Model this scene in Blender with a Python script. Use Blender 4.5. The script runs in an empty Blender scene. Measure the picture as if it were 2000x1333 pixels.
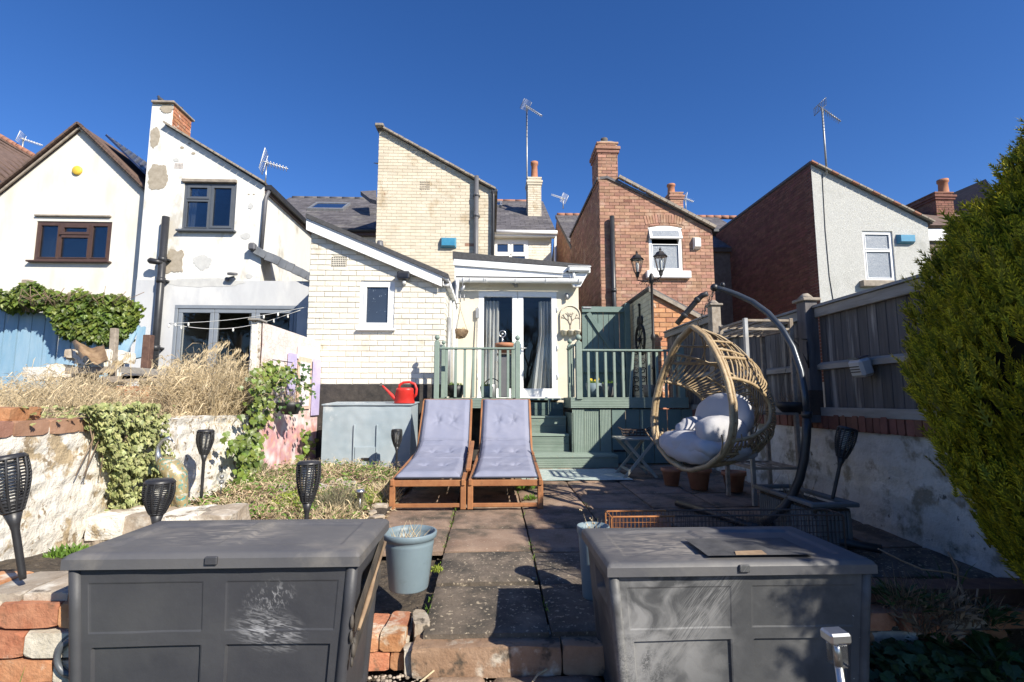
import bpy, math, random
from mathutils import Vector, Matrix, Euler, noise as mnoise

# ------------------------------------------------------------------ camera, light, exposure
SC = bpy.context.scene
COL = SC.collection
FPX, PCX, PCY = 1000.0, 1000.0, 666.5
PITCH, YAW = math.radians(6.59), math.radians(-2.29)
cam_d = bpy.data.cameras.new('camera')
cam = bpy.data.objects.new('camera', cam_d)
COL.objects.link(cam)
cam.location = (0, 0, 0)
cam.rotation_euler = (math.radians(90) + PITCH, 0, YAW)
cam_d.sensor_width = 36.0
cam_d.lens = 18.0
cam_d.clip_start = 0.05
cam_d.clip_end = 3000
SC.camera = cam

SUN_DIR = Vector((-0.40, 0.44, -0.42)).normalized()
world = bpy.data.worlds.new('World')
SC.world = world
world.use_nodes = True
wn = world.node_tree
wn.nodes.clear()
wo = wn.nodes.new('ShaderNodeOutputWorld')
bg = wn.nodes.new('ShaderNodeBackground')
sky = wn.nodes.new('ShaderNodeTexSky')
sky.sky_type = 'NISHITA'
sky.sun_disc = False
sky.sun_elevation = math.asin(-SUN_DIR.z)
sky.sun_rotation = math.atan2(-SUN_DIR.x, -SUN_DIR.y)
sky.altitude = 1800
sky.air_density = 1.0
sky.dust_density = 0.7
sky.ozone_density = 3.5
bg.inputs['Strength'].default_value = 0.096
hsv = wn.nodes.new('ShaderNodeHueSaturation'); hsv.inputs['Saturation'].default_value = 1.24; hsv.inputs['Hue'].default_value = .511
wn.links.new(sky.outputs[0], hsv.inputs['Color'])
wn.links.new(hsv.outputs[0], bg.inputs['Color'])
wn.links.new(bg.outputs[0], wo.inputs['Surface'])
sun_d = bpy.data.lights.new('sun', 'SUN')
sun_d.energy = 4.5
sun_d.angle = math.radians(0.5)
sun_d.color = (1.0, 0.93, 0.80)
sun = bpy.data.objects.new('sun', sun_d)
COL.objects.link(sun)
sun.location = (8, -8, 12)
sun.rotation_euler = SUN_DIR.to_track_quat('-Z', 'Y').to_euler()
SC.view_settings.view_transform = 'Standard'
SC.view_settings.look = 'None'
SC.view_settings.exposure = 0.86
SC.view_settings.gamma = 1
SC.view_settings.use_curve_mapping = False
SC.render.engine = 'CYCLES'
try:
    SC.cycles.max_bounces = 6
    SC.cycles.transparent_max_bounces = 12
except Exception:
    pass

# ------------------------------------------------------------------ measuring helpers
RM = Euler((math.radians(90) + PITCH, 0, YAW)).to_matrix()
def ray(px, py):
    return RM @ Vector(((px - PCX) / FPX, -(py - PCY) / FPX, -1.0))
def PY(px, py, Y):
    r = ray(px, py); return r * (Y / r.y)
def PX(px, py, X):
    r = ray(px, py); return r * (X / r.x)
def PZ(px, py, Z):
    r = ray(px, py); return r * (Z / r.z)
def gz(y):                                   # level of the patio, gently falling towards the camera
    t = max(0.0, (7 - y) / 4.5)
    return -0.91 - 0.13 * t * t
LOW = -1.20                                  # level of the lower path
def PG(px, py):
    p = PZ(px, py, -0.95)
    for _ in range(6): p = PZ(px, py, gz(p.y))
    return p

# ------------------------------------------------------------------ mesh builder
class MB:
    def __init__(s):
        s.v = []; s.f = []; s.r = []; s.sm = []; s.m = []; s.cr = 0.5; s.cm = 0; s.cs = False
    def face(s, idx):
        s.f.append(tuple(idx)); s.r.append(s.cr); s.sm.append(s.cs); s.m.append(s.cm)
    def poly(s, pts):
        b = len(s.v); s.v += [Vector(p) for p in pts]; s.face(range(b, b + len(pts)))
    def hexa(s, a, b):                       # a, b: 4 points each, bottom and top ring
        i = len(s.v); s.v += [Vector(p) for p in list(a) + list(b)]
        for q in ((3,2,1,0), (4,5,6,7), (0,1,5,4), (1,2,6,5), (2,3,7,6), (3,0,4,7)):
            s.face([i + k for k in q])
    def box(s, c, size, rot=None, taper=1.0):
        c = Vector(c); hx, hy, hz = size[0]/2, size[1]/2, size[2]/2
        lo = [Vector((x*hx, y*hy, -hz)) for x, y in ((-1,-1),(1,-1),(1,1),(-1,1))]
        hi = [Vector((x*hx*taper, y*hy*taper, hz)) for x, y in ((-1,-1),(1,-1),(1,1),(-1,1))]
        if rot is not None:
            R = rot if isinstance(rot, Matrix) else Euler(rot).to_matrix()
            lo = [R @ p for p in lo]; hi = [R @ p for p in hi]
        s.hexa([c + p for p in lo], [c + p for p in hi])
    def cbox(s, c, size, rot=None, ch=0.006):  # chamfered box
        c = Vector(c); hx, hy, hz = size[0]/2, size[1]/2, size[2]/2
        ch = min(ch, hx*.45, hy*.45, hz*.45)
        R = None
        if rot is not None: R = rot if isinstance(rot, Matrix) else Euler(rot).to_matrix()
        i = len(s.v); idx = {}
        for sx in (-1, 1):
            for sy in (-1, 1):
                for sz in (-1, 1):
                    for k in range(3):
                        p = Vector((sx*(hx-(0 if k == 0 else ch)), sy*(hy-(0 if k == 1 else ch)), sz*(hz-(0 if k == 2 else ch))))
                        if R: p = R @ p
                        idx[(sx, sy, sz, k)] = len(s.v); s.v.append(c + p)
        def F(*a): s.face([idx[q] for q in a])
        for sg in (-1, 1):
            a = [(sg,-1,-1,0),(sg,1,-1,0),(sg,1,1,0),(sg,-1,1,0)]
            b = [(-1,sg,-1,1),(1,sg,-1,1),(1,sg,1,1),(-1,sg,1,1)]
            d = [(-1,-1,sg,2),(1,-1,sg,2),(1,1,sg,2),(-1,1,sg,2)]
            F(*(a if sg > 0 else a[::-1])); F(*(b[::-1] if sg > 0 else b)); F(*(d if sg > 0 else d[::-1]))
        for s1 in (-1, 1):
            for s2 in (-1, 1):
                q = [(s1,s2,-1,0),(s1,s2,-1,1),(s1,s2,1,1),(s1,s2,1,0)]; F(*(q if s1*s2 < 0 else q[::-1]))
                q = [(s1,-1,s2,0),(s1,1,s2,0),(s1,1,s2,2),(s1,-1,s2,2)]; F(*(q if s1*s2 < 0 else q[::-1]))
                q = [(-1,s1,s2,1),(1,s1,s2,1),(1,s1,s2,2),(-1,s1,s2,2)]; F(*(q[::-1] if s1*s2 < 0 else q))
        for sx in (-1, 1):
            for sy in (-1, 1):
                for sz in (-1, 1):
                    q = [(sx,sy,sz,0),(sx,sy,sz,1),(sx,sy,sz,2)]; F(*(q if sx*sy*sz > 0 else q[::-1]))
    def beam(s, p0, p1, w, h, up=(0,0,1), ch=0.0):
        p0 = Vector(p0); p1 = Vector(p1); d = (p1 - p0); L = d.length
        if L < 1e-6: return
        z = d / L; up = Vector(up)
        if abs(z.dot(up)) > .98: up = Vector((0, 1, 0))
        x = up.cross(z).normalized(); y = z.cross(x)
        R = Matrix((x, y, z)).transposed()
        (s.cbox((p0+p1)/2, (w, h, L), R, ch) if ch else s.box((p0+p1)/2, (w, h, L), R))
    def tube(s, pts, r, n=8, cap=True, closed=False):
        pts = [Vector(p) for p in pts]; N = len(pts)
        rr = r if isinstance(r, (list, tuple)) else [r]*N
        base = len(s.v); up = None; old = s.cs; s.cs = True
        for i, p in enumerate(pts):
            if closed: d = pts[(i+1) % N] - pts[i-1]
            else: d = pts[min(i+1, N-1)] - pts[max(i-1, 0)]
            if d.length < 1e-9: d = Vector((0,0,1))
            d.normalize()
            if up is None:
                up = Vector((0,0,1)) if abs(d.z) < .9 else Vector((1,0,0))
            x = up - d*up.dot(d)
            if x.length < 1e-6: x = d.orthogonal()
            x.normalize(); y = d.cross(x); up = x
            for k in range(n):
                a = 2*math.pi*k/n
                s.v.append(p + (x*math.cos(a) + y*math.sin(a))*rr[i])
        M = N if closed else N-1
        for i in range(M):
            j = (i+1) % N
            for k in range(n):
                k2 = (k+1) % n
                s.face((base+i*n+k, base+i*n+k2, base+j*n+k2, base+j*n+k))
        s.cs = old
        if cap and not closed:
            s.face([base+k for k in range(n)][::-1]); s.face([base+(N-1)*n+k for k in range(n)])
    def lathe(s, prof, c=(0,0,0), n=20, rot=None, sx=1, sy=1, smooth=True):
        c = Vector(c); base = len(s.v); old = s.cs; s.cs = smooth
        R = None
        if rot is not None: R = rot if isinstance(rot, Matrix) else Euler(rot).to_matrix()
        for (r, z) in prof:
            for k in range(n):
                a = 2*math.pi*k/n
                p = Vector((r*math.cos(a)*sx, r*math.sin(a)*sy, z))
                s.v.append(c + (R @ p if R else p))
        for i in range(len(prof)-1):
            for k in range(n):
                k2 = (k+1) % n
                s.face((base+i*n+k, base+i*n+k2, base+(i+1)*n+k2, base+(i+1)*n+k))
        if prof[0][0] > 1e-4: s.face([base+k for k in range(n)][::-1])
        if prof[-1][0] > 1e-4: s.face([base+(len(prof)-1)*n+k for k in range(n)])
        s.cs = old
    def ball(s, c, r, n=12, sx=1, sy=1, sz=1, rot=None):
        m = max(4, n//2)
        s.lathe([(max(r*math.sin(math.pi*i/m), 1e-5), -r*sz*math.cos(math.pi*i/m)) for i in range(m+1)], c, n, rot, sx, sy)
    def prism(s, pts, d):                    # pts: planar loop of world points, d: extrusion vector
        pts = [Vector(p) for p in pts]; d = Vector(d); n = len(pts); b = len(s.v)
        nor = Vector((0,0,0))
        for i in range(n): nor += pts[i].cross(pts[(i+1) % n])
        if nor.dot(d) > 0: pts = pts[::-1]
        s.v += pts + [p + d for p in pts]
        s.face(range(b, b+n)); s.face([b+n+i for i in range(n)][::-1])
        for i in range(n):
            j = (i+1) % n; s.face((b+j, b+i, b+n+i, b+n+j))
    def grid(s, fn, nu, nv, smooth=True, closed_u=False):
        b = len(s.v); old = s.cs; s.cs = smooth
        for j in range(nv+1):
            for i in range(nu + (0 if closed_u else 1)):
                s.v.append(Vector(fn(i/nu, j/nv)))
        w = nu if closed_u else nu+1
        for j in range(nv):
            for i in range(nu):
                i2 = (i+1) % w
                s.face((b+j*w+i, b+j*w+i2, b+(j+1)*w+i2, b+(j+1)*w+i))
        s.cs = old
    def mesh(s, name, mats, org=Vector((0,0,0))):
        me = bpy.data.meshes.new(name)
        me.from_pydata([tuple(p - org) for p in s.v], [], s.f)
        for m in (mats if isinstance(mats, (list, tuple)) else [mats]): me.materials.append(m)
        n = len(me.polygons)
        if n == len(s.r):
            a = me.attributes.new('rnd', 'FLOAT', 'FACE'); a.data.foreach_set('value', s.r)
            me.polygons.foreach_set('use_smooth', s.sm); me.polygons.foreach_set('material_index', s.m)
        me.update()
        return me
    def build(s, name, mats, parent=None, origin=None):
        if not s.v: return None
        if origin is None:
            xs = [p.x for p in s.v]; ys = [p.y for p in s.v]; zs = [p.z for p in s.v]
            origin = Vector(((min(xs)+max(xs))/2, (min(ys)+max(ys))/2, min(zs)))
        origin = Vector(origin)
        o = bpy.data.objects.new(name, s.mesh(name, mats, origin))
        COL.objects.link(o)
        put(o, parent, origin)
        return o
WORG = {}
def put(o, parent, origin):
    WORG[o.name] = Vector(origin)
    if parent is not None:
        o.parent = parent; o.location = Vector(origin) - WORG[parent.name]
    else: o.location = origin
def empty(name, loc, label, cat, group=None):
    o = bpy.data.objects.new(name, None); COL.objects.link(o); o.location = loc
    o.empty_display_size = 0.1
    WORG[o.name] = Vector(loc)
    return tag(o, label, cat, group)
def tag(o, label, cat=None, group=None):
    o['label'] = label
    if cat: o['category'] = cat
    if group: o['group'] = group
    return o
def struct(o): o['kind'] = 'structure'; return o
def stuff(o): o['kind'] = 'stuff'; return o
KIDS = {}
def copy_thing(o, loc=None, rot=None, parent=None, label=None):
    c = o.copy(); COL.objects.link(c)
    if parent is not None: c.parent = parent
    if loc is not None: c.location = loc
    if rot is not None: c.rotation_euler = rot
    if label: c['label'] = label
    WORG[c.name] = Vector(c.location)
    for ch in list(o.children): copy_thing(ch, parent=c)
    return c
RND = random.Random(11)
def U(a, b): return RND.uniform(a, b)

# ------------------------------------------------------------------ materials
def _n(nt, t, **kw):
    n = nt.nodes.new(t)
    for k, v in kw.items(): setattr(n, k, v)
    return n
def rgba(c): return (c[0], c[1], c[2], 1)
def mk(name, c1, c2=None, scale=6, detail=6, rough=.8, r2=None, metal=0, bump=0, bscale=40, c3=None, s3=2.0, t3=.6, w3=.05,
       rv=0.0, stretch=(1,1,1), spec=.5, hv=0.0, c4=None, s4=30, t4=.7, w4=.02, coat=0, trans=0, orv=0.0, alpha=None, lo=.35, hi=.65, bdist=.01):
    m = bpy.data.materials.new(name); m.use_nodes = True
    nt = m.node_tree; L = nt.links.new
    b = nt.nodes['Principled BSDF']
    geo = _n(nt, 'ShaderNodeNewGeometry')
    mp = _n(nt, 'ShaderNodeMapping'); mp.inputs['Scale'].default_value = stretch
    L(geo.outputs['Position'], mp.inputs['Vector'])
    vec = mp.outputs[0]
    def noise(sc, det=6, off=0):
        n = _n(nt, 'ShaderNodeTexNoise'); n.inputs['Scale'].default_value = sc; n.inputs['Detail'].default_value = det
        n.inputs['Roughness'].default_value = .62
        if off:
            a = _n(nt, 'ShaderNodeVectorMath'); a.operation = 'ADD'; a.inputs[1].default_value = (off, off*1.7, off*.6)
            L(vec, a.inputs[0]); L(a.outputs[0], n.inputs['Vector'])
        else: L(vec, n.inputs['Vector'])
        return n.outputs['Fac']
    def rng(src, a, bb):
        r = _n(nt, 'ShaderNodeMapRange'); r.inputs[1].default_value = a; r.inputs[2].default_value = bb
        L(src, r.inputs[0]); return r.outputs[0]
    def mix(fac, A, B):
        x = _n(nt, 'ShaderNodeMix'); x.data_type = 'RGBA'
        if isinstance(fac, float): x.inputs[0].default_value = fac
        else: L(fac, x.inputs[0])
        for sock, val in ((x.inputs[6], A), (x.inputs[7], B)):
            if isinstance(val, tuple): sock.default_value = rgba(val)
            else: L(val, sock)
        return x.outputs[2]
    col = tuple(c1)
    if c2 is not None:
        f = noise(scale, detail)
        col = mix(rng(f, lo, hi), tuple(c1), tuple(c2))
    if c3 is not None: col = mix(rng(noise(s3, 8, 3.3), t3-w3, t3+w3), col, tuple(c3))
    if c4 is not None: col = mix(rng(noise(s4, 4, 7.7), t4-w4, t4+w4), col, tuple(c4))
    if rv or orv or hv:
        at = _n(nt, 'ShaderNodeAttribute', attribute_name='rnd')
        hs = _n(nt, 'ShaderNodeHueSaturation')
        if isinstance(col, tuple): hs.inputs['Color'].default_value = rgba(col)
        else: L(col, hs.inputs['Color'])
        r = _n(nt, 'ShaderNodeMapRange'); r.inputs[3].default_value = 1-rv; r.inputs[4].default_value = 1+rv
        L(at.outputs['Fac'], r.inputs[0])
        val = r.outputs[0]
        if orv:
            oi = _n(nt, 'ShaderNodeObjectInfo')
            r2_ = _n(nt, 'ShaderNodeMapRange'); r2_.inputs[3].default_value = 1-orv; r2_.inputs[4].default_value = 1+orv
            L(oi.outputs['Random'], r2_.inputs[0])
            mm = _n(nt, 'ShaderNodeMath'); mm.operation = 'MULTIPLY'; L(val, mm.inputs[0]); L(r2_.outputs[0], mm.inputs[1]); val = mm.outputs[0]
        L(val, hs.inputs['Value'])
        if hv:
            w = _n(nt, 'ShaderNodeMath'); w.operation = 'MULTIPLY'; w.inputs[1].default_value = 7.13; L(at.outputs['Fac'], w.inputs[0])
            w2 = _n(nt, 'ShaderNodeMath'); w2.operation = 'FRACT'; L(w.outputs[0], w2.inputs[0])
            r3 = _n(nt, 'ShaderNodeMapRange'); r3.inputs[3].default_value = .5-hv; r3.inputs[4].default_value = .5+hv
            L(w2.outputs[0], r3.inputs[0]); L(r3.outputs[0], hs.inputs['Hue'])
        col = hs.outputs[0]
    if isinstance(col, tuple): b.inputs['Base Color'].default_value = rgba(col)
    else: L(col, b.inputs['Base Color'])
    if r2 is not None:
        r = _n(nt, 'ShaderNodeMapRange'); r.inputs[1].default_value = .3; r.inputs[2].default_value = .7
        r.inputs[3].default_value = rough; r.inputs[4].default_value = r2
        L(noise(scale*1.3, 5, 1.9), r.inputs[0]); L(r.outputs[0], b.inputs['Roughness'])
    else: b.inputs['Roughness'].default_value = rough
    b.inputs['Metallic'].default_value = metal
    b.inputs['Specular IOR Level'].default_value = spec
    if coat: b.inputs['Coat Weight'].default_value = coat
    if trans:                                # light through a leaf
        tr = _n(nt, 'ShaderNodeBsdfTranslucent'); ms = _n(nt, 'ShaderNodeMixShader'); ms.inputs[0].default_value = trans
        if isinstance(col, tuple): tr.inputs[0].default_value = rgba(col)
        else: L(col, tr.inputs[0])
        out = nt.nodes['Material Output']
        L(b.outputs[0], ms.inputs[1]); L(tr.outputs[0], ms.inputs[2]); L(ms.outputs[0], out.inputs['Surface'])
    if bump:
        bp = _n(nt, 'ShaderNodeBump'); bp.inputs['Strength'].default_value = bump; bp.inputs['Distance'].default_value = bdist
        L(noise(bscale, 6, 5.1), bp.inputs['Height']); L(bp.outputs[0], b.inputs['Normal'])
    return m
def glass(name, tint=(1,1,1), refl=1.0):
    m = bpy.data.materials.new(name); m.use_nodes = True; nt = m.node_tree; L = nt.links.new
    nt.nodes.remove(nt.nodes['Principled BSDF'])
    t = _n(nt, 'ShaderNodeBsdfTransparent'); t.inputs[0].default_value = rgba(tint)
    g = _n(nt, 'ShaderNodeBsdfGlossy'); g.inputs['Roughness'].default_value = .015
    fr = _n(nt, 'ShaderNodeFresnel'); fr.inputs[0].default_value = 1.7
    mu = _n(nt, 'ShaderNodeMath'); mu.operation = 'MULTIPLY'; mu.inputs[1].default_value = refl; mu.use_clamp = True
    L(fr.outputs[0], mu.inputs[0])
    ms = _n(nt, 'ShaderNodeMixShader'); L(mu.outputs[0], ms.inputs[0]); L(t.outputs[0], ms.inputs[1]); L(g.outputs[0], ms.inputs[2])
    L(ms.outputs[0], nt.nodes['Material Output'].inputs['Surface'])
    return m

M = {}
M['door_render'] = mk('door_render', (.60,.545,.44), (.66,.605,.50), 2.2, rough=.9, bump=.2, bscale=50, c3=(.48,.41,.30), s3=2.6, t3=.66, w3=.08)
M['cream_render'] = mk('cream_render', (.66,.635,.565), (.72,.69,.62), 1.2, stretch=(1,1,.35), rough=.9, bump=.15, bscale=60, c3=(.55,.52,.44), s3=1.6, t3=.63, w3=.10)
M['white_render'] = mk('white_render', (.66,.65,.61), (.74,.73,.69), 1.5, stretch=(1,1,.5), rough=.9, bump=.25, bscale=30, c3=(.50,.47,.41), s3=2.2, t3=.61, w3=.05, c4=(.34,.29,.22), s4=3.5, t4=.74, w4=.015)
M['grey_render'] = mk('grey_render', (.46,.47,.49), (.54,.55,.56), 2.5, stretch=(1,1,.4), rough=.9, bump=.15, bscale=40, c3=(.62,.62,.61), s3=2, t3=.6, w3=.1)
M['bare_patch'] = mk('bare_patch', (.30,.26,.20), (.40,.35,.28), 12, rough=.95, bump=.4, bscale=60)
M['grey_patch'] = mk('grey_patch', (.46,.46,.45), (.54,.54,.52), 8, rough=.95, bump=.3, bscale=50)
M['roughcast'] = mk('roughcast', (.44,.44,.42), (.56,.56,.53), 45, detail=3, rough=.95, bump=.9, bscale=70, bdist=.02, c3=(.36,.36,.33), s3=1.2, t3=.66, w3=.12)
M['white_brick'] = mk('white_brick', (.65,.61,.525), (.73,.695,.61), 4, rough=.75, bump=.2, bscale=35, rv=.07, c4=(.34,.25,.17), s4=16, t4=.705, w4=.012, c3=(.54,.47,.35), s3=2.6, t3=.63, w3=.06)
M['white_mortar'] = mk('white_mortar', (.54,.50,.42), (.68,.64,.55), 5, rough=.9, bump=.3, bscale=40)
M['yellow_brick'] = mk('yellow_brick', (.58,.505,.385), (.64,.575,.455), 2.5, rough=.85, bump=.3, bscale=35, rv=.08, c3=(.46,.37,.25), s3=2.2, t3=.62, w3=.06, c4=(.34,.20,.13), s4=11, t4=.70, w4=.012)
M['yellow_mortar'] = mk('yellow_mortar', (.51,.44,.33), (.58,.51,.39), 5, rough=.9)
M['red_brick'] = mk('red_brick', (.30,.155,.10), (.39,.22,.15), 9, rough=.85, bump=.35, bscale=45, rv=.22, hv=.012, c3=(.50,.36,.27), s3=2.5, t3=.66, w3=.1)
M['orange_brick'] = mk('orange_brick', (.42,.18,.085), (.52,.26,.14), 9, rough=.85, bump=.35, bscale=45, rv=.2, hv=.012, c4=(.6,.5,.4), s4=14, t4=.66, w4=.04)
M['red_mortar'] = mk('red_mortar', (.36,.27,.20), (.46,.37,.28), 8, rough=.95)
M['dark_brick'] = mk('dark_brick', (.16,.065,.045), (.22,.095,.065), 7, rough=.85, bump=.35, bscale=45, rv=.22, hv=.01)
M['dark_mortar'] = mk('dark_mortar', (.12,.09,.075), (.18,.14,.115), 8, rough=.95)
M['old_brick'] = mk('old_brick', (.37,.15,.07), (.47,.23,.12), 14, rough=.9, bump=.8, bscale=30, rv=.2, hv=.01, c3=(.58,.50,.40), s3=7, t3=.62, w3=.05, c4=(.10,.08,.05), s4=9, t4=.66, w4=.05)
M['old_mortar'] = mk('old_mortar', (.42,.37,.29), (.60,.55,.46), 12, rough=.95, bump=.8, bscale=30)
M['slate'] = mk('slate', (.075,.070,.075), (.125,.115,.12), 9, rough=.7, bump=.2, bscale=50, rv=.22, c3=(.20,.19,.17), s3=1.4, t3=.66, w3=.12)
M['clay_tile'] = mk('clay_tile', (.10,.065,.05), (.17,.11,.085), 8, rough=.85, rv=.2, bump=.3, bscale=40)
M['ridge'] = mk('ridge', (.36,.16,.10), (.25,.13,.09), 6, rough=.85)
M['stone_edge'] = mk('stone_edge', (.36,.31,.25), (.22,.19,.16), 9, rough=.95, bump=.5, bscale=40)
M['felt'] = mk('felt', (.045,.045,.048), (.075,.075,.08), 20, rough=.85, bump=.3, bscale=150)
M['upvc'] = mk('upvc', (.80,.80,.80), (.76,.76,.75), 3, rough=.35, spec=.5)
M['upvc_grey'] = mk('upvc_grey', (.45,.46,.47), rough=.4)
M['anthracite'] = mk('anthracite', (.085,.095,.11), (.10,.11,.125), 4, rough=.4)
M['bifold_grey'] = mk('bifold_grey', (.20,.225,.26), (.23,.255,.29), 4, rough=.4)
M['brown_frame'] = mk('brown_frame', (.065,.035,.028), (.085,.05,.04), 10, rough=.5)
M['black_pipe'] = mk('black_pipe', (.022,.023,.027), (.035,.036,.04), 6, rough=.42)
M['grey_pipe'] = mk('grey_pipe', (.10,.10,.11), (.13,.13,.14), 5, rough=.5)
M['lead'] = mk('lead', (.13,.14,.155), (.19,.20,.215), 5, rough=.55, bump=.4, bscale=12)
M['terracotta'] = mk('terracotta', (.33,.13,.07), (.43,.20,.11), 9, rough=.85, bump=.2, bscale=40)
M['pot_dark'] = mk('pot_dark', (.08,.07,.065), (.14,.12,.1), 9, rough=.8)
M['glass_dark'] = mk('glass_dark', (.012,.016,.024), rough=.04, spec=1.0, coat=.6)
M['glass_navy'] = mk('glass_navy', (.016,.03,.07), rough=.05, spec=.9, coat=.5)
M['glass_frost'] = mk('glass_frost', (.30,.33,.37), (.16,.18,.21), 60, rough=.25, bump=.6, bscale=60)
M['glass_spots'] = mk('glass_spots', (.035,.045,.065), rough=.12, spec=.8, c4=(.34,.40,.46), s4=26, t4=.665, w4=.02)
M['clear_glass'] = glass('clear_glass', (.95,.96,.96), .38)
M['window_glass'] = glass('window_glass', (.80,.84,.88), .9)
M['curtain'] = mk('curtain', (.74,.73,.70), (.66,.65,.62), 5, rough=.9, trans=.2)
M['interior'] = mk('interior', (.10,.095,.09), (.14,.13,.12), 2, rough=.9)
M['solar_cell'] = mk('solar_cell', (.015,.022,.06), (.02,.03,.08), 3, rough=.15, coat=.8)
M['blue_box'] = mk('blue_box', (.03,.19,.33), (.05,.25,.40), 5, rough=.4)
M['yellow_box'] = mk('yellow_box', (.75,.50,.06), rough=.45)
M['white_box'] = mk('white_box', (.78,.77,.72), rough=.4)
M['black'] = mk('black', (.012,.012,.013), rough=.5)
M['black_plastic'] = mk('black_plastic', (.02,.02,.022), (.032,.032,.035), 14, rough=.42, bump=.05, bscale=80)
M['iron'] = mk('iron', (.018,.018,.02), (.035,.03,.028), 20, rough=.5, metal=.3)
M['steel'] = mk('steel', (.55,.56,.57), (.42,.43,.44), 12, rough=.3, metal=.9)
M['dull_steel'] = mk('dull_steel', (.38,.39,.40), (.28,.28,.28), 12, rough=.5, metal=.6)
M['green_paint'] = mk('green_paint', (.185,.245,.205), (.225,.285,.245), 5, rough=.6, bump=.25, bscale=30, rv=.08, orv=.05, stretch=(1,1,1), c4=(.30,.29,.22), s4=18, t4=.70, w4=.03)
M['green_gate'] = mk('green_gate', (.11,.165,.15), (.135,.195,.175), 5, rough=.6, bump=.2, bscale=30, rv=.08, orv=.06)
M['bitumen'] = mk('bitumen', (.022,.02,.019), (.06,.052,.045), 9, rough=.85, bump=.5, bscale=25, c4=(.28,.25,.22), s4=22, t4=.72, w4=.02)
M['metal_sheet'] = mk('metal_sheet', (.27,.33,.37), (.36,.41,.44), 2.2, rough=.5, r2=.65, bump=.08, bscale=6, c3=(.50,.53,.54), s3=3.0, t3=.64, w3=.06, c4=(.12,.22,.30), s4=5, t4=.72, w4=.04)
M['teak'] = mk('teak', (.25,.10,.04), (.34,.155,.065), 7, rough=.55, stretch=(1,1,1), bump=.2, bscale=40, rv=.12, c4=(.2,.09,.04), s4=12, t4=.66, w4=.06)
M['cushion'] = mk('cushion', (.20,.215,.295), (.24,.25,.325), 3, rough=.95, bump=.12, bscale=350, bdist=.003)
M['cushion_edge'] = mk('cushion_edge', (.05,.055,.08), rough=.9)
M['chair_cushion'] = mk('chair_cushion', (.38,.38,.41), (.44,.44,.46), 4, rough=.95, bump=.25, bscale=14, bdist=.02)
M['rattan'] = mk('rattan', (.29,.205,.115), (.43,.325,.19), 16, rough=.5, bump=.3, bscale=60, c4=(.18,.11,.06), s4=22, t4=.66, w4=.05, rv=.12)
M['rattan_dark'] = mk('rattan_dark', (.16,.10,.055), (.28,.19,.11), 16, rough=.6)
M['stand_metal'] = mk('stand_metal', (.05,.06,.075), (.07,.08,.095), 10, rough=.32, metal=.4)
M['box_plastic'] = mk('box_plastic', (.034,.035,.041), (.046,.047,.054), 3, rough=.5, r2=.62, bump=.15, bscale=18, c3=(.058,.059,.063), s3=2.2, t3=.60, w3=.12)
M['box_lid'] = mk('box_lid', (.078,.078,.085), (.105,.103,.105), 3, rough=.48, r2=.62, bump=.12, bscale=20, c3=(.20,.185,.165), s3=3.4, t3=.64, w3=.1)
M['box_dusty'] = mk('box_dusty', (.042,.044,.048), (.066,.068,.071), 4, rough=.55, r2=.7, bump=.15, bscale=18, c3=(.13,.13,.13), s3=3.0, t3=.58, w3=.13, c4=(.42,.42,.4), s4=55, t4=.74, w4=.02)
M['white_scuff'] = mk('white_scuff', (.25,.25,.26), rough=.6)
M['tape'] = mk('tape', (.03,.028,.026), (.09,.075,.06), 12, rough=.7)
M['brown_tear'] = mk('brown_tear', (.30,.21,.13), (.2,.13,.08), 20, rough=.9)
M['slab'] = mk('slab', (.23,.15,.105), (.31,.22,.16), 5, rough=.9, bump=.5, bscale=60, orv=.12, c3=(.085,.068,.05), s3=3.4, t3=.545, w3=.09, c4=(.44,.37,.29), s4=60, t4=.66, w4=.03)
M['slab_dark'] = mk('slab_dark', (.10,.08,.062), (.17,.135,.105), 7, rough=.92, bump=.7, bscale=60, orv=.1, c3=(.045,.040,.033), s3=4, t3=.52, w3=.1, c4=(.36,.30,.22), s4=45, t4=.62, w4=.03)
M['stone'] = mk('stone', (.30,.24,.18), (.42,.36,.29), 9, rough=.92, bump=.7, bscale=35, rv=.15, c3=(.58,.54,.47), s3=7, t3=.60, w3=.06, c4=(.08,.065,.05), s4=10, t4=.66, w4=.04)
M['step_stone'] = mk('step_stone', (.25,.15,.09), (.36,.24,.16), 7, rough=.9, bump=.8, bscale=30, orv=.15, c3=(.55,.50,.42), s3=6, t3=.60, w3=.05, c4=(.07,.055,.04), s4=8, t4=.60, w4=.05)
M['soil'] = mk('soil', (.045,.034,.024), (.11,.085,.06), 14, rough=.98, bump=1.0, bscale=25, bdist=.04, c4=(.22,.18,.13), s4=40, t4=.64, w4=.04)
M['ground'] = mk('ground', (.07,.06,.04), (.06,.075,.03), 1.5, rough=.98, bump=.6, bscale=10)
M['pebble'] = mk('pebble', (.22,.18,.14), (.34,.29,.24), 14, rough=.85, rv=.5, bump=.3, bscale=50)
M['old_white_wall'] = mk('old_white_wall', (.62,.58,.50), (.73,.70,.64), 7, rough=.92, bump=.8, bscale=14, bdist=.03, c3=(.42,.33,.21), s3=5.0, t3=.60, w3=.03, c4=(.26,.20,.13), s4=13, t4=.61, w4=.03)
M['right_wall'] = mk('right_wall', (.56,.53,.46), (.70,.67,.60), 5, rough=.92, bump=.7, bscale=12, bdist=.03, c3=(.28,.25,.19), s3=4.0, t3=.57, w3=.05, c4=(.16,.14,.11), s4=8, t4=.68, w4=.03)
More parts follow.
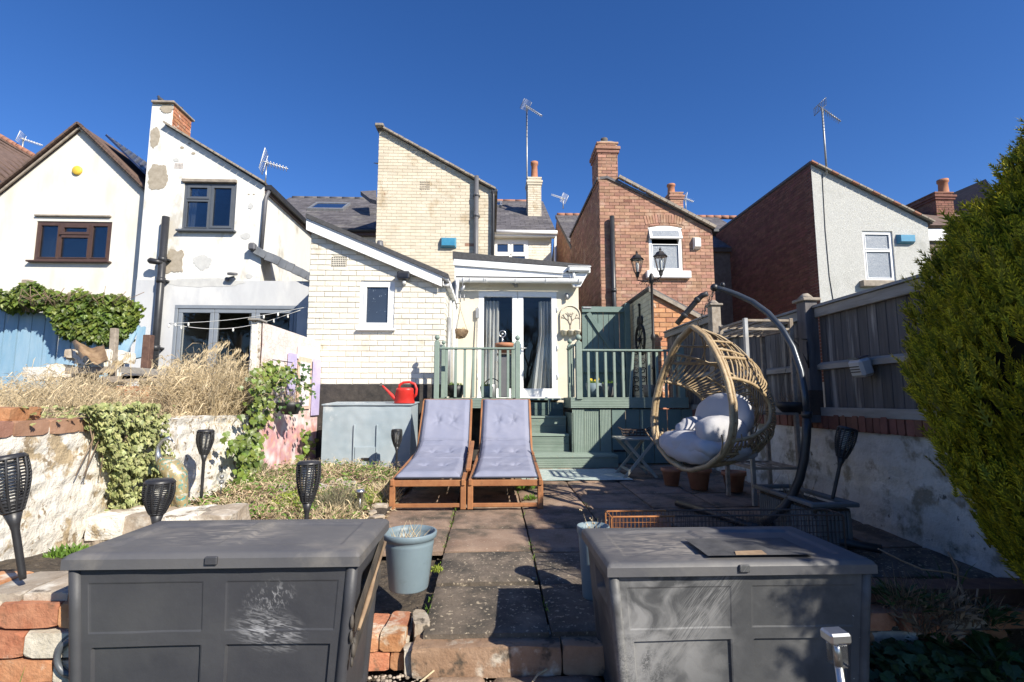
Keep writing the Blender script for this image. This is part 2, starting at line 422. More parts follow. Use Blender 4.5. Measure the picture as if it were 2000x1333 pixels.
M['fence_wood'] = mk('fence_wood', (.07,.066,.068), (.135,.128,.125), 14, rough=.85, stretch=(1,1,.07), bump=.5, bscale=30, rv=.2, orv=.15, c3=(.34,.32,.29), s3=9, t3=.615, w3=.05)
M['fence_rail'] = mk('fence_rail', (.22,.205,.18), (.33,.31,.28), 16, rough=.85, bump=.5, bscale=30, stretch=(1,.15,1), c3=(.16,.15,.13), s3=12, t3=.64, w3=.05)
M['fence_post'] = mk('fence_post', (.075,.07,.075), (.14,.13,.13), 14, rough=.85, bump=.4, bscale=30, stretch=(1,1,.15))
M['blue_wood'] = mk('blue_wood', (.20,.35,.48), (.29,.42,.53), 8, rough=.75, bump=.3, bscale=30, orv=.12, stretch=(1,1,.2), c3=(.46,.50,.50), s3=8, t3=.66, w3=.05)
M['wood_old'] = mk('wood_old', (.22,.18,.14), (.36,.31,.25), 14, rough=.9, bump=.5, bscale=30, rv=.2)
M['wood_dark'] = mk('wood_dark', (.085,.045,.035), (.15,.085,.06), 14, rough=.85, bump=.4, bscale=30)
M['wood_pale'] = mk('wood_pale', (.48,.33,.16), (.56,.40,.21), 10, rough=.6)
M['grey_green_wood'] = mk('grey_green_wood', (.26,.27,.23), (.34,.34,.29), 10, rough=.75, rv=.1)
M['ivy'] = mk('ivy', (.085,.135,.02), (.17,.215,.04), 5, rough=.42, rv=.45, hv=.02, trans=.25)
M['ivy_dark'] = mk('ivy_dark', (.03,.07,.018), (.06,.105,.025), 5, rough=.35, rv=.4, hv=.015, trans=.15)
M['ivy_var'] = mk('ivy_var', (.18,.22,.07), (.44,.44,.20), 60, detail=2, rough=.5, rv=.35, hv=.015, trans=.2)
M['ivy_core'] = mk('ivy_core', (.03,.035,.015), (.06,.05,.03), 10, rough=.9)
M['leaf_green'] = mk('leaf_green', (.10,.20,.03), (.19,.30,.05), 9, rough=.45, rv=.35, trans=.3)
M['leaf_dark'] = mk('leaf_dark', (.025,.055,.015), (.05,.085,.025), 9, rough=.5, rv=.4, trans=.2)
M['lime'] = mk('lime', (.24,.32,.05), (.40,.46,.08), 12, rough=.6, rv=.3, trans=.3)
M['dry'] = mk('dry', (.50,.39,.23), (.68,.56,.37), 6, rough=.8, rv=.35, trans=.2)
M['dry_brown'] = mk('dry_brown', (.16,.105,.06), (.30,.21,.13), 8, rough=.9, rv=.4)
M['twig'] = mk('twig', (.16,.11,.07), (.26,.19,.13), 12, rough=.85, rv=.3)
M['red_plastic'] = mk('red_plastic', (.55,.025,.02), (.62,.04,.03), 6, rough=.4, spec=.4)
M['pot_grey'] = mk('pot_grey', (.155,.21,.245), (.175,.235,.27), 6, rough=.5, bump=.05, bscale=40, c3=(.12,.16,.18), s3=8, t3=.64, w3=.08)
M['pot_black'] = mk('pot_black', (.018,.018,.02), rough=.5)
M['trough'] = mk('trough', (.14,.14,.135), (.17,.17,.165), 6, rough=.6, bump=.15, bscale=30)
M['yellow_flower'] = mk('yellow_flower', (.80,.58,.03), rough=.6)
M['pink_stone'] = mk('pink_stone', (.50,.45,.42), (.36,.30,.28), 12, rough=.9, rv=.2)
M['plaque'] = mk('plaque', (.58,.52,.40), (.64,.58,.47), 9, rough=.8)
M['rust'] = mk('rust', (.32,.12,.04), (.44,.19,.07), 20, rough=.8, metal=.2)
M['rust_dark'] = mk('rust_dark', (.05,.035,.03), (.09,.06,.045), 20, rough=.8)
M['mat_pale'] = mk('mat_pale', (.30,.40,.38), (.50,.54,.50), 22, rough=.95, stretch=(1,3,1), lo=.46, hi=.54)
M['heron_body'] = mk('heron_body', (.36,.30,.16), (.28,.22,.11), 34, rough=.4, metal=.2, c3=(.50,.47,.38), s3=34, t3=.56, w3=.02, c4=(.05,.28,.26), s4=46, t4=.60, w4=.02)
M['bird'] = mk('bird', (.03,.032,.04), (.06,.06,.07), 20, rough=.6)

def scuff(m, spots, colr):
    """chalky rub marks of their own shape, at fixed places on the thing: (centre, radius, stretch, angle)"""
    nt = m.node_tree; L = nt.links.new; b = nt.nodes['Principled BSDF']
    for (c, r, st, ang, th) in spots:
        src = b.inputs['Base Color'].links[0].from_socket
        geo = _n(nt, 'ShaderNodeNewGeometry')
        mp = _n(nt, 'ShaderNodeMapping'); mp.vector_type = 'TEXTURE'; mp.inputs['Location'].default_value = c; mp.inputs['Rotation'].default_value = (0, ang, 0); mp.inputs['Scale'].default_value = r
        L(geo.outputs['Position'], mp.inputs[0])
        ln = _n(nt, 'ShaderNodeVectorMath'); ln.operation = 'LENGTH'; L(mp.outputs[0], ln.inputs[0])
        fo = _n(nt, 'ShaderNodeMapRange'); fo.inputs[1].default_value = 1.0; fo.inputs[2].default_value = .25; L(ln.outputs['Value'], fo.inputs[0])
        m2 = _n(nt, 'ShaderNodeMapping'); m2.inputs['Scale'].default_value = st; L(mp.outputs[0], m2.inputs[0])
        no = _n(nt, 'ShaderNodeTexNoise'); no.inputs['Scale'].default_value = 3.0; no.inputs['Detail'].default_value = 8; no.inputs['Distortion'].default_value = 1.2; L(m2.outputs[0], no.inputs['Vector'])
        nr = _n(nt, 'ShaderNodeMapRange'); nr.inputs[1].default_value = th; nr.inputs[2].default_value = th+.22; L(no.outputs[0], nr.inputs[0])
        mu = _n(nt, 'ShaderNodeMath'); mu.operation = 'MULTIPLY'; L(fo.outputs[0], mu.inputs[0]); L(nr.outputs[0], mu.inputs[1])
        x = _n(nt, 'ShaderNodeMix'); x.data_type = 'RGBA'; L(mu.outputs[0], x.inputs[0]); L(src, x.inputs[6]); x.inputs[7].default_value = rgba(colr); L(x.outputs[2], b.inputs['Base Color'])
q_ = PY(520, 1235, 1.82); scuff(M['box_plastic'], [(tuple(q_), (.14,.2,.085), (1,1,3.2), .25, .44), (tuple(q_+Vector((.0,0,.10))), (.10,.2,.07), (3,1,1.2), -.4, .52)], (.30,.30,.31))
q_ = PY(1290, 1230, 1.97); scuff(M['box_dusty'], [(tuple(q_), (.34,.3,.42), (1,1,1.2), .3, .40), (tuple(q_+Vector((.16,0,.05))), (.30,.3,.10), (1,1,6), -.9, .42), (tuple(q_+Vector((-.08,0,-.12))), (.16,.3,.16), (6,6,6), 0, .42)], (.21,.21,.21))
q_ = PY(1300, 1075, 2.2); q3_ = PY(440, 1070, 2.05); scuff(M['box_lid'], [(tuple(q_), (.35,.28,.3), (1.2,3,1), .1, .42), (tuple(q3_), (.32,.22,.3), (1,3,1), 0, .46)], (.27,.245,.215))
# ------------------------------------------------------------------ masonry helpers
class Frame:
    def __init__(s, O, u, v, n): s.O, s.u, s.v, s.n = Vector(O), Vector(u), Vector(v), Vector(n)
    def p(s, a, b, c=0.0): return s.O + s.u*a + s.v*b + s.n*c
    def mat(s): return Matrix((s.u, s.v, s.n)).transposed()
def front(Y): return Frame((0, Y, 0), (1,0,0), (0,0,1), (0,-1,0))
def side_left(X): return Frame((X, 0, 0), (0,-1,0), (0,0,1), (-1,0,0))     # faces -X
def side_right(X): return Frame((X, 0, 0), (0,1,0), (0,0,1), (1,0,0))      # faces +X
def uv(px, py, Y):
    p = PY(px, py, Y); return (p.x, p.z)
def area(pl):
    return .5*sum(pl[i][0]*pl[(i+1) % len(pl)][1] - pl[(i+1) % len(pl)][0]*pl[i][1] for i in range(len(pl)))
def ccw(pl): return list(pl) if area(pl) > 0 else list(pl)[::-1]
def clip(pl, conv):
    conv = ccw(conv)
    for i in range(len(conv)):
        a, b = conv[i], conv[(i+1) % len(conv)]
        out = []
        def sd(q): return (b[0]-a[0])*(q[1]-a[1]) - (b[1]-a[1])*(q[0]-a[0])
        for k in range(len(pl)):
            p, q = pl[k], pl[(k+1) % len(pl)]; sp, sq = sd(p), sd(q)
            if sp >= -1e-9: out.append(p)
            if (sp > 1e-9 and sq < -1e-9) or (sp < -1e-9 and sq > 1e-9):
                t = sp/(sp-sq); out.append((p[0]+(q[0]-p[0])*t, p[1]+(q[1]-p[1])*t))
        pl = out
        if len(pl) < 3: return []
    return pl
def rect_minus(r, holes, vertical_first=True):
    rs = [r]
    for h in holes:
        nx = []
        for (a, b, c, d) in rs:
            if h[0] >= c-1e-6 or h[2] <= a+1e-6 or h[1] >= d-1e-6 or h[3] <= b+1e-6: nx.append((a,b,c,d)); continue
            if h[0] > a+1e-6: nx.append((a, b, h[0], d))
            if h[2] < c-1e-6: nx.append((h[2], b, c, d))
            x0, x1 = max(a, h[0]), min(c, h[2])
            if h[1] > b+1e-6: nx.append((x0, b, x1, h[1]))
            if h[3] < d-1e-6: nx.append((x0, h[3], x1, d))
        rs = nx
    return rs
def panel(parent, name, fr, outline, holes, thick, mat, out=0.0):
    xs = [p[0] for p in outline]; ys = [p[1] for p in outline]
    mb = MB()
    for (a, b, c, d) in rect_minus((min(xs), min(ys), max(xs), max(ys)), holes):
        pl = clip([(a,b),(c,b),(c,d),(a,d)], outline)
        if len(pl) > 2 and abs(area(pl)) > 1e-5:
            mb.prism([fr.p(x, y, out) for x, y in pl], -fr.n*(thick+out))
    return mb.build(name, mat, parent)
def brick_mesh(mb, pl, d, ch, fr=None, jit=0.0):
    # pl: ccw polygon, prism with chamfered front
    n = len(pl); cx = sum(p[0] for p in pl)/n; cy = sum(p[1] for p in pl)/n
    xs = [p[0] for p in pl]; ys = [p[1] for p in pl]
    w, h = max(xs)-min(xs), max(ys)-min(ys)
    fx, fy = max(0, 1-2*ch/max(w, 1e-3)), max(0, 1-2*ch/max(h, 1e-3))
    T = (lambda x, y, z: fr.p(x, y, z)) if fr else (lambda x, y, z: Vector((x, y, z)))
    b = len(mb.v)
    z1 = d-ch*.8
    mb.v += [T(x, y, -.004) for x, y in pl] + [T(x, y, z1) for x, y in pl]
    mb.v += [T(cx+(x-cx)*fx, cy+(y-cy)*fy, d + (U(-jit, jit) if jit else 0)) for x, y in pl]
    for r in (0, 1):
        for i in range(n):
            j = (i+1) % n; mb.face((b+r*n+i, b+r*n+j, b+(r+1)*n+j, b+(r+1)*n+i))
    mb.face([b+2*n+i for i in range(n)])
POOLS = {}
def bricks(parent, fr, outline, holes, mat, bw=.225, bh=.075, joint=.010, d=.010, ch=.003, maxparts=300, name='brick', jit=.0, bond=True, u0=0.0, v0=0.0, wob=0.0, skip=0.0, pool_n=10, tilt=0.0, keep=None, alt=None):
    outline = ccw(outline)
    xs = [p[0] for p in outline]; ys = [p[1] for p in outline]
    items = []
    j = math.floor((min(ys)-v0)/bh)
    while v0 + j*bh < max(ys):
        y0 = v0 + j*bh; off = (j % 2)*bw/2 if bond else 0
        i = math.floor((min(xs)-u0-off)/bw)
        while u0 + off + i*bw < max(xs):
            x0 = u0 + off + i*bw
            full = (x0+joint/2, y0+joint/2, x0+bw-joint/2, y0+bh-joint/2)
            for q in rect_minus(full, holes):
                pl = clip([(q[0],q[1]),(q[2],q[1]),(q[2],q[3]),(q[0],q[3])], outline)
                if len(pl) > 2 and abs(area(pl)) > bw*bh*.06:
                    isfull = len(pl) == 4 and abs(abs(area(pl)) - (bw-joint)*(bh-joint)) < 1e-6
                    cxx = sum(p[0] for p in pl)/len(pl); cyy = sum(p[1] for p in pl)/len(pl)
                    if RND.random() >= skip and (keep is None or keep(cxx, cyy)):
                        items.append((fr.p(cxx, cyy).length, isfull, pl, cxx, cyy))
            i += 1
        j += 1
    items.sort(key=lambda t: t[0])
    key = (round(bw,4), round(bh,4), round(joint,4), round(d,4), mat.name, name)
    if key not in POOLS:
        ms = []
        w2, h2 = (bw-joint)/2, (bh-joint)/2
        for k in range(pool_n):
            mb = MB(); mb.cr = (k+.5)/pool_n
            e = lambda: U(-wob, wob)
            brick_mesh(mb, [(-w2+e(),-h2+e()),(w2+e(),-h2+e()),(w2+e(),h2+e()),(-w2+e(),h2+e())], d*U(.75,1.2), ch, None, jit)
            ms.append(mb.mesh(name, mat))
        POOLS[key] = ms
    R = fr.mat().to_4x4()
    if tilt: R = R @ Matrix.Rotation(tilt, 4, 'X')
    rest = MB(); po = WORG[parent.name]
    for k, (dist, isfull, pl, cx, cy) in enumerate(items):
        if k < maxparts:
            am = alt and RND.random() < alt[1](cx, cy)
            if isfull and not am: me = RND.choice(POOLS[key])
            else:
                mb = MB(); mb.cr = RND.random()
                brick_mesh(mb, [(x-cx, y-cy) for x, y in ccw(pl)], d*U(.8,1.15), ch)
                me = mb.mesh(name, alt[0] if am else mat)
            o = bpy.data.objects.new(name, me); COL.objects.link(o); o.parent = parent
            o.matrix_basis = Matrix.Translation(fr.p(cx, cy) - po) @ R
        else:
            rest.cr = RND.random(); brick_mesh(rest, ccw(pl), d*U(.8,1.15), ch, fr)
    if rest.v: stuff(rest.build(name + 's_beyond', mat, parent))
    return len(items)
def slates(parent, eave0, eave1, ridge1, ridge0, mat, w=.3, h=.2, maxparts=300, name='slate'):
    """overlapping slates on a roof plane given by four corners (eave left, eave right, ridge right, ridge left)"""
    e0, e1, r1, r0 = map(Vector, (eave0, eave1, ridge1, ridge0))
    u = (e1-e0).normalized(); v = (r0-e0); v = (v - u*v.dot(u)).normalized(); n = u.cross(v)
    fr = Frame(e0, u, v, n)
    out = [((q-e0).dot(u), (q-e0).dot(v)) for q in (e0, e1, r1, r0)]
    mb = MB(); mb.prism([e0-n*.012, e1-n*.012, r1-n*.012, r0-n*.012], -n*.1)
    mb.build('roof_deck', mat, parent)
    bricks(parent, fr, out, [], mat, bw=w, bh=h, joint=.006, d=.014, ch=.002, maxparts=maxparts, name=name, tilt=-.03, wob=.004)
def win(parent, fr, x0, z0, x1, z1, layout, fmat, gmat, fw=.06, depth=.06, out=.0, sill=None, sill_mat=None, name='window', gmats=None):
    """layout: list of (x0,y0,x1,y1,opening) in 0..1 cells; frame bars between the panes"""
    mb = MB(); W, H = x1-x0, z1-z0; o_ = out
    def bar(a, b, c, d, t=0.0, dd=0.0):
        mb.prism([fr.p(a, b, o_+t), fr.p(c, b, o_+t), fr.p(c, d, o_+t), fr.p(a, d, o_+t)], -fr.n*(depth+t-dd))
    bar(x0, z0, x1, z0+fw); bar(x0, z1-fw, x1, z1); bar(x0, z0+fw, x0+fw, z1-fw); bar(x1-fw, z0+fw, x1, z1-fw)
    panes = []
    for k, (a, b, c, d, op) in enumerate(layout):
        X0 = x0 + fw + (W-2*fw)*a; X1 = x0 + fw + (W-2*fw)*c; Z0 = z0 + fw + (H-2*fw)*b; Z1 = z0 + fw + (H-2*fw)*d
        m = fw*.35
        if a > 0.01: X0 += m
        if c < .99: X1 -= m
        if b > 0.01: Z0 += m
        if d < .99: Z1 -= m
        if a > 0.01: bar(X0-2*m, Z0, X0, Z1, -.001)
        if b > 0.01: bar(X0, Z0-2*m, X1, Z0, -.002)
        s = fw*.75 if op else fw*.25
        bar(X0, Z0, X1, Z0+s, .012, .02); bar(X0, Z1-s, X1, Z1, .012, .02); bar(X0, Z0+s, X0+s, Z1-s, .012, .02); bar(X1-s, Z0+s, X1, Z1-s, .012, .02)
        panes.append((X0+s, Z0+s, X1-s, Z1-s))
    w = mb.build(name, fmat, parent)
    for k, (a, b, c, d) in enumerate(panes):
        g = MB(); g.prism([fr.p(a, b, o_-.018), fr.p(c, b, o_-.018), fr.p(c, d, o_-.018), fr.p(a, d, o_-.018)], -fr.n*.008)
        g.build('pane', gmats[k] if gmats else gmat, w)
    if sill:
        s = MB(); ex, hh, pr = sill
        s.cbox(fr.p((x0+x1)/2, z0-hh/2+.0, pr/2-.02), (abs(x1-x0)+2*ex, pr+.04, hh) if abs(fr.u.x) > .5 else (pr+.04, abs(x1-x0)+2*ex, hh), ch=.006)
        s.build('sill', sill_mat or fmat, w)
    return w
def px_rect(x0, y0, x1, y1, Y):
    a = PY((x0+x1)/2, y0, Y); b = PY((x0+x1)/2, y1, Y)
    l = PY(x0, (y0+y1)/2, Y); r = PY(x1, (y0+y1)/2, Y)
    return l.x, b.z, r.x, a.z                # x0, z0, x1, z1
def chimney(parent, x0, x1, y0, y1, z0, z1, mat, mortar, cap=.06, name='chimney', maxp=80, bands=True):
    mb = MB(); mb.box(((x0+x1)/2, (y0+y1)/2, (z0+z1)/2), (x1-x0, y1-y0, z1-z0))
    c = mb.build(name, mortar, parent)
    bricks(c, front(y0), [(x0,z0),(x1,z0),(x1,z1),(x0,z1)], [], mat, maxparts=maxp)
    if x0 > 0: bricks(c, side_left(x0), [(-y1,z0),(-y0,z0),(-y0,z1),(-y1,z1)], [], mat, maxparts=maxp)
    else: bricks(c, side_right(x1), [(y0,z0),(y1,z0),(y1,z1),(y0,z1)], [], mat, maxparts=maxp)
    if bands:
        k = MB()
        for i, (e, zz, hh) in enumerate(((cap*.6, z1-.22, .075), (cap, z1-.14, .075), (cap*.4, z1+.0, .05))):
            k.cr = i/3; k.cbox(((x0+x1)/2, (y0+y1)/2, zz+hh/2), (x1-x0+2*e, y1-y0+2*e, hh), ch=.008)
        k.build('chimney_cap', mat, c)
    return c
def chimney_pot(parent, c, r, h, mat, name='chimney_pot', cowl=False):
    mb = MB(); mb.lathe([(r*1.15,0),(r*1.15,h*.08),(r,h*.12),(r*.88,h*.8),(r*1.1,h*.84),(r*1.1,h),(r*.85,h),(r*.8,h*.7),(.001,h*.7)], c, 16)
    return mb.build(name, mat, parent)
def aerial(loc, height, az, n, label, mat='dull_steel', size=.5, mast=.022, tilt=.25, group=None, grid=False):
    e = empty('television_aerial', loc, label, 'aerial', group); L = Vector(loc)
    mb = MB(); mb.tube([L, L+Vector((0,0,height))], mast, 8); mb.build('mast', M['steel' if grid else 'dull_steel'], e)
    top = L+Vector((0,0,height)); d = Vector((math.cos(az)*math.cos(tilt), math.sin(az)*math.cos(tilt), -math.sin(tilt))); s = Vector((-math.sin(az), math.cos(az), 0))
    upv = s.cross(d).normalized()
    b = MB(); b.tube([top-d*.1, top+d*size], mast*.6, 6); b.build('boom', M[mat], e)
    for k in range(n):
        p = top + d*(size*(k+.5)/n); w = .11 - .04*k/n
        b = MB(); b.tube([p-s*w, p+s*w], .006 if not grid else .008, 5); b.tube([p-s*w+upv*.04, p+s*w+upv*.04], .006, 5)
        b.build('element', M[mat], e)
    r = MB()
    hh = .22 if grid else .16
    for k in range(-4, 5): r.tube([top-d*.06+upv*(k*hh/4)-s*.18, top-d*.06+upv*(k*hh/4)+s*.18], .006, 5)
    for k in (-1, 1): r.tube([top-d*.06-upv*hh+s*.17*k, top-d*.06+upv*hh+s*.17*k], .008, 5)
    r.build('reflector', M[mat], e)
    return e

# ------------------------------------------------------------------ ground and terrain
g = MB(); g.poly([(-400,-400,-1.5),(400,-400,-1.5),(400,600,-1.5),(-400,600,-1.5)])
struct(g.build('ground', M['ground']))
def soil_fn(x0, x1, y0, y1, zf, amp, s):
    def f(u, v):
        x = x0+(x1-x0)*u; y = y0+(y1-y0)*v
        return (x, y, zf(x, y) + amp*mnoise.noise(Vector((x*s, y*s, 1.7))) + amp*.5*mnoise.noise(Vector((x*s*3, y*s*3, 4.7))))
    return f
g = MB(); g.grid(soil_fn(-2.58, 2.98, -1.0, 2.60, lambda x, y: LOW-.035, .03, 3), 90, 60); struct(g.build('soil', M['soil']))
g = MB(); g.grid(soil_fn(-2.5, -.85, 2.4, 7.6, lambda x, y: gz(y) + .02 + .06*max(0, min(1, (-.9-x)/.8)), .05, 3), 60, 120)
g.grid(soil_fn(-.9, 2.98, 2.56, 7.6, lambda x, y: gz(y)-.075, .012, 3), 60, 80)
g.box((1.06, 5.05, -1.215), (3.84, 4.9, .17)); g.box((-1.68, 5.0, -1.2), (1.65, 5.1, .25)); struct(g.build('soil_bed', M['soil']))
g = MB(); g.grid(soil_fn(-14, -2.72, 1.5, 10.5, lambda x, y: -.30 - (.0 if y > 8 else .0), .05, 1.2), 100, 80); struct(g.build('neighbour_ground', M['soil']))
g = MB(); g.box((9, 12, -1.2), (12, 18, .5)); g.box((1, 13, -.7), (7, 6, .6)); struct(g.build('yard_ground', M['ground']))

# ------------------------------------------------------------------ our house: lean-to with white painted bricks
YL = 7.8; FL = front(YL)
h = empty('brick_house', (-1.2, 9, -.9), 'cream brick rear house with sloping white lean-to, tall yellow brick wing and glazed french doors', 'house')
tl = uv(601, 446, YL); tr = uv(868, 556, YL); bl = (uv(600, 640, YL)[0], -.93); br = (uv(868, 640, YL)[0], -.93)
XL0, XL1 = bl[0], br[0]
lean = [bl, br, (XL1, tr[1]), (XL0, tl[1])]
wx = px_rect(703, 549, 770, 643, YL)
vent = px_rect(648, 502, 676, 521, YL)
panel(h, 'lean_to_wall', FL, lean, [wx], .22, M['white_mortar'], -.002)
plinth_top = uv(700, 751, YL)[1]
brk = [(XL0, plinth_top), (XL1, plinth_top), (XL1, tr[1]), (XL0, tl[1])]
bricks(h, FL, brk, [wx, (vent[0]-.01, vent[1]-.01, vent[2]+.01, vent[3]+.01)], M['white_brick'], bw=.236, bh=.083, joint=.0085, d=.011, ch=.004, wob=.002, jit=.0015, v0=plinth_top, u0=XL0, maxparts=300)
mb = MB(); mb.cbox(((XL0+XL1)/2, YL+.03, (plinth_top-.93)/2-.001), (XL1-XL0+.0, .10, plinth_top+.93-.004), ch=.008); mb.build('black_plinth', M['bitumen'], h)
mb = MB()                                   # side wall of the lean-to, towards the deck
mb.box((XL1-.10, (YL+.22+11.4)/2, (tr[1]-.93)/2), (.2, 11.4-YL-.22, tr[1]+.93)); mb.build('lean_to_side_wall', M['white_mortar'], h)
bricks(h, side_right(XL1), [(YL+.01, plinth_top), (9.8, plinth_top), (9.8, tr[1]), (YL+.01, tr[1])], [], M['white_brick'], bw=.236, bh=.083, joint=.0085, d=.011, ch=.004, v0=plinth_top, maxparts=60)
win(h, FL, *wx, [(0,0,1,1,1)], M['upvc'], M['glass_spots'], fw=.055, out=-.01, depth=.07, sill=(.03,.03,.07))
mb = MB(); mb.box(((vent[0]+vent[2])/2, YL+.0, (vent[1]+vent[3])/2), (vent[2]-vent[0], .02, vent[3]-vent[1]))
ab = mb.build('air_brick', M['white_mortar'], h)
mb = MB()
for i in range(8):
    for j in range(5):
        mb.box((vent[0]+(vent[2]-vent[0])*(i+.5)/8, YL-.0115, vent[1]+(vent[3]-vent[1])*(j+.5)/5), ((vent[2]-vent[0])/8*.5, .004, (vent[3]-vent[1])/5*.55))
mb.build('air_brick_hole', M['black'], ab)
# roof of the lean-to: felt slab, white barge board
sl = Vector((XL1+.14, 0, tr[1])) - Vector((XL0, 0, tl[1])); ra = math.atan2(sl.z, sl.x)
A = PY(598, 428, YL-.12); B = PY(863, 541, YL-.12)
A2 = PY(598, 449, YL-.12); B2 = PY(863, 560, YL-.12)
mb = MB(); mb.prism([A, B, B2, A2], (0, .025, 0)); mb.build('barge_board', M['upvc'], h)
up = Vector((0,0,.015))
mb = MB(); P0 = Vector((A.x-.0, YL-.15, A.z+.012)); P1 = Vector((B.x+.10, YL-.15, A.z+.012+(B.z-A.z)/(B.x-A.x)*(B.x+.10-A.x)))
mb.prism([P0, P1, P1+Vector((0,0,.07)), P0+Vector((0,0,.07))], (0, 11.3-YL, 0)); mb.build('lean_to_roof', M['felt'], h)
mb = MB(); mb.prism([P0-Vector((0,-.02,.02)), P1-Vector((0,-.02,.02)), P1-Vector((0,-.02,-.0)), P0-Vector((0,-.02,-.0))], (0, 3.3, 0)); mb.build('soffit', M['upvc'], h)
mb = MB(); c = PY(742, 484, 9.0); mb.lathe([(.07,-.5),(.07,0),(.055,.08),(.05,.12)], (c.x, 9.0, c.z), 14); mb.build('roof_vent', M['grey_pipe'], h)
# gutter along the eave of the lean-to, running back
mb = MB(); gx, gzz = B.x+.07, B.z-.075
for (dx, dz, w, hh) in ((0, -.05, .11, .008), (-.052, -.015, .008, .07), (.052, -.015, .008, .07)):
    mb.box((gx+dx, (YL-.1+9.75)/2, gzz+dz), (w, 9.75-YL+.1, hh))
mb.build('lean_to_gutter', M['upvc'], h)
for k in range(5):
    mb = MB(); mb.cbox((gx, YL+.05+k*.42, gzz-.03), (.128, .03, .075), ch=.01); mb.build('gutter_clip', M['upvc'], h)
mb = MB(); dp = PY(884, 600, 8.9)
mb.tube([(gx, 8.9, gzz-.05), (gx+.02, 8.9, gzz-.14), (XL1+.06, 8.9, gzz-.26), (XL1+.06, 8.9, .02)], .034, 12); mb.build('downpipe', M['upvc'], h)
mb = MB(); mb.tube([(XL1+.045, 8.3, 1.62), (XL1+.045, 8.3, .06)], .024, 10); mb.build('waste_pipe', M['upvc_grey'], h)
mb = MB(); mb.tube([(XL1+.045, 8.05, 1.3), (XL1+.045, 8.05, .06)], .03, 10); mb.build('waste_pipe', M['dull_steel'], h)

# ---- french door wall
YD = 9.8; FD = front(YD)
dl = XL1; drt = uv(1131, 650, YD)[0]
dz0 = .06
dr = px_rect(934, 570, 1088, 778, YD); dr = (dr[0], dz0, dr[2], dr[3])
topz = uv(1000, 547, YD)[1]
panel(h, 'door_wall', FD, [(dl, -.9), (drt, -.9), (drt, topz), (dl, topz)], [dr], .25, M['door_render'])
for k, (a, b) in enumerate(((dr[0], (dr[0]+dr[2])/2-.003), ((dr[0]+dr[2])/2+.003, dr[2]))):
    mb = MB(); fw = .105; bt = .16
    def bar(p, q, r_, s_, y0=YD-.005, y1=YD+.06): mb.cbox(((p+r_)/2, (y0+y1)/2, (q+s_)/2), (r_-p, y1-y0, s_-q), ch=.006)
    bar(a, dr[1], b, dr[1]+bt); bar(a, dr[3]-fw, b, dr[3]); bar(a, dr[1]+bt, a+fw, dr[3]-fw); bar(b-fw, dr[1]+bt, b, dr[3]-fw)
    d = mb.build('french_door', M['upvc'], h)
    mb = MB(); mb.box(((a+b)/2, YD+.03, (dr[1]+bt+dr[3]-fw)/2), (b-a-2*fw, .016, dr[3]-fw-dr[1]-bt)); mb.build('pane', M['clear_glass'], d)
    hx = b-fw/2 if k == 0 else a+fw/2
    mb = MB(); mb.cbox((hx, YD-.015, .98), (.028, .014, .2), ch=.005); mb.tube([(hx, YD-.02, .99), (hx, YD-.06, .99), (hx+(.11 if k else -.11), YD-.06, .99)], .010, 8); mb.build('handle', M['steel'], d)
    for zz in (.45, 1.0, 1.75):
        mb = MB(); mb.tube([((a-.004) if k == 0 else (b+.004), YD-.018, zz-.05), ((a-.004) if k == 0 else (b+.004), YD-.018, zz+.05)], .011, 8); mb.build('hinge', M['upvc'], d)
mb = MB(); mb.cbox(((dr[0]+dr[2])/2, YD-.04, dz0-.02), (dr[2]-dr[0]+.08, .14, .045), ch=.006); mb.build('threshold', M['upvc'], h)
# room behind the doors, with curtains
mb = MB(); rx0, rx1 = dl+.05, drt-.1
mb.poly([(rx0, YD+.25, 0.04),(rx1, YD+.25, 0.04),(rx1, 13.2, 0.04),(rx0, 13.2, 0.04)])
mb.poly([(rx0, 13.2, 0),(rx1, 13.2, 0),(rx1, 13.2, 2.4),(rx0, 13.2, 2.4)])
mb.poly([(rx0, YD+.25, 0),(rx0, 13.2, 0),(rx0, 13.2, 2.4),(rx0, YD+.25, 2.4)])
mb.poly([(rx1, YD+.25, 0),(rx1, 13.2, 0),(rx1, 13.2, 2.4),(rx1, YD+.25, 2.4)])
mb.poly([(rx0, YD+.25, 2.39),(rx1, YD+.25, 2.39),(rx1, 13.2, 2.39),(rx0, 13.2, 2.39)])
mb.build('room', M['interior'], h)
def curtain(x0, x1, zt, zb, Y, gather=None, label=None):
    mb = MB()
    def f(u, v):
        z = zt + (zb-zt)*v
        if gather: a, b = gather(v)
        else: a, b = x0, x1
        x = a + (b-a)*u
        return (x, Y + .035*math.sin(u*26+v*2.0) + .012*math.sin(u*61), z)
    mb.grid(f, 60, 14); return mb.build('curtain', M['curtain'], h)
cx0 = uv(945, 600, YD)[0]; cx1 = uv(975, 600, YD)[0]
curtain(cx0, cx1, 1.95, .1, YD+.2)
q0, q1, q2, q3 = (uv(x, 600, YD+.2)[0] for x in (1052, 1078, 1038, 1080))
curtain(0, 0, 1.95, .1, YD+.2, gather=lambda v: (q0+(q2-q0)*max(0, v-.35)/.65*1.1, q1+.03*v))
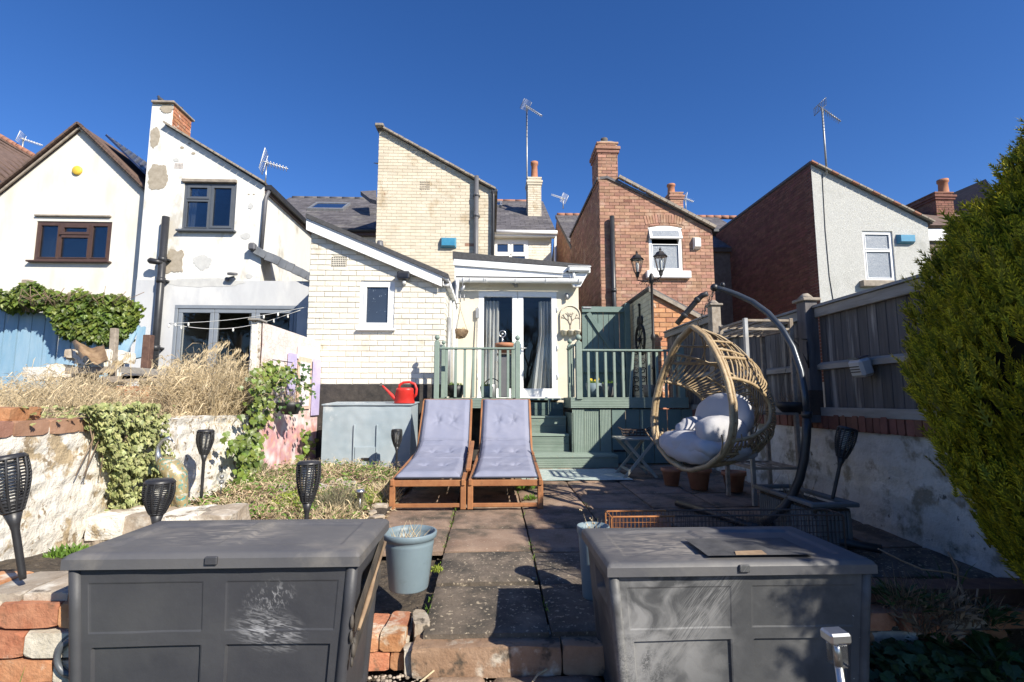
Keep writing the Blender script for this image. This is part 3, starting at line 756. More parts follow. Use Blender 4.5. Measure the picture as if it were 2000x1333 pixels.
# roof over the french doors
YF = 9.55
R0, R1, R2, R3 = PY(884, 491, YF), PY(1153, 518, YF), PY(1153, 524, YF), PY(884, 505, YF)
mb = MB(); mb.prism([R0, R1, R2, R3], (0, 2.6, 0)); mb.build('porch_roof', M['felt'], h)
a0, a1, a2, a3 = PY(886, 505, YF+.01), PY(1118, 523, YF+.01), PY(1100, 534, YF+.01), PY(886, 518, YF+.01)
mb = MB(); mb.prism([a0, a1, a2, a3], (0, .03, 0)); mb.build('fascia_board', M['upvc'], h)
for k in range(2):
    b0, b1 = PY(888, 519+k*12.5, YF+.05), PY(888, 531+k*12.5, YF+.05)
    c0, c1 = PY(1118, 533+k*6.6, YF+.05), PY(1118, 539+k*6.6, YF+.05)
    mb = MB(); mb.prism([b0, c0, c1, b1], (0, .02, 0)); mb.build('cladding_board', M['upvc'], h)
mb = MB(); s0 = PY(890, 560, YF+.07); s1 = PY(1135, 560, YF+.07)
mb.box(((s0.x+s1.x)/2, YF+.17, topz+.0), (s1.x-s0.x, .24, .03)); mb.build('soffit', M['upvc'], h)
gl, gr_ = PY(888, 547, YF), PY(1136, 547, YF)
mb = MB()
def gut(u, v):
    a = math.pi*(.0+v); x = gl.x + (gr_.x-gl.x)*u
    return (x, YF - .0 - .055*math.cos(a)*1.0 , gl.z + .035 - .085*math.sin(a))
mb.grid(gut, 1, 12); mb.build('gutter', M['upvc'], h)
for x in (905, 918, 946, 950, 1007, 1066, 1130):
    q = PY(x, 547, YF); mb = MB()
    pts = [(q.x, YF-.058*math.cos(math.pi*t/8), gl.z+.036-.088*math.sin(math.pi*t/8)) for t in range(9)]
    for t in range(8): mb.beam(pts[t], pts[t+1], .025, .008, up=(1,0,0))
    mb.build('gutter_bracket', M['upvc'], h)
e0, e1 = PY(1110, 525, YF-.02), PY(1152, 527, YF-.02)      # end box of the side gutter
mb = MB(); mb.cbox(((e0.x+e1.x)/2, YF-.03, e0.z-.02), (e1.x-e0.x, .10, .085), ch=.02); mb.cbox(((e0.x+e1.x)/2, YF-.03, e0.z+.03), (e1.x-e0.x+.03, .12, .018), ch=.004)
mb.tube([((e0.x+e1.x)/2-.1, YF-.0, e0.z-.05), ((e0.x+e1.x)/2-.1, YF, gl.z+.02)], .03, 10)
mb.prism([PY(1112, 535, YF+.02), PY(1150, 530, YF+.02), PY(1134, 560, YF+.02), PY(1120, 560, YF+.02)], (0, .1, 0)); mb.build('gutter_end', M['upvc'], h)
mb = MB(); mb.box((e1.x-.03, YF+1.3, e0.z-.01), (.11, 2.5, .09)); mb.build('side_gutter', M['upvc'], h)
q = PY(893, 560, YF-.02)
mb = MB(); mb.tube([(q.x, YF-.02, gl.z), (q.x, YF-.02, gl.z-.12), (XL1+.05, YF+.05, gl.z-.22), (XL1+.05, YF+.15, -.0)], .034, 12); mb.build('downpipe', M['upvc'], h)

# ---- tall yellow brick wing
YO = 11.5; FO = front(YO)
wl = uv(734, 470, YO)[0]; wr = uv(963, 470, YO)[0]; zp = uv(740, 252, YO)[1]; zp2 = uv(745, 256, YO)[1]; ze = uv(962, 374, YO)[1]
wing = [(wl, 1.2), (wr, 1.2), (wr, ze), (wl+.12, zp2), (wl, zp2)]
panel(h, 'wing_wall', FO, wing, [], .3, M['yellow_mortar'], -.002)
def ymask(x, z): return True
bricks(h, FO, [(wl, 2.0), (wr, 2.0), (wr, ze), (wl+.12, zp2), (wl, zp2)], [], M['yellow_brick'], alt=(M['red_brick'], lambda x, z: .25 if x < wl+.25 and z > 4.7 else (.06 if z > ze+(zp2-ze)*(wr-x)/(wr-wl)-.35 else .012)), bw=.226, bh=.0765, joint=.007, d=.006, ch=.002, wob=.003, maxparts=300, u0=wl)
mb = MB(); mb.box((wl+.1, (YO+.3+15)/2, (1.2+zp2)/2), (.2, 14.7-YO, zp2-1.2)); mb.box((wr-.1, (YO+.3+15)/2, (1.2+ze)/2), (.2, 14.7-YO, ze-1.2)); mb.build('wing_side_wall', M['yellow_mortar'], h)
mb = MB(); t = .045
mb.prism([(wl-.04, YO-.05, zp2), (wl+.12, YO-.05, zp2), (wr+.1, YO-.05, ze-.02), (wr+.1, YO-.05, ze-.02+t), (wl+.14, YO-.05, zp2+t+.03), (wl-.04, YO-.05, zp2+t+.03)], (0, 3.9, 0)); mb.build('wing_roof', M['slate'], h)
nb = 22
for k in range(nb):                         # verge stones along the slope
    a = Vector((wl+.12, YO-.07, zp2+.03)).lerp(Vector((wr+.06, YO-.07, ze+.02)), k/nb); b = Vector((wl+.12, YO-.07, zp2+.03)).lerp(Vector((wr+.06, YO-.07, ze+.02)), (k+.93)/nb)
    mb = MB(); mb.beam(a+Vector((0,U(-.01,.01),U(-.006,.006))), b, .04, .12, up=(0,1,0)); mb.build('verge_tile', M['stone_edge'], h)
mb = MB(); mb.cbox((wl+.03, YO-.03, zp2+.07), (.2, .3, .07), ch=.02); mb.build('coping_stone', M['stone_edge'], h)
vb = px_rect(820, 354, 840, 372, YO)
mb = MB()
for i in range(6):
    for j in range(4): mb.box((vb[0]+(vb[2]-vb[0])*(i+.5)/6, YO-.011, vb[1]+(vb[3]-vb[1])*(j+.5)/4), (.024, .006, .03))
mb.build('air_brick', M['stone_edge'], h)
pp = PY(931, 350, YO-.1); pb = PY(931, 500, YO-.1)
mb = MB(); mb.tube([(pp.x, YO-.11, .9), (pp.x, YO-.11, PY(931, 345, YO-.1).z)], .052, 14); mb.build('soil_pipe', M['grey_pipe'], h)
for py in (381, 421):
    q = PY(931, py, YO-.11); mb = MB(); mb.lathe([(.062,-.04),(.062,.04)], (pp.x, YO-.11, q.z), 14); mb.box((pp.x, YO-.05, q.z), (.16, .07, .03)); mb.build('pipe_collar', M['grey_pipe'], h)
pp = PY(960, 375, YO-.1)
mb = MB(); mb.tube([(wr-.005, YO-.08, ze-.05), (wr+.0, YO-.08, ze-.15), (wr-.01, YO-.08, .9)], .036, 12); mb.cbox((wr+.02, YO+.0, ze-.02), (.13, .2, .08), ch=.01); mb.build('rainwater_pipe', M['black_pipe'], h)

# ---- main terrace behind
YM, ZE, YR, ZR = 14.7, 5.02, 18.3, 7.35
XM0 = PY(573, 353, YR).x; XM1 = PY(1054, 390, YR).x
mb = MB(); mb.box(((XM0+XM1)/2, YM+.15, ZE/2), (XM1-XM0, .3, ZE)); mb.box((XM0+.15, YM+.31+3.4, ZE/2), (.3, 6.8, ZE)); mb.box((XM1-.15, YM+.31+3.4, ZE/2), (.3, 6.8, ZE))
mb.build('terrace_wall', M['white_render'], h)
mb = MB()
for X in (XM0+.02, XM1-.3): mb.prism([(X, YM, ZE-.02), (X, YR, ZR-.03), (X, YR*2-YM, ZE-.02)], (.28, 0, 0))
mb.build('gable_wall', M['yellow_mortar'], h)
bricks(h, front(YM), [(0, 3.0), (XM1, 3.0), (XM1, ZE-.08), (0, ZE-.08)], [(px_rect(961, 468, 1032, 520, YM)[0]-.02, 2.9, px_rect(961, 468, 1032, 520, YM)[2]+.02, px_rect(961, 470, 1032, 520, YM)[3]+.03)], M['white_brick'], bw=.236, bh=.083, joint=.008, d=.008, maxparts=60)
wl_ = PY(734, 400, YM).x
def roof_pt(px, y):                          # x on the roof plane for a given depth
    return None
slates(h, (XM0-.1, YM-.2, ZE-.13), (wl_+1.0, YM-.2, ZE-.13), (wl_+1.0, YR, ZR), (XM0-.1, YR, ZR), M['slate'], w=.30, h=.21, maxparts=300)
slates(h, (wl_+1.0, YM-.2, ZE-.13), (XM1+.12, YM-.2, ZE-.13), (XM1+.12, YR, ZR), (wl_+1.0, YR, ZR), M['slate'], w=.30, h=.21, maxparts=100)
mb = MB(); mb.prism([(XM0, YR, ZR-.02), (XM0, YR*2-YM, ZE-.1), (XM1, YR*2-YM, ZE-.1), (XM1, YR, ZR-.02)], (0, 0, -.05)); mb.build('rear_roof_slope', M['slate'], h)
for k in range(20):
    a = XM0 + (XM1-XM0)*k/20
    mb = MB(); mb.tube([(a, YR, ZR+.0), (a+(XM1-XM0)/20*.98, YR, ZR+.0)], .07, 8); mb.build('ridge_tile', M['ridge'] if a > -1 else M['slate'], h)
mb = MB(); mb.tube([(XM0, YM-.26, ZE-.16), (-1, YM-.26, ZE-.16)], .06, 10); mb.build('terrace_gutter', M['black_pipe'], h)
mb = MB(); mb.box(((XM0-1)/2, YM-.12, ZE-.22), (-1-XM0, .2, .12)); mb.build('eaves_board', M['brown_frame'], h)
mb = MB(); mb.tube([(.0, YM-.25, ZE-.15), (XM1+.14, YM-.25, ZE-.15)], .065, 10); mb.box((XM1/2, YM-.12, ZE-.2), (XM1+.2, .22, .12)); mb.build('terrace_gutter', M['upvc'], h)
mb = MB(); mb.tube([(XM1+.1, YM-.1, ZE-.2), (XM1+.06, YM-.08, 2.5)], .035, 10); mb.build('rainwater_pipe', M['upvc'], h)
wr2 = px_rect(963, 470, 1031, 520, YM)
win(h, front(YM), wr2[0], wr2[1], wr2[2], wr2[3], [(0,0,.5,.42,0),(.5,0,1,.42,0),(0,.42,.5,1,1),(.5,.42,1,1,1)], M['upvc'], M['glass_navy'], fw=.07, out=.02)
def rooflight(x0, x1, t0, t1, fm):           # on the main roof: t along the slope
    def rp(x, t, o=0): return Vector((x, YM+(YR-YM)*t, ZE+(ZR-ZE)*t)) + Vector((0, -.54, .84))*o
    mb = MB(); e = .07
    for (a, b, c, d) in ((x0, t0, x1, t0+.03), (x0, t1-.03, x1, t1), (x0, t0+.03, x0+e, t1-.03), (x1-e, t0+.03, x1, t1-.03)):
        mb.prism([rp(a,b,.09), rp(c,b,.09), rp(c,d,.09), rp(a,d,.09)], Vector((0,.054,-.084)))
    w = mb.build('roof_window', fm, h)
    mb = MB(); mb.prism([rp(x0+e,t0+.03,.07), rp(x1-e,t0+.03,.07), rp(x1-e,t1-.03,.07), rp(x0+e,t1-.03,.07)], Vector((0,.02,-.03))); mb.build('pane', M['glass_navy'], w)
xa = PY(606, 378, 16.7).x; xb = PY(675, 378, 16.7).x
rooflight(xa, xb, .50, .74, M['dull_steel'])
xa = PY(966, 396, 17.2).x; xb = PY(981, 396, 17.2).x
rooflight(xa, xb, .72, .90, M['dull_steel']); rooflight(xa-.05, xb-.2, .45, .62, M['dull_steel'])
# lead flashed dormer edge beside the wing
mb = MB(); mb.prism([PY(704, 374, 16.4), PY(735, 372, 16.6), PY(735, 392, 15.6), PY(722, 388, 15.7)], (0, .05, -.12)); mb.build('slate_dormer', M['slate'], h)
cxa, cxb = PY(1031, 380, 16.2).x, PY(1057, 380, 16.2).x
zc0 = PY(1040, 418, 16.2).z; zc1 = PY(1040, 349, 16.2).z
ch_ = chimney(h, cxa, cxb, 16.2, 16.75, zc0-.3, zc1, M['yellow_brick'], M['yellow_mortar'], cap=.05)
chimney_pot(ch_, ((cxa+cxb)/2+.02, 16.45, zc1+.05), .115, PY(1040, 316, 16.4).z-zc1-.05, M['terracotta'])
aerial((cxa-.02, 16.3, zc0+.1), PY(1033, 207, 16.3).z-zc0-.1, -.9, 9, 'tall thin mast with a small aerial rising beside the cream chimney pot', size=1.0, tilt=.75, mast=.028)
aerial((wl-.1, YO+.9, 4.1), 1.75, 1.5, 8, 'slender aerial standing half hidden behind the left edge of the yellow brick wing', size=.1, tilt=1.2, mast=.012)

def wroom(h, w, Y, cur):
    x0, z0, x1, z1 = w; a, b, c, d = x0-.2, z0-.3, x1+.2, z1+.2; y0, y1 = Y+.3, Y+1.9
    mb = MB()
    for q in ([(a,y1,b),(c,y1,b),(c,y1,d),(a,y1,d)], [(a,y0,b),(a,y1,b),(a,y1,d),(a,y0,d)], [(c,y0,b),(c,y1,b),(c,y1,d),(c,y0,d)], [(a,y0,b),(c,y0,b),(c,y1,b),(a,y1,b)], [(a,y0,d),(c,y0,d),(c,y1,d),(a,y1,d)]): mb.poly(q)
    mb.build('room', M['interior'], h)
    W = x1-x0; mb = MB(); mb.grid(lambda u, v: (x0+W*(cur[0]+(cur[1]-cur[0])*u*(1-.25*v)), Y+.22+.02*math.sin(u*18), z1+(z0-z1)*v), 24, 2); mb.build('curtain', M['curtain'], h)
    for k in range(4): mb = MB(); mb.lathe([(.03,0),(.04,.06),(.02,.12),(.001,.13)], (x0+W*(.35+.16*k), Y+.2, z0), 10); mb.build('sill_ornament', M['white_box'] if k % 2 else M['terracotta'], h)
# ---- white neighbour house with bifold doors
YW = 10.0; FW = front(YW)
h2 = empty('white_house', (-5.2, 12, -.4), 'white rendered house with patchy chimney gable, grey lower wall and grey bifold doors', 'house')
XW0 = uv(276, 450, YW)[0]; XW1 = uv(514, 430, YW)[0]; XW2 = uv(612, 600, YW)[0]
zcT = uv(318, 203, YW)[1]; xcR = uv(337, 220, YW)[0]; zS = uv(342, 252, YW)[1]; zE2 = uv(515, 364, YW)[1]
ww = px_rect(357, 357, 460, 451, YW)
zg = uv(400, 548, YW)[1]
bf = px_rect(337, 597, 578, 740, YW); bf = (bf[0], -.28, bf[2], bf[3])
zfl = uv(505, 490, YW)[1]; zfr = uv(600, 540, YW)[1]; xfr = uv(600, 540, YW)[0]
panel(h2, 'upper_wall', FW, [(XW0, zg), (XW1, zg), (XW1, zE2), (xcR, zS), (XW0, zS)], [ww], .3, M['white_render'])
panel(h2, 'lower_wall', FW, [(XW0, -.6), (XW2+.3, -.6), (XW2+.3, zg-.002), (XW0, zg-.002)], [bf], .3, M['grey_render'], .012)
panel(h2, 'extension_gable', FW, [(XW1+.003, zg), (XW2+.3, zg), (XW2+.3, zfr-.2), (xfr, zfr-.04), (XW1+.003, zfl-.02)], [], .3, M['grey_render'], .012)
mb = MB(); mb.box((XW1-.15, (YW+.3+15)/2, (zE2+1.5)/2), (.3, 14.7-YW, zE2-1.5)); mb.build('side_wall', M['white_render'], h2)
mb = MB(); mb.box((XW0+.15, (YW+.3+15)/2, (zS-.5)/2), (.3, 14.7-YW, zS+.5)); mb.build('far_side_wall', M['white_render'], h2)
# plaster patches, raised a few millimetres, ragged outlines
def patch(fr, px, py, rx, ry, Y, mat, seed, parent, d=.008, pts=64, pw=1):
    pts = max(pts, 40) if pts > 10 else pts
    rr = random.Random(seed); c = PY(px, py, Y); k = Y/FPX
    pl = []
    for i in range(pts):
        a = 2*math.pi*i/pts; e = 1+.34*mnoise.noise(Vector((math.cos(a)*1.3+seed*3.1, math.sin(a)*1.3, 0)))+.16*mnoise.noise(Vector((math.cos(a)*4+seed, math.sin(a)*4, 2)))+rr.uniform(-.035, .035)
        ca, sa = math.cos(a), math.sin(a)
        if pw != 1: ca = math.copysign(abs(ca)**pw, ca); sa = math.copysign(abs(sa)**pw, sa)
        pl.append(fr.p(c.x+rx*k*ca*e, c.z+ry*k*sa*e, d))
    mb = MB(); mb.prism(pl, -fr.n*(d-.001)); return mb.build('plaster_patch', mat, parent)
patch(FW, 309, 347, 21, 26, YW, M['bare_patch'], 1, h2)
patch(FW, 303, 268, 9, 22, YW, M['bare_patch'], 2, h2, .007)
patch(FW, 341, 511, 17, 24, YW, M['bare_patch'], 3, h2, .010, pw=.6)
patch(FW, 396, 513, 17, 15, YW, M['grey_patch'], 4, h2, .006)
patch(FW, 400, 553, 70, 9, YW, M['grey_patch'], 5, h2, .016)
patch(FW, 490, 403, 5, 6, YW, M['grey_patch'], 6, h2)
for i, (x, y, r) in enumerate(((370, 281, 3), (378, 300, 4), (356, 289, 4), (486, 380, 2), (496, 380, 2), (344, 313, 6), (487, 540, 7), (480, 462, 10), (352, 445, 4))):
    patch(FW, x, y, r, r*.7, YW, M['bare_patch' if i < 5 else 'grey_patch'], 20+i, h2, .006, 9)
mb = MB()
vb = px_rect(341, 319, 358, 330, YW)
for i in range(6):
    for j in range(4): mb.box((vb[0]+(vb[2]-vb[0])*(i+.5)/6, YW-.004, vb[1]+(vb[3]-vb[1])*(j+.5)/4), (.018, .006, .018))
mb.build('air_brick', M['pink_stone'], h2)
# chimney on the gable
c2 = MB(); dC = .62; c2.box(((XW0+xcR)/2, YW+dC/2+.004, (zS+.002+zcT)/2), (xcR-XW0, dC, zcT-zS-.002))
cc = c2.build('chimney', M['white_render'], h2)
bricks(cc, side_right(xcR), [(YW+.01, zS-.1), (YW+dC, zS-.1), (YW+dC, zcT), (YW+.01, zcT)], [], M['old_brick'], maxparts=60, d=.012)
mb = MB(); mb.cbox(((XW0+.06+xcR)/2, YW+dC/2, zcT+.02), (xcR-XW0+.04, dC+.12, .05), ch=.01); mb.build('coping_stone', M['stone_edge'], cc)
patch(FW, 326, 213, 14, 8, YW, M['bare_patch'], 40, cc, .008)
mb = MB(); pS = Vector((xcR-.1, YW-.04, zS+.06)); pE = Vector((XW1+.04, YW-.04, zE2+.0))
mb.prism([pS, pE, pE+Vector((0,0,.05)), pS+Vector((0,0,.05))], (0, 5.6, 0)); mb.build('roof', M['slate'], h2)
for k in range(16):
    a = pS.lerp(pE, k/16)+Vector((0,-.02,.035)); b = pS.lerp(pE, (k+.93)/16)+Vector((0,-.02,.035)); mb = MB(); mb.beam(a, b, .035, .1, up=(0,1,0)); mb.build('verge_tile', M['stone_edge'], h2)
mb = MB(); mb.beam((XW1+.07, YW-.02, zE2-.03), (XW1+.07, 14.6, zE2-.03), .12, .10); mb.build('gutter', M['black_pipe'], h2)
mb = MB(); mb.beam((XW1+.03, YW, zE2-.11), (XW1+.03, 14.6, zE2-.11), .05, .06); mb.build('eaves_board', M['brown_frame'], h2)
q1 = PY(519, 400, YW-.05); q2 = PY(512, 486, YW-.05)
mb = MB(); mb.tube([(XW1+.07, YW+.05, zE2-.06), (XW1+.07, YW-.02, zE2-.16), (XW1+.05, YW-.05, zE2-.26), (XW1+.02, YW-.05, zfl+.02)], .036, 12); mb.build('downpipe', M['grey_pipe'], h2)
mb = MB()
f0, f1 = Vector((XW1-.14, YW-.07, zfl+.05)), Vector((xfr+.3, YW-.07, zfr-.10))
mb.prism([f0, f1, f1-Vector((0,0,.10)), f0-Vector((0,0,.10))], (0, .5, 0)); mb.build('lead_flashing', M['lead'], h2)
for k in range(10):
    a = f0.lerp(f1, k/10)+Vector((0,-.012,-.035)); b = f0.lerp(f1, (k+1)/10)+Vector((0,-.012,-.035)); mb = MB(); mb.beam(a+Vector((0,0,U(-.012,.012))), b+Vector((0,0,U(-.01,.01))), .13+U(0,.05), .05, up=(0,1,0), ch=.006); mb.build('lead_sheet', M['lead'], h2)
mb = MB(); mb.cbox((XW1-.12, YW-.12, zfl+.04), (.13, .12, .15), ch=.03); mb.build('pipe_hopper', M['grey_pipe'], h2)
win(h2, FW, *ww, [(0,0,.5,.66,0),(0,.66,.5,1,1),(.5,0,1,1,1)], M['anthracite'], M['window_glass'], fw=.06, out=-.02, sill=(.05,.04,.10))
wroom(h2, ww, YW, (.04, .16))
lt = px_rect(359, 352, 461, 359, YW)
mb = MB(); mb.cbox(((lt[0]+lt[2])/2, YW-.01, (lt[1]+lt[3])/2+.01), (lt[2]-lt[0]+.05, .07, .07), ch=.01); mb.build('lintel', M['stone_edge'], h2)
q = PY(518, 366, YW+.3); aerial(tuple(q), PY(518, 322, YW+.3).z-q.z+.05, .25, 7, 'white grid aerial above the right corner of the white rendered house', mat='white_box', size=.42, mast=.014, tilt=.2, grid=True)   # grid aerial
# soil pipe with spot light
pp = PY(318, 500, YW-.12)
sp = px_rect(308, 424, 328, 740, YW-.12)
mb = MB(); mb.tube([(pp.x, YW-.12, -.4), (pp.x, YW-.12, sp[3])], .066, 14); mb.build('soil_pipe', M['black_pipe'], h2)
for py in (507, 548, 680):
    q = PY(318, py, YW-.12); mb = MB(); mb.lathe([(.078,-.05),(.078,.05)], (pp.x, YW-.12, q.z), 14); mb.box((pp.x, YW-.06, q.z), (.2, .1, .03)); mb.build('pipe_collar', M['black_pipe'], h2)
# bifold doors: three leaves, one opened inwards at the left
mb = MB(); x0, z0, x1, z1 = bf
mb.cbox(((x0+x1)/2, YW+.03, z1-.035), (x1-x0, .09, .07), ch=.006); mb.cbox((x0+.03, YW+.03, (z0+z1-.07)/2), (.06, .09, z1-.07-z0), ch=.006); mb.cbox((x1-.03, YW+.03, (z0+z1-.07)/2), (.06, .09, z1-.07-z0), ch=.006)
mb.cbox(((x0+x1)/2, YW+.03, z0+.02), (x1-x0-.13, .09, .04), ch=.006); mb.build('bifold_frame', M['bifold_grey'], h2)
xs_ = [x0+.065, uv(416, 650, YW)[0], uv(497, 650, YW)[0], x1-.065]
for k in range(3):
    a, b = xs_[k]+.004, xs_[k+1]-.004; mb = MB(); f = .075; zz0, zz1 = z0+.045, z1-.075
    for (p, q, r_, s_) in ((a, zz0, b, zz0+.1), (a, zz1-f, b, zz1), (a, zz0+.1, a+f, zz1-f), (b-f, zz0+.1, b, zz1-f)):
        mb.cbox(((p+r_)/2, YW+.03, (q+s_)/2), (r_-p, .06, s_-q), ch=.006)
    d = mb.build('bifold_door', M['bifold_grey'], h2)
    mb = MB(); mb.box(((a+b)/2, YW+.03, (zz0+.1+zz1-f)/2), (b-a-2*f, .02, zz1-f-zz0-.1)); mb.build('pane', M['clear_glass'], d)
mb = MB(); ya, yb = YW+.3, 14.5; rx0, rx1, rt = x0-.8, x1+.5, z1+.15
mb.poly([(rx0, ya, z0),(rx1, ya, z0),(rx1, yb, z0),(rx0, yb, z0)]); mb.poly([(rx0, yb, z0),(rx1, yb, z0),(rx1, yb, rt),(rx0, yb, rt)])
mb.poly([(rx0, ya, z0),(rx0, yb, z0),(rx0, yb, rt),(rx0, ya, rt)]); mb.poly([(rx1, ya, z0),(rx1, yb, z0),(rx1, yb, rt),(rx1, ya, rt)]); mb.poly([(rx0, ya, rt),(rx1, ya, rt),(rx1, yb, rt),(rx0, yb, rt)])
mb.build('room', M['interior'], h2)
mb = MB(); q = PY(349, 660, YW+.2)
mb.grid(lambda u, v: (q.x-.06+.13*u, YW+.22+.02*math.sin(u*20), z1-.2+(z0-z1+.25)*v), 16, 2); mb.build('curtain', M['curtain'], h2)

# ---- cream gabled house at far left
YC = 10.4; FC = front(YC)
h3 = empty('cream_gabled_house', (-8.3, 13, -.4), 'cream rendered house with plain gable, brown window and solar panels on its roof', 'house')
pk = uv(160, 253, YC); er = uv(284, 374, YC); el = uv(-60, 430, YC)
wc = px_rect(68, 433, 216, 511, YC)
panel(h3, 'gable_wall', FC, [(el[0], -.6), (er[0]+.1, -.6), (er[0]+.1, er[1]-.1), pk, el], [wc], .3, M['cream_render'])
win(h3, FC, *wc, [(0,0,.29,1,0),(.29,0,.74,.68,0),(.29,.68,.74,1,1),(.74,0,1,1,0)], M['brown_frame'], M['glass_dark'], fw=.07, out=-.02, sill=(.06,.035,.10), gmats=[M['window_glass']]*4)
wroom(h3, wc, YC, (.03, .25))
mb = MB(); lt = px_rect(70, 423, 218, 427, YC); mb.cbox(((lt[0]+lt[2])/2, YC-.02, lt[3]), (lt[2]-lt[0], .06, .035), ch=.006); mb.build('lintel', M['stone_edge'], h3)
yb = 17.0
for side, e in ((1, er), (-1, el)):
    a = Vector((pk[0], YC-.06, pk[1]+.02)); b = Vector((e[0], YC-.06, e[1]+.02)); b = a+(b-a)*1.05
    mb = MB(); mb.prism([a, b, b+Vector((0,0,.06)), a+Vector((0,0,.06))], (0, yb-YC, 0)); mb.build('roof_slope', M['clay_tile'], h3)
    mb = MB(); mb.prism([a-Vector((0,.02,.05)), b-Vector((0,.02,.05)), b-Vector((0,.02,0)), a-Vector((0,.02,0))], (0, .03, 0)); mb.build('barge_board', M['stone_edge'], h3)
    n = 26
    for k in range(n):
        p = a.lerp(b, (k+.5)/n); mb = MB(); mb.beam(a.lerp(b, k/n)+Vector((0,-.03,.06)), a.lerp(b, (k+.96)/n)+Vector((0,-.03,.065)), .04, .1, up=(0,1,0)); mb.build('verge_tile', M['clay_tile'], h3)
a = Vector((pk[0], YC-.06, pk[1]+.10)); b = Vector((er[0], YC-.06, er[1]+.10)); dd = (b-a)
nn = Vector((dd.z, 0, -dd.x)); nn = (-nn if nn.z < 0 else nn).normalized()
sp_ = empty('solar_panel_array', a+dd*.3, 'row of dark blue solar panels on the right slope of the cream gabled roof', 'solar panels')
for k in range(4):
    y0 = YC+.35+k*1.02
    mb = MB(); mb.prism([a+dd*.12+nn*.16+Vector((0,y0-YC,0)), a+dd*1.0+nn*.16+Vector((0,y0-YC,0)), a+dd*1.0+nn*.16+Vector((0,y0-YC+1.0,0)), a+dd*.12+nn*.16+Vector((0,y0-YC+1.0,0))], -nn*.04)
    pn = mb.build('solar_panel', M['solar_cell'], sp_)
    mb = MB()
    for j in range(1, 12):
        t = .12+.88*j/12; mb.beam(a+dd*t+nn*.163+Vector((0,y0-YC,0)), a+dd*t+nn*.163+Vector((0,y0-YC+1.0,0)), .01, .004)
    for j in range(7):
        mb.beam(a+dd*.12+nn*.163+Vector((0,y0-YC+j/6,0)), a+dd+nn*.163+Vector((0,y0-YC+j/6,0)), .01, .004)
    mb.build('cell_grid', M['dull_steel'], pn)
# house further left
h4 = empty('tiled_house', (-13, 14, -.4), 'brown tiled roof slope with orange ridge at the far left edge', 'house')
Y4 = 12.5
mb = MB(); p0, p1 = PY(0, 268, 15.5), PY(74, 313, 15.5); pa = PY(22, 356, 12.2); pz = PY(-150, 190, 15.5)
mb.prism([PY(-60, 235, 15.5), PY(76, 314, 15.5), PY(24, 362, 12.2), PY(-60, 292, 12.2)], (0, 0, -.12)); mb.build('roof_slope', M['clay_tile'], h4)
for k in range(14):
    a = PY(-60, 232, 15.5).lerp(PY(76, 311, 15.5), k/14); b = PY(-60, 232, 15.5).lerp(PY(76, 311, 15.5), (k+.95)/14)
    mb = MB(); mb.tube([a, b], .08, 8); mb.build('ridge_tile', M['ridge'], h4)
A0, B0, C0, D0 = PY(-60, 235, 15.5), PY(76, 314, 15.5), PY(24, 362, 12.2), PY(-60, 292, 12.2)
for j in range(9):
    mb = MB()
    l0, l1 = A0.lerp(D0, (j+.5)/9), B0.lerp(C0, (j+.5)/9)
    mb.beam(l0+Vector((0,0,.03)), l1+Vector((0,0,.03)), .3, .03); mb.build('tile_course', M['clay_tile'], h4)
panel(h4, 'gable_wall', front(12.3), [uv(-60, 430, 12.3), uv(60, 430, 12.3), uv(26, 366, 12.3), uv(-60, 300, 12.3)], [], .2, M['cream_render'])
aerial(tuple(PY(42, 305, 15.5)), .55, .3, 7, 'pale aerial just above the tiled roof at the far left', mat='white_box', size=.5)

# ---- red brick house
YB = 11.0; FB = front(YB)
h5 = empty('brick_house', (3.5, 13, -.5), 'red brick house with tall chimney, black soil pipe and white sash window', 'house')
XB0 = uv(1172, 450, YB)[0]; XB1 = uv(1393, 500, YB)[0]; zk = uv(1205, 352, YB)[1]; xk = uv(1207, 350, YB)[0]; zr = uv(1390, 450, YB)[1]
wb = px_rect(1268, 443, 1331, 531, YB)
panel(h5, 'front_wall', FB, [(XB0, -.5), (XB1, -.5), (XB1, zr), (xk, zk), (XB0, zk)], [wb], .3, M['red_mortar'], -.002)
bricks(h5, FB, [(XB0, .8), (XB1, .8), (XB1, zr), (xk, zk), (XB0, zk)], [(wb[0]-.02, wb[1], wb[2]+.02, wb[3])], M['red_brick'], bw=.225, bh=.075, joint=.008, d=.008, ch=.002, u0=XB0)
mb = MB(); mb.box((XB0+.15, (YB+.3+15.2)/2, (zk-.5)/2), (.3, 14.9-YB, zk+.5)); mb.box((XB1-.15, (YB+.3+15.2)/2, (zr-.5)/2), (.3, 14.9-YB, zr+.5)); mb.build('side_wall', M['dark_mortar'], h5)
bricks(h5, side_left(XB0), [(-15.2, .5), (-YB, .5), (-YB, zk), (-15.2, zk)], [], M['red_brick'], bw=.225, bh=.075, joint=.008, d=.010, ch=.002, maxparts=150)
mb = MB(); a = Vector((xk-.25, YB-.04, zk+.02)); b = Vector((XB1+.06, YB-.04, zr+.02))
mb.prism([Vector((XB0-.05, YB-.0, zk)), a, b, b+Vector((0,0,.06)), a+Vector((0,0,.06)), Vector((XB0-.05, YB, zk+.06))], (0, 4.2, 0)); mb.build('roof', M['slate'], h5)
for k in range(14):
    a_ = Vector((xk-.0, YB-.05, zk+.03)); mb = MB(); mb.beam(a_.lerp(b, k/14)+Vector((0,-.02,.02)), a_.lerp(b, (k+.95)/14)+Vector((0,-.02,.02)), .06, .1, up=(0,1,0)); mb.build('verge_tile', M['stone_edge'], h5)
x0c, x1c = uv(1164, 300, YB)[0], uv(1204, 300, YB)[0]
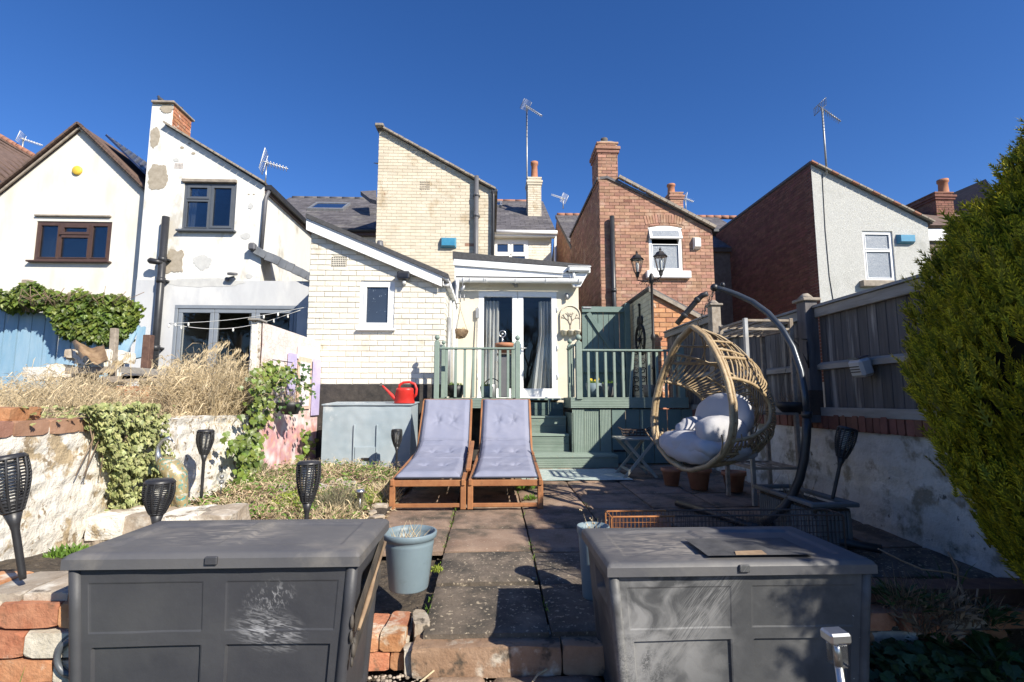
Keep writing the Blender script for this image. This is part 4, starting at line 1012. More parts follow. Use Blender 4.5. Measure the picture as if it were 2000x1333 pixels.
c5 = chimney(h5, XB0-.02, x1c+.02, YB-.001, YB+.62, zk-.05, uv(1184, 282, YB)[1], M['red_brick'], M['red_mortar'], cap=.06)
mb = MB(); zt = uv(1184, 282, YB)[1]
mb.hexa([(XB0-.02, YB, zt+.045),(x1c+.02, YB, zt+.045),(x1c+.02, YB+.6, zt+.045),(XB0-.02, YB+.6, zt+.045)], [(XB0+.08, YB+.1, zt+.13),(x1c-.08, YB+.1, zt+.13),(x1c-.08, YB+.5, zt+.13),(XB0+.08, YB+.5, zt+.13)]); mb.build('flaunching', M['stone_edge'], c5)
mb = MB(); cxm = (XB0+x1c)/2; mb.lathe([(.07,0),(.07,.05),(.085,.06),(.085,.15),(.075,.17),(.03,.18)], (cxm, YB+.3, zt+.12), 14); mb.build('chimney_pot', M['pot_dark'], c5)
w5 = win(h5, FB, wb[0], wb[1], wb[2], wb[3]-.05, [(0,0,1,.68,0)], M['upvc'], M['glass_frost'], fw=.06, out=.0)
# open top light, tilted outwards
zt0 = wb[1]+(wb[3]-wb[1])*.70; zt1 = wb[3]-.07
hp = Vector(((wb[0]+wb[2])/2, YB-.01, zt1)); ang = .38; dn = Vector((0, -math.sin(ang), -math.cos(ang))); hh = zt1-zt0
mb = MB()
for (u0_, u1_, v0_, v1_) in ((-.5,.5,0,.14),(-.5,.5,.86,1),(-.5,-.42,.14,.86),(.42,.5,.14,.86)):
    W = wb[2]-wb[0]
    P = lambda u, v: hp+Vector((u*W,0,0))+dn*(v*hh)
    mb.prism([P(u0_,v0_), P(u1_,v0_), P(u1_,v1_), P(u0_,v1_)], Vector((0, math.cos(ang)*.04, -math.sin(ang)*.04)))
tl_ = mb.build('top_light', M['upvc'], w5)
mb = MB(); mb.prism([P(-.42,.14), P(.42,.14), P(.42,.86), P(-.42,.86)], Vector((0, .012, -.004))); mb.build('open_window_pane', M['glass_frost'], w5)
mb = MB()
mb.prism([FB.p(wb[0]-.02, wb[3]-.055, .01)]+[FB.p(wb[0]-.02+(wb[2]-wb[0]+.04)*t/8, wb[3]-.05+.05*math.sin(math.pi*t/8)+.012, .01) for t in range(9)]+[FB.p(wb[2]+.02, wb[3]-.055, .01)], (0,.05,0)); mb.build('arched_head', M['upvc'], h5)
nv = 15
for k in range(nv):                          # soldier arch over the window
    t = (k+.5)/nv-.5; a = t*.5; c = Vector(((wb[0]+wb[2])/2+t*1.08*(wb[2]-wb[0]+.12), YB-.008, wb[3]+.13+.05*(1-4*t*t)))
    mb = MB(); mb.cr = RND.random(); mb.cbox(c, (.055, .02, .20), (0, a, 0), ch=.004); mb.build('arch_brick', M['red_brick'], h5)
sl_ = px_rect(1261, 531, 1347, 545, YB)
mb = MB(); mb.cbox(((sl_[0]+sl_[2])/2, YB-.04, (sl_[1]+sl_[3])/2), (sl_[2]-sl_[0], .14, sl_[3]-sl_[1]), ch=.012); mb.build('window_sill', M['upvc'], h5)
mb = MB(); sp_x = uv(1197, 500, YB-.1)[0]; mb.tube([(sp_x, YB-.1, 0), (sp_x, YB-.1, uv(1197, 423, YB-.1)[1])], .055, 14); mb.build('soil_pipe', M['black_pipe'], h5)
mb = MB(); q = uv(1199, 568, YB-.1); mb.lathe([(.066,-.04),(.066,.04)], (sp_x, YB-.1, q[1]), 14); mb.build('pipe_collar', M['black_pipe'], h5)
mb = MB(); q = px_rect(1217, 391, 1235, 395, YB); mb.box(((q[0]+q[2])/2, YB-.006, (q[1]+q[3])/2), (.2, .012, .05)); mb.build('air_brick', M['dark_brick'], h5)
mb = MB(); mb.cbox((XB1+.07, YB+.1, zr-.02), (.13, .35, .08), ch=.01); mb.build('gutter', M['black_pipe'], h5)
# terrace behind the red house
YT, ZT, YTR, ZTR = 15.1, 4.72, 18.6, 6.95
XT0 = PY(1088, 430, YTR).x; XT1 = 14.0
mb = MB(); mb.prism([(XT0, YT, -.5), (XT0, YT, ZT), (XT0, YTR, ZTR-.05), (XT0, YTR*2-YT, ZT), (XT0, YTR*2-YT, -.5)], (.3, 0, 0)); mb.build('gable_wall', M['dark_mortar'], h5)
bricks(h5, side_left(XT0), [(-YTR, 1.8), (-YT, 1.8), (-YT, ZT), (-YTR, ZTR-.05)], [], M['red_brick'], d=.010, maxparts=80)
mb = MB(); mb.box(((XT0+XT1)/2, YT+.15, 2), (XT1-XT0, .3, 5.4)); mb.build('terrace_wall', M['dark_mortar'], h5)
slates(h5, (XT0-.06, YT-.15, ZT-.1), (8.6, YT-.15, ZT-.1), (8.6, YTR, ZTR), (XT0-.06, YTR, ZTR), M['slate'], maxparts=200)
for k in range(26):
    a = XT0+k*.3; mb = MB(); mb.tube([(a, YTR, ZTR+.01), (a+.29, YTR, ZTR+.01)], .08, 8); mb.build('ridge_tile', M['ridge'], h5)
yc_ = 16.6
xa, xb = PY(1299, 390, yc_).x, PY(1334, 390, yc_).x
xa += .18
c6 = chimney(h5, xa, xb, yc_, yc_+.75, 5.2, PY(1315, 378, yc_).z, M['red_brick'], M['red_mortar'], cap=.06)
chimney_pot(c6, ((xa+xb)/2-.05, yc_+.35, PY(1315, 378, yc_).z+.04), .13, PY(1315, 355, yc_).z-PY(1315, 378, yc_).z, M['terracotta'])
aerial(tuple(PY(1340, 418, 18.4)), .6, .2, 6, 'small white aerial just right of the second brick chimney', mat='white_box', size=.35)
aerial(tuple(PY(1100, 408, 18.5)), .42, 2.4, 6, 'white aerial on the ridge left of the red brick house', mat='white_box', size=.6, tilt=-.5)

# ---- grey roughcast house at right
YG = 11.0; FG = front(YG)
h6 = empty('roughcast_house', (8, 13, -.5), 'grey roughcast house with dark brick side wall and white two pane window', 'house')
XG0 = uv(1590, 420, YG)[0]; XG1 = uv(1815, 480, YG)[0]; zgt = uv(1584, 321, YG)[1]; zge = uv(1812, 436, YG)[1]
wg = px_rect(1687, 452, 1746, 549, YG)
panel(h6, 'roughcast_wall', FG, [(XG0, -.5), (XG1, -.5), (XG1, zge), (XG0+.06, zgt), (XG0, zgt)], [wg], .3, M['roughcast'], .01)
win(h6, FG, *wg, [(0,0,1,.63,0),(0,.63,1,1,0)], M['upvc'], M['glass_frost'], fw=.06, out=-.02)
sg = px_rect(1682, 550, 1735, 562, YG); mb = MB(); mb.cbox(((sg[0]+sg[2])/2, YG-.06, (sg[1]+sg[3])/2), (sg[2]-sg[0]+.1, .16, sg[3]-sg[1]), ch=.01); mb.build('window_sill', M['stone_edge'], h6)
mb = MB(); mb.box((XG0+.15, (YG+.3+16)/2, (zgt-.5)/2-.02), (.3, 15.7-YG, zgt+.5)); mb.build('side_wall', M['dark_mortar'], h6)
bricks(h6, side_left(XG0), [(-16, .4), (-YG-.0, .4), (-YG-.0, zgt-.02), (-16, zgt-.02)], [], M['dark_brick'], bw=.225, bh=.075, joint=.009, d=.010, ch=.002)
mb = MB(); a = Vector((XG0-.04, YG-.05, zgt)); b = Vector((XG1+.1, YG-.05, zge-.03))
mb.prism([a, b, b+Vector((0,0,.055)), a+Vector((0,0,.055))], (0, 5.2, 0)); mb.build('roof', M['slate'], h6)
for k in range(18):
    mb = MB(); mb.beam(a.lerp(b, k/18)+Vector((0,-.02,.03)), a.lerp(b, (k+.93)/18)+Vector((0,-.02,.03)), .035, .1, up=(0,1,0)); mb.build('verge_tile', M['stone_edge'] if k % 3 else M['ridge'], h6)
pa, pb = PY(1606, 340, YG-.02), PY(1628, 590, YG-.02)
mb = MB(); mb.tube([pa, PY(1612, 450, YG-.02), PY(1620, 540, YG-.02), pb], .007, 6); mb.build('aerial_cable', M['black'], h6)
ae = aerial(tuple(PY(1615, 340, YG-.08)), PY(1617, 212, YG-.08).z-PY(1615, 340, YG-.08).z, -.6, 9, 'dark mast with small aerial bolted to the top of the roughcast gable', size=.55, tilt=.9, mast=.022)
# far right roof with chimney
h7 = empty('slate_roofed_house', (15, 17, -.5), 'dark roofed house with two pot chimney partly hidden behind the conifer', 'house')
Y7 = 17.0
mb = MB(); mb.prism([PY(1774, 422, 15.0), PY(1795, 405, 19.0), PY(1925, 350, 16.5), PY(1990, 440, 13.6), PY(1815, 440, 13.6)], (0, .2, -.15)); mb.build('roof', M['clay_tile'], h7)
mb = MB(); mb.prism([PY(1812, 440, 13.7), PY(2000, 440, 13.7), PY(2000, 470, 13.7), PY(1812, 470, 13.7)], (0, .15, 0)); mb.build('eaves_board', M['upvc'], h7)
mb = MB(); mb.prism([PY(1800, 470, 13.8), PY(2000, 470, 13.8), PY(2000, 700, 13.8), PY(1800, 700, 13.8)], (0, .3, 0)); mb.build('wall', M['dark_mortar'], h7)
a, b = PY(1799, 405, 16.5), PY(1838, 368, 15.0)
bz = PY(1830, 378, 15.5).z; bx0 = PY(1826, 380, 15.5).x; bx1 = PY(1866, 380, 15.5).x
c7 = chimney(h7, bx0, bx1-.1, 15.5, 17.2, bz-1.1, bz, M['dark_brick'], M['dark_mortar'], cap=.08, maxp=60)
chimney_pot(c7, (PY(1843, 375, 15.9).x, 15.9, bz+.04), .15, PY(1843, 350, 15.9).z-PY(1843, 378, 15.9).z+.1, M['terracotta'])
chimney_pot(c7, (PY(1818, 375, 16.9).x+.1, 16.9, bz+.04), .15, .42, M['terracotta'])
# ------------------------------------------------------------------ outbuilding, gate, deck
h8 = empty('brick_outbuilding', (3.2, 9, -.9), 'low orange brick outbuilding with pale painted side wall behind the deck railing', 'outbuilding')
YS = 8.6; XS = PY(1273, 600, YS).x; zs = PY(1273, 564, YS).z; ex = PY(1400, 640, YS)
ol = [(XS, -.9), (ex.x+.3, -.9), (ex.x+.3, ex.z-.12), (XS, zs)]
panel(h8, 'front_wall', front(YS), ol, [], .25, M['red_mortar'], -.002)
bricks(h8, front(YS), ol, [], M['orange_brick'], bw=.236, bh=.083, joint=.010, d=.010, ch=.003, u0=XS, maxparts=220)
mb = MB(); mb.box((XS+.1, (YS+.25+10.3)/2, (zs-.9)/2), (.2, 10.05-YS, zs+.9)); mb.build('side_wall', M['grey_green_wood'], h8)
M['pale_brick'] = mk('pale_brick', (.56,.54,.40), (.64,.62,.48), 5, rough=.8, bump=.3, bscale=35, rv=.07)
bricks(h8, side_left(XS), [(-10.3, -.1), (-YS, -.1), (-YS, zs), (-10.3, zs)], [], M['pale_brick'], bw=.236, bh=.083, joint=.008, d=.008, ch=.003, maxparts=200)
mb = MB(); a = Vector((XS-.06, YS-.05, zs+.0)); b = Vector((ex.x+.3, YS-.05, ex.z-.12)); mb.prism([a, b, b+Vector((0,0,.035)), a+Vector((0,0,.035))], (0, 1.9, 0)); mb.build('roof', M['slate'], h8)
mb = MB(); mb.prism([a-Vector((0,.02,.07)), b-Vector((0,.02,.07)), b-Vector((0,.02,-.0)), a-Vector((0,.02,-.0))], (0, .04, 0)); mb.build('verge_board', M['stone_edge'], h8)
# drainpipe with elbows leaning out over the outbuilding
p = [PY(1382, 574, 7.9), PY(1372, 577, 7.95), PY(1362, 586, 8.0), PY(1340, 612, 8.1), PY(1322, 633, 8.2)]
mb = MB(); mb.tube(p, .045, 12)
for q in (p[2], p[3].lerp(p[4], .2)): mb.ball(q, .058, 12)
pipe = tag(mb.build('flue_pipe', M['black_pipe']), 'black bent flue pipe slanting up above the fence beside the orange brick outbuilding', 'pipe')

# gate
YGt = 9.75
gx0, gx1 = PY(1137, 640, YGt).x, PY(1228, 640, YGt).x; gzt = PY(1180, 599, YGt).z; gzb = PY(1180, 800, YGt).z
gt = empty('garden_gate', (gx0, YGt, gzb), 'green boarded gate with diagonal brace between the french door wall and outbuilding', 'gate')
n = 8; w = (gx1-.07-gx0)/n
for k in range(n):
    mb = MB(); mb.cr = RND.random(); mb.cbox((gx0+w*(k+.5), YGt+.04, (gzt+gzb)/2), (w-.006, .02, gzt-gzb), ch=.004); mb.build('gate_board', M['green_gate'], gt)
for nm, a, b, ww_ in (('frame_rail', (gx0, YGt, gzt-.06), (gx1-.07, YGt, gzt-.06), .11), ('frame_rail', (gx0, YGt, gzb+.75), (gx1-.07, YGt, gzb+.75), .10), ('brace', (gx0+.12, YGt+.008, gzt-.13), (gx1-.12, YGt+.008, gzb+.82), .09)):
    mb = MB(); mb.beam(a, b, .04, ww_, up=(0,1,0), ch=.004) if False else mb.beam(a, b, ww_, .035, up=(0,1,0), ch=.004); mb.build(nm, M['green_gate'], gt)
mb = MB(); mb.cbox((gx1-.03, YGt-.01, (gzt+gzb)/2+.03), (.10, .10, gzt-gzb+.06), ch=.006); mb.build('gate_post', M['green_gate'], gt)
mb = MB(); mb.cbox((gx0+.1, YGt-.03, gzt-.03), (.16, .012, .03), ch=.003); mb.build('hinge', M['dull_steel'], gt)

# deck
ZD = .03; YK = 7.4
def X4(px, Y=YK): return PY(px, 780, Y).x
dk = empty('garden_deck', (1.0, 8.4, -.92), 'raised green painted timber deck with grooved steps leading up to the french doors', 'deck')
def grooved(name, parent, c, L, wd, th, axis, nrm, mat, ng=6):
    """board of length L along axis, width wd, with grooves on its face towards nrm"""
    ax = Vector(axis).normalized(); nr = Vector(nrm).normalized(); wv = nr.cross(ax); c = Vector(c)
    pts = []; N = ng*2+1
    prof = []
    for i in range(N):
        x0 = -wd/2+wd*i/N; x1 = -wd/2+wd*(i+1)/N; t = 0 if i % 2 == 0 else -.005
        prof += [(x0+.0004, t), (x1-.0004, t)]
    prof += [(wd/2, -th), (-wd/2, -th)]
    mb = MB(); mb.cr = RND.random(); mb.prism([c + wv*a + nr*b - ax*L/2 for a, b in prof], ax*L)
    return mb.build(name, mat, parent)
GP = M['green_paint']
xl0, xl1, xr0, xr1 = X4(843), X4(1030), X4(1117), 2.86
n = 15
for k in range(n):                           # deck boards
    y = YK+.07+(9.72-YK-.07)*(k+.5)/n; wd = (9.72-YK-.07)/n-.006
    x0 = max(xl0, XL1+.02) if y > YL-.02 else xl0
    if y < 8.1:
        grooved('deck_board', dk, ((x0+xl1)/2, y, ZD), xl1-x0, wd, .028, (1,0,0), (0,0,1), GP); grooved('deck_board', dk, ((xr0+xr1)/2, y, ZD), xr1-xr0, wd, .028, (1,0,0), (0,0,1), GP)
    else: grooved('deck_board', dk, ((x0+min(xr1, XS-.03))/2, y, ZD), min(xr1, XS-.03)-x0, wd, .028, (1,0,0), (0,0,1), GP)
grooved('fascia_board', dk, ((xl0+xl1)/2, YK, ZD-.07), xl1-xl0+.03, .145, .03, (1,0,0), (0,-1,0), GP)
grooved('fascia_board', dk, ((xr0+xr1)/2-.01, YK-.03, ZD-.065), xr1-xr0+.02, .15, .03, (1,0,0), (0,-1,0), GP)
grooved('fascia_board', dk, (xr0-.02, YK+.36, ZD-.065), .74, .15, .03, (0,1,0), (-1,0,0), GP)
for k in range(4): grooved('side_board', dk, (xr0-.005, YK+.36, -.17-.145*(k+.5)-.01), .72, .143, .025, (0,1,0), (-1,0,0), GP)
bx = [xr0, X4(1141), X4(1171), X4(1193)]
for k in range(3):
    wd = bx[k+1]-bx[k]-.008; grooved('skirting_board', dk, ((bx[k]+bx[k+1])/2, YK+(.0 if k != 1 else .02), -.515), .77, wd, .025, (0,0,1), (0,-1,0), GP, 7)
px0 = bx[3]+.01
for k in range(7):
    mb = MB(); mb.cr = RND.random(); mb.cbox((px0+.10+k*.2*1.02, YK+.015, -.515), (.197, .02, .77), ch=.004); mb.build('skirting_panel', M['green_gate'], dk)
mb = MB(); mb.cbox((px0+.12, YK-.005, -.72), (.22, .012, .03), ch=.003); mb.build('strap_hinge', M['iron'], dk)
for x in (xl0+.3, xl0+.9): 
    mb = MB(); mb.cbox((x, YK+.05, -.5), (.09, .09, .8), ch=.006); mb.build('support_post', GP, dk)
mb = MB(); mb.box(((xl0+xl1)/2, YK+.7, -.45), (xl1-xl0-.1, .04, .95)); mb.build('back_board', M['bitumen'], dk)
# steps
sx0, sx1 = X4(1030), xr0-.03
for i, (yf, zt, a, b) in enumerate(((7.0, -.74, .35, X4(1192)), (7.5, -.49, sx0, sx1), (7.8, -.24, sx0, sx1), (8.1, ZD-.03, sx0, sx1))):
    zb = (-.93, -.74, -.49, -.24)[i]; nxt = (7.62, 7.92, 8.22, 8.3)[i]
    hh = zt-.03-zb
    nb_ = 2 if hh > .2 else 1
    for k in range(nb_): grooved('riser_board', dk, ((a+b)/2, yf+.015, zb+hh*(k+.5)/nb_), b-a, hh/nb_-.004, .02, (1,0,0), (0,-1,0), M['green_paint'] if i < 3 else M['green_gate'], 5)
    m_ = 2 if nxt-yf < .5 else 4
    if i < 3:
        for k in range(m_): grooved('tread_board', dk, ((a+b)/2, yf+(nxt-yf)*(k+.5)/m_, zt), b-a, (nxt-yf)/m_-.005, .028, (1,0,0), (0,0,1), GP, 5)
mb = MB(); mb.cbox((PY(1073, 800, 8.05).x, 8.08, -.12), (.035, .03, .23), ch=.003); mb.build('step_post', GP, dk)
# railings
def ball_post(parent, x, y, z0, z1, w=.072, mat=GP):
    mb = MB(); mb.cbox((x, y, (z0+z1)/2), (w, w, z1-z0), ch=.007); p_ = mb.build('post', mat, parent)
    mb = MB(); mb.lathe([(w*.42,0),(w*.45,.008),(w*.25,.018),(w*.22,.026)], (x, y, z1), 14); mb.ball((x, y, z1+.026+w*.5), w*.52, 14); mb.build('ball_finial', mat, p_)
zr_ = PY(900, 681, YK).z; zpt = PY(852, 668, YK).z
rl = empty('deck_railing', (X4(930), YK, ZD), 'left green deck railing with upright balusters in front of the french doors', 'railing', 'deck railings')
for px_ in (852, 1011): ball_post(rl, X4(px_), YK-.01, ZD-.02, zpt)
ball_post(rl, PY(866, 700, 7.72).x-.0, 7.72, ZD, zpt-.03, .06); ball_post(rl, PY(1002, 700, 8.1).x, 8.1, ZD, zpt, .06)
mb = MB(); mb.cbox(((X4(857)+X4(1006))/2, YK, zr_), (X4(1006)-X4(857), .07, .028), ch=.008); mb.build('handrail', GP, rl)
for px_ in (871, 889, 907, 924, 942, 959, 976, 992):
    mb = MB(); mb.cr = RND.random(); mb.cbox((X4(px_), YK, (ZD+zr_)/2), (.037, .037, zr_-ZD-.02), ch=.004); mb.build('baluster', GP, rl)
rr_ = empty('deck_railing', (X4(1230), YK, ZD), 'right green deck railing with upright balusters beside the egg chair', 'railing', 'deck railings')
ball_post(rr_, X4(1131), YK-.01, ZD-.02, zpt, .09); ball_post(rr_, PY(1113, 700, 8.0).x, 8.0, ZD, zpt+.02, .075); ball_post(rr_, X4(1333), YK+.02, ZD, zpt, .085)
mb = MB(); mb.cbox(((X4(1137)+X4(1329))/2, YK, zr_-.02), (X4(1329)-X4(1137), .075, .03), ch=.008); mb.build('handrail', GP, rr_)
for i, px_ in enumerate((1150, 1167, 1184, 1201, 1218, 1236, 1252, 1269, 1285, 1302, 1318)):
    mb = MB(); mb.cr = RND.random()
    if px_ == 1236: mb.beam((X4(1231), YK, ZD), (X4(1239), YK, zr_-.03), .037, .037, ch=.004)
    else: mb.cbox((X4(px_), YK, (ZD+zr_)/2-.01), (.037, .037, zr_-ZD-.04), ch=.004)
    mb.build('baluster', GP, rr_)
mb = MB()
for k in range(3): mb.cbox((PY(1115, 720, 7.7).x, 7.45+k*.2, .42), (.02, .03, .75), ch=.003)
mb.cbox((PY(1115, 720, 7.7).x, 7.7, .80), (.04, .62, .03), ch=.004); mb.build('side_rail', GP, rr_)

# ------------------------------------------------------------------ patio
pav = empty('patio', (1, 5, -.95), 'x', 'x'); del pav['label']; del pav['category']; struct(pav)
XJ = [-.90, -.31, .275, .86, 1.445, 2.03, 2.615, 2.97]; YJ = [2.46, 2.99, 3.52, 4.05, 4.65, 5.25, 5.87, 6.48, 7.1, 7.45]
for i in range(len(XJ)-1):
    for j in range(len(YJ)-1):
        x0, x1, y0, y1 = XJ[i], XJ[i+1], YJ[j], YJ[j+1]
        if i == 0 and j < 2: continue
        if i == 6: x1 = 2.965
        if i >= 1: y0 += (.02 if i % 2 and j else 0); 
        gp = .006; dz = U(-.006, .006); t1, t2 = U(-.004,.004), U(-.004,.004)
        mb = MB(); mb.cr = RND.random()
        zf = lambda x, y: gz(y)+dz+t1*(x-x0)/.6+t2*(y-y0)/.6
        sub = 14
        def top(u, v):
            x = x0+gp+(x1-x0-2*gp)*u; y = y0+gp+(y1-y0-2*gp)*v
            e = min(u, 1-u, v, 1-v); dr_ = -.006*max(0, 1-e*14)
            if e == 0: dr_ = -.012
            ox = .004*mnoise.noise(Vector((x*9, y*9, 2.2))) if e == 0 else 0
            return (x+ox, y+ox, zf(x, y)+dr_+.0035*mnoise.noise(Vector((x*14, y*14, .5))))
        mb.grid(top, sub, sub)
        c4_ = [(x0+gp, y0+gp), (x1-gp, y0+gp), (x1-gp, y1-gp), (x0+gp, y1-gp)]
        for k in range(4):
            a, b = c4_[k], c4_[(k+1) % 4]
            mb.poly([(a[0], a[1], zf(*a)-.036), (b[0], b[1], zf(*b)-.036), (b[0], b[1], zf(*b)-.011), (a[0], a[1], zf(*a)-.011)])
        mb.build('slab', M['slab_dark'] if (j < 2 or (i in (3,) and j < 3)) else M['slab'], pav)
# step edge stones
stp = empty('stone_step', (.3, 2.4, LOW), 'x', 'x'); del stp['label']; del stp['category']; struct(stp)
def rough(name, c, size, mat, parent, seed, amp=.008, rot=0, n=5, sm=False):
    if 'brick' in name: amp *= .4; n = max(n, 7)
    """rough stone or brick: subdivided box with worn corners"""
    mb = MB(); mb.cr = RND.random(); c = Vector(c); hx, hy, hz = [q/2 for q in size]; R = Euler((0,0,rot)).to_matrix() if not isinstance(rot, (tuple, list)) else Euler(rot).to_matrix()
    def P(x, y, z):
        e_ = lambda a, b, h: 1 - min(1, .0035/h)*(max(0, abs(a)-.75)*max(0, abs(b)-.75)*16)
        p = Vector((x*hx*e_(y, z, hx), y*hy*e_(x, z, hy), z*hz*e_(x, y, hz))); w = c+p
        q = Vector((w.x*9+seed, w.y*9, w.z*9)); m = min(size)
        nz = Vector((mnoise.noise(q), mnoise.noise(q+Vector((7,3,1))), mnoise.noise(q+Vector((1,9,4)))))
        return c + R @ (p + nz*amp*1.1)
    for ax in range(3):
        for sg in (-1, 1):
            def f(u, v):
                a, b = u*2-1, v*2-1
                if sg < 0: a = -a
                q = [0,0,0]; q[ax] = sg; q[(ax+1) % 3] = a; q[(ax+2) % 3] = b
                return P(*q)
            mb.grid(f, n, n, smooth=sm)
    return mb.build(name, mat, parent)
zt = gz(2.45)
for k, (a, b, h_) in enumerate(((-.34, .31, .085), (.32, .52, .12), (.53, .86, .1))):
    rough('step_stone', ((a+b)/2, 2.445, LOW+.065), (b-a, .14, .125), M['step_stone'], stp, k, .006, n=8)
for k, (a, b) in enumerate(((-.30, .0), (.01, .17), (.18, .36), (.37, .6), (.61, .86))):
    rough('mortar_stone', ((a+b)/2, 2.53, zt-.058), (b-a-.003, .12, .05), M['old_mortar'] if k < 4 else M['step_stone'], stp, k+5, .006, n=6)
# lower path of broken slabs
lp = empty('lower_path', (.1, 1.8, LOW), 'x', 'x'); del lp['label']; del lp['category']; struct(lp)
cells = [[(-.28,1.95),(.0,1.92),(-.02,2.4),(-.28,2.4)], [(.01,1.93),(.33,1.96),(.5,2.4),(-.01,2.4)], [(.34,1.96),(.7,1.9),(.75,2.4),(.51,2.4)], [(-.3,1.4),(.05,1.38),(.02,1.91),(-.29,1.94)], [(.06,1.38),(.7,1.4),(.7,1.89),(.03,1.92)], [(-.3,.6),(.7,.6),(.7,1.39),(-.3,1.39)]]
for cll in cells:
    mb = MB(); cx_ = sum(p[0] for p in cll)/4; cy_ = sum(p[1] for p in cll)/4; dz = U(-.006,.006)
    pl = [(cx_+(x-cx_)*.975, cy_+(y-cy_)*.975) for x, y in cll]
    def f(u, v):
        a = Vector(pl[0]).lerp(Vector(pl[1]), u); b = Vector(pl[3]).lerp(Vector(pl[2]), u); q = a.lerp(b, v)
        e = min(u, 1-u, v, 1-v)
        return (q.x, q.y, LOW+.015+dz-(.03 if e == 0 else 0)+.004*mnoise.noise(Vector((q.x*14, q.y*14, 3))))
    mb.grid(f, 14, 14); mb.build('broken_slab', M['slab'], lp)
# brick edging left of the step
eb = empty('brick_edging', (-.5, 2.5, LOW), 'low edging of worn red bricks and a broken stone beside the grey bucket', 'edging')
ey = 2.45
for r_ in range(2):
    for k in range(9):
        x = -.36-.115*(k if r_ == 0 else k)-(.05 if r_ else 0)
        rough('brick', (x-.03, ey+.05, LOW+.04+.08*r_), (.108, .10, .072), M['old_brick'], eb, k+r_*9, .006, n=4)
for k in range(9): rough('brick', (-.44-.103*k, ey+.16, zt-.05+U(-.006,.006)), (.095, .21, .085), M['old_brick'], eb, 30+k, .007, (0.12*math.sin(k*3), .05, U(-.05,.05)), n=4)
rough('broken_stone', (-.335, ey+.15, zt-.035), (.07, .17, .10), M['stone'], eb, 55, .012, .2)
rough('broken_stone', (-.35, ey-.0, zt-.11), (.075, .07, .11), M['stone'], eb, 56, .012, .3)
mb = MB(); mb.box((-1.0, ey+.18, LOW+.05), (1.25, .25, .12)); mb.build('mortar_bed', M['old_mortar'], eb)

# raised brick bed at the left edge
rb = empty('brick_planter_wall', (-2.0, 2.05, LOW), 'low wall of weathered orange bricks under the leaning torch at left', 'wall')
pT = PY(60, 1176, 1.95).z
rc = 0
for r_ in range(6):
    z = pT-.045-.092*r_
    for k in range(8):
        w_ = .20; x = -1.40-.21*k-(.1 if r_ % 2 else 0)
        m_ = M['old_brick'] if RND.random() < .72 else M['old_mortar']
        rough('brick', (x, 1.99+U(-.008,.008), z), (w_, .10, .080), m_, rb, 80+rc, .008, U(-.03,.03), n=5); rc += 1
for k in range(8): rough('coping_brick', (-1.42-.16*k, 2.09+U(-.01,.01), pT+.0), (.152, .24, .045), M['stone'] if k % 3 else M['old_brick'], rb, 140+k, .008, U(-.06,.06), n=5)
mb = MB(); mb.box((-2.15, 2.14, (LOW+pT)/2-.02), (1.6, .24, pT-LOW-.03)); mb.build('mortar', M['old_mortar'], rb)
g = MB(); g.grid(soil_fn(-2.62, -1.5, 2.18, 3.2, lambda x, y: pT-.02-(y-2.18)*.15, .05, 3), 30, 30); struct(g.build('raised_soil', M['soil']))

# left retaining wall with rough white paint
XR = -2.6
rw = empty('retaining_wall', (XR, 4, -.95), 'rough white painted retaining wall with peeling patches along the left of the garden', 'wall')
def rwall(X, sgn, y0, y1, z0, zf, thick, mat, amp, name, parent, nu=160, nv=50):
    mb = MB()
    def f(u, v):
        y = y0+(y1-y0)*u; z = z0+(zf(y)-z0)*v
        q = Vector((y*1.3, z*2.2, X)); d = amp*(mnoise.noise(q)*1.2+mnoise.noise(q*3.1)*.6+.35*mnoise.noise(q*8)+.12*mnoise.noise(q*22))
        co = .006*abs(math.sin(z*math.pi/.105+.6*mnoise.noise(Vector((y*2,0,0)))))
        return (X+sgn*(d+co), y, z)
    mb.grid(f, nu, nv)
    def g_(u, v):
        y = y0+(y1-y0)*u; a = f(u, 1)
        return (a[0]-sgn*thick*v, y, zf(y)+.006*mnoise.noise(Vector((y*9, v*3, 1))))
    mb.grid(g_, nu, 4)
    return mb.build(name, mat, parent)
topL = lambda y: -.155+.03*mnoise.noise(Vector((y*1.1, 0, 0)))+.015*mnoise.noise(Vector((y*5, 0, 0)))
rwall(XR, 1, 1.9, 5.7, -1.05, topL, .25, M['old_white_wall'], .03, 'wall_face', rw)
mb = MB(); mb.prism([(XR-.06, 5.7, -1), (XR-.06, 5.7, -.2), (XR-.25, 5.7, -.2), (XR-.25, 5.7, -1)], (0, -3.8, 0)); mb.build('wall_core', M['old_mortar'], rw)
for k in range(5):
    rough('coping_brick', (XR-.09, 2.58+k*.225, -.155), (.21, .215, .085), M['red_brick'], rw, 200+k, .010, U(-.05,.05), n=6)
rough('coping_brick', (XR-.11, 3.0, -.075), (.2, .22, .07), M['old_brick'], rw, 210, .012, .1, n=6); rough('coping_brick', (XR-.1, 2.65, -.07), (.2, .2, .07), M['old_brick'], rw, 211, .012, -.1, n=6)
lw = empty('low_rubble_wall', (-2.1, 3.6, -1), 'low stub of white painted rubble wall in the bed at the foot of the peacock', 'wall')
for i in range(4):
    for j in range(2): rough('rubble_stone', (-2.42+i*.2+.05*j, 3.55+U(-.02,.02), -.92+.13*j), (.21, .38, .135), M['old_white_wall'] if (i+j) % 2 else M['stone'], lw, 300+i*3+j, .020, U(-.08,.08), n=6)
for i in range(4): rough('coping_stone', (-2.4+i*.19, 3.58, -.755), (.2, .36, .05), M['stone'], lw, 330+i, .018, U(-.1,.1), n=6)

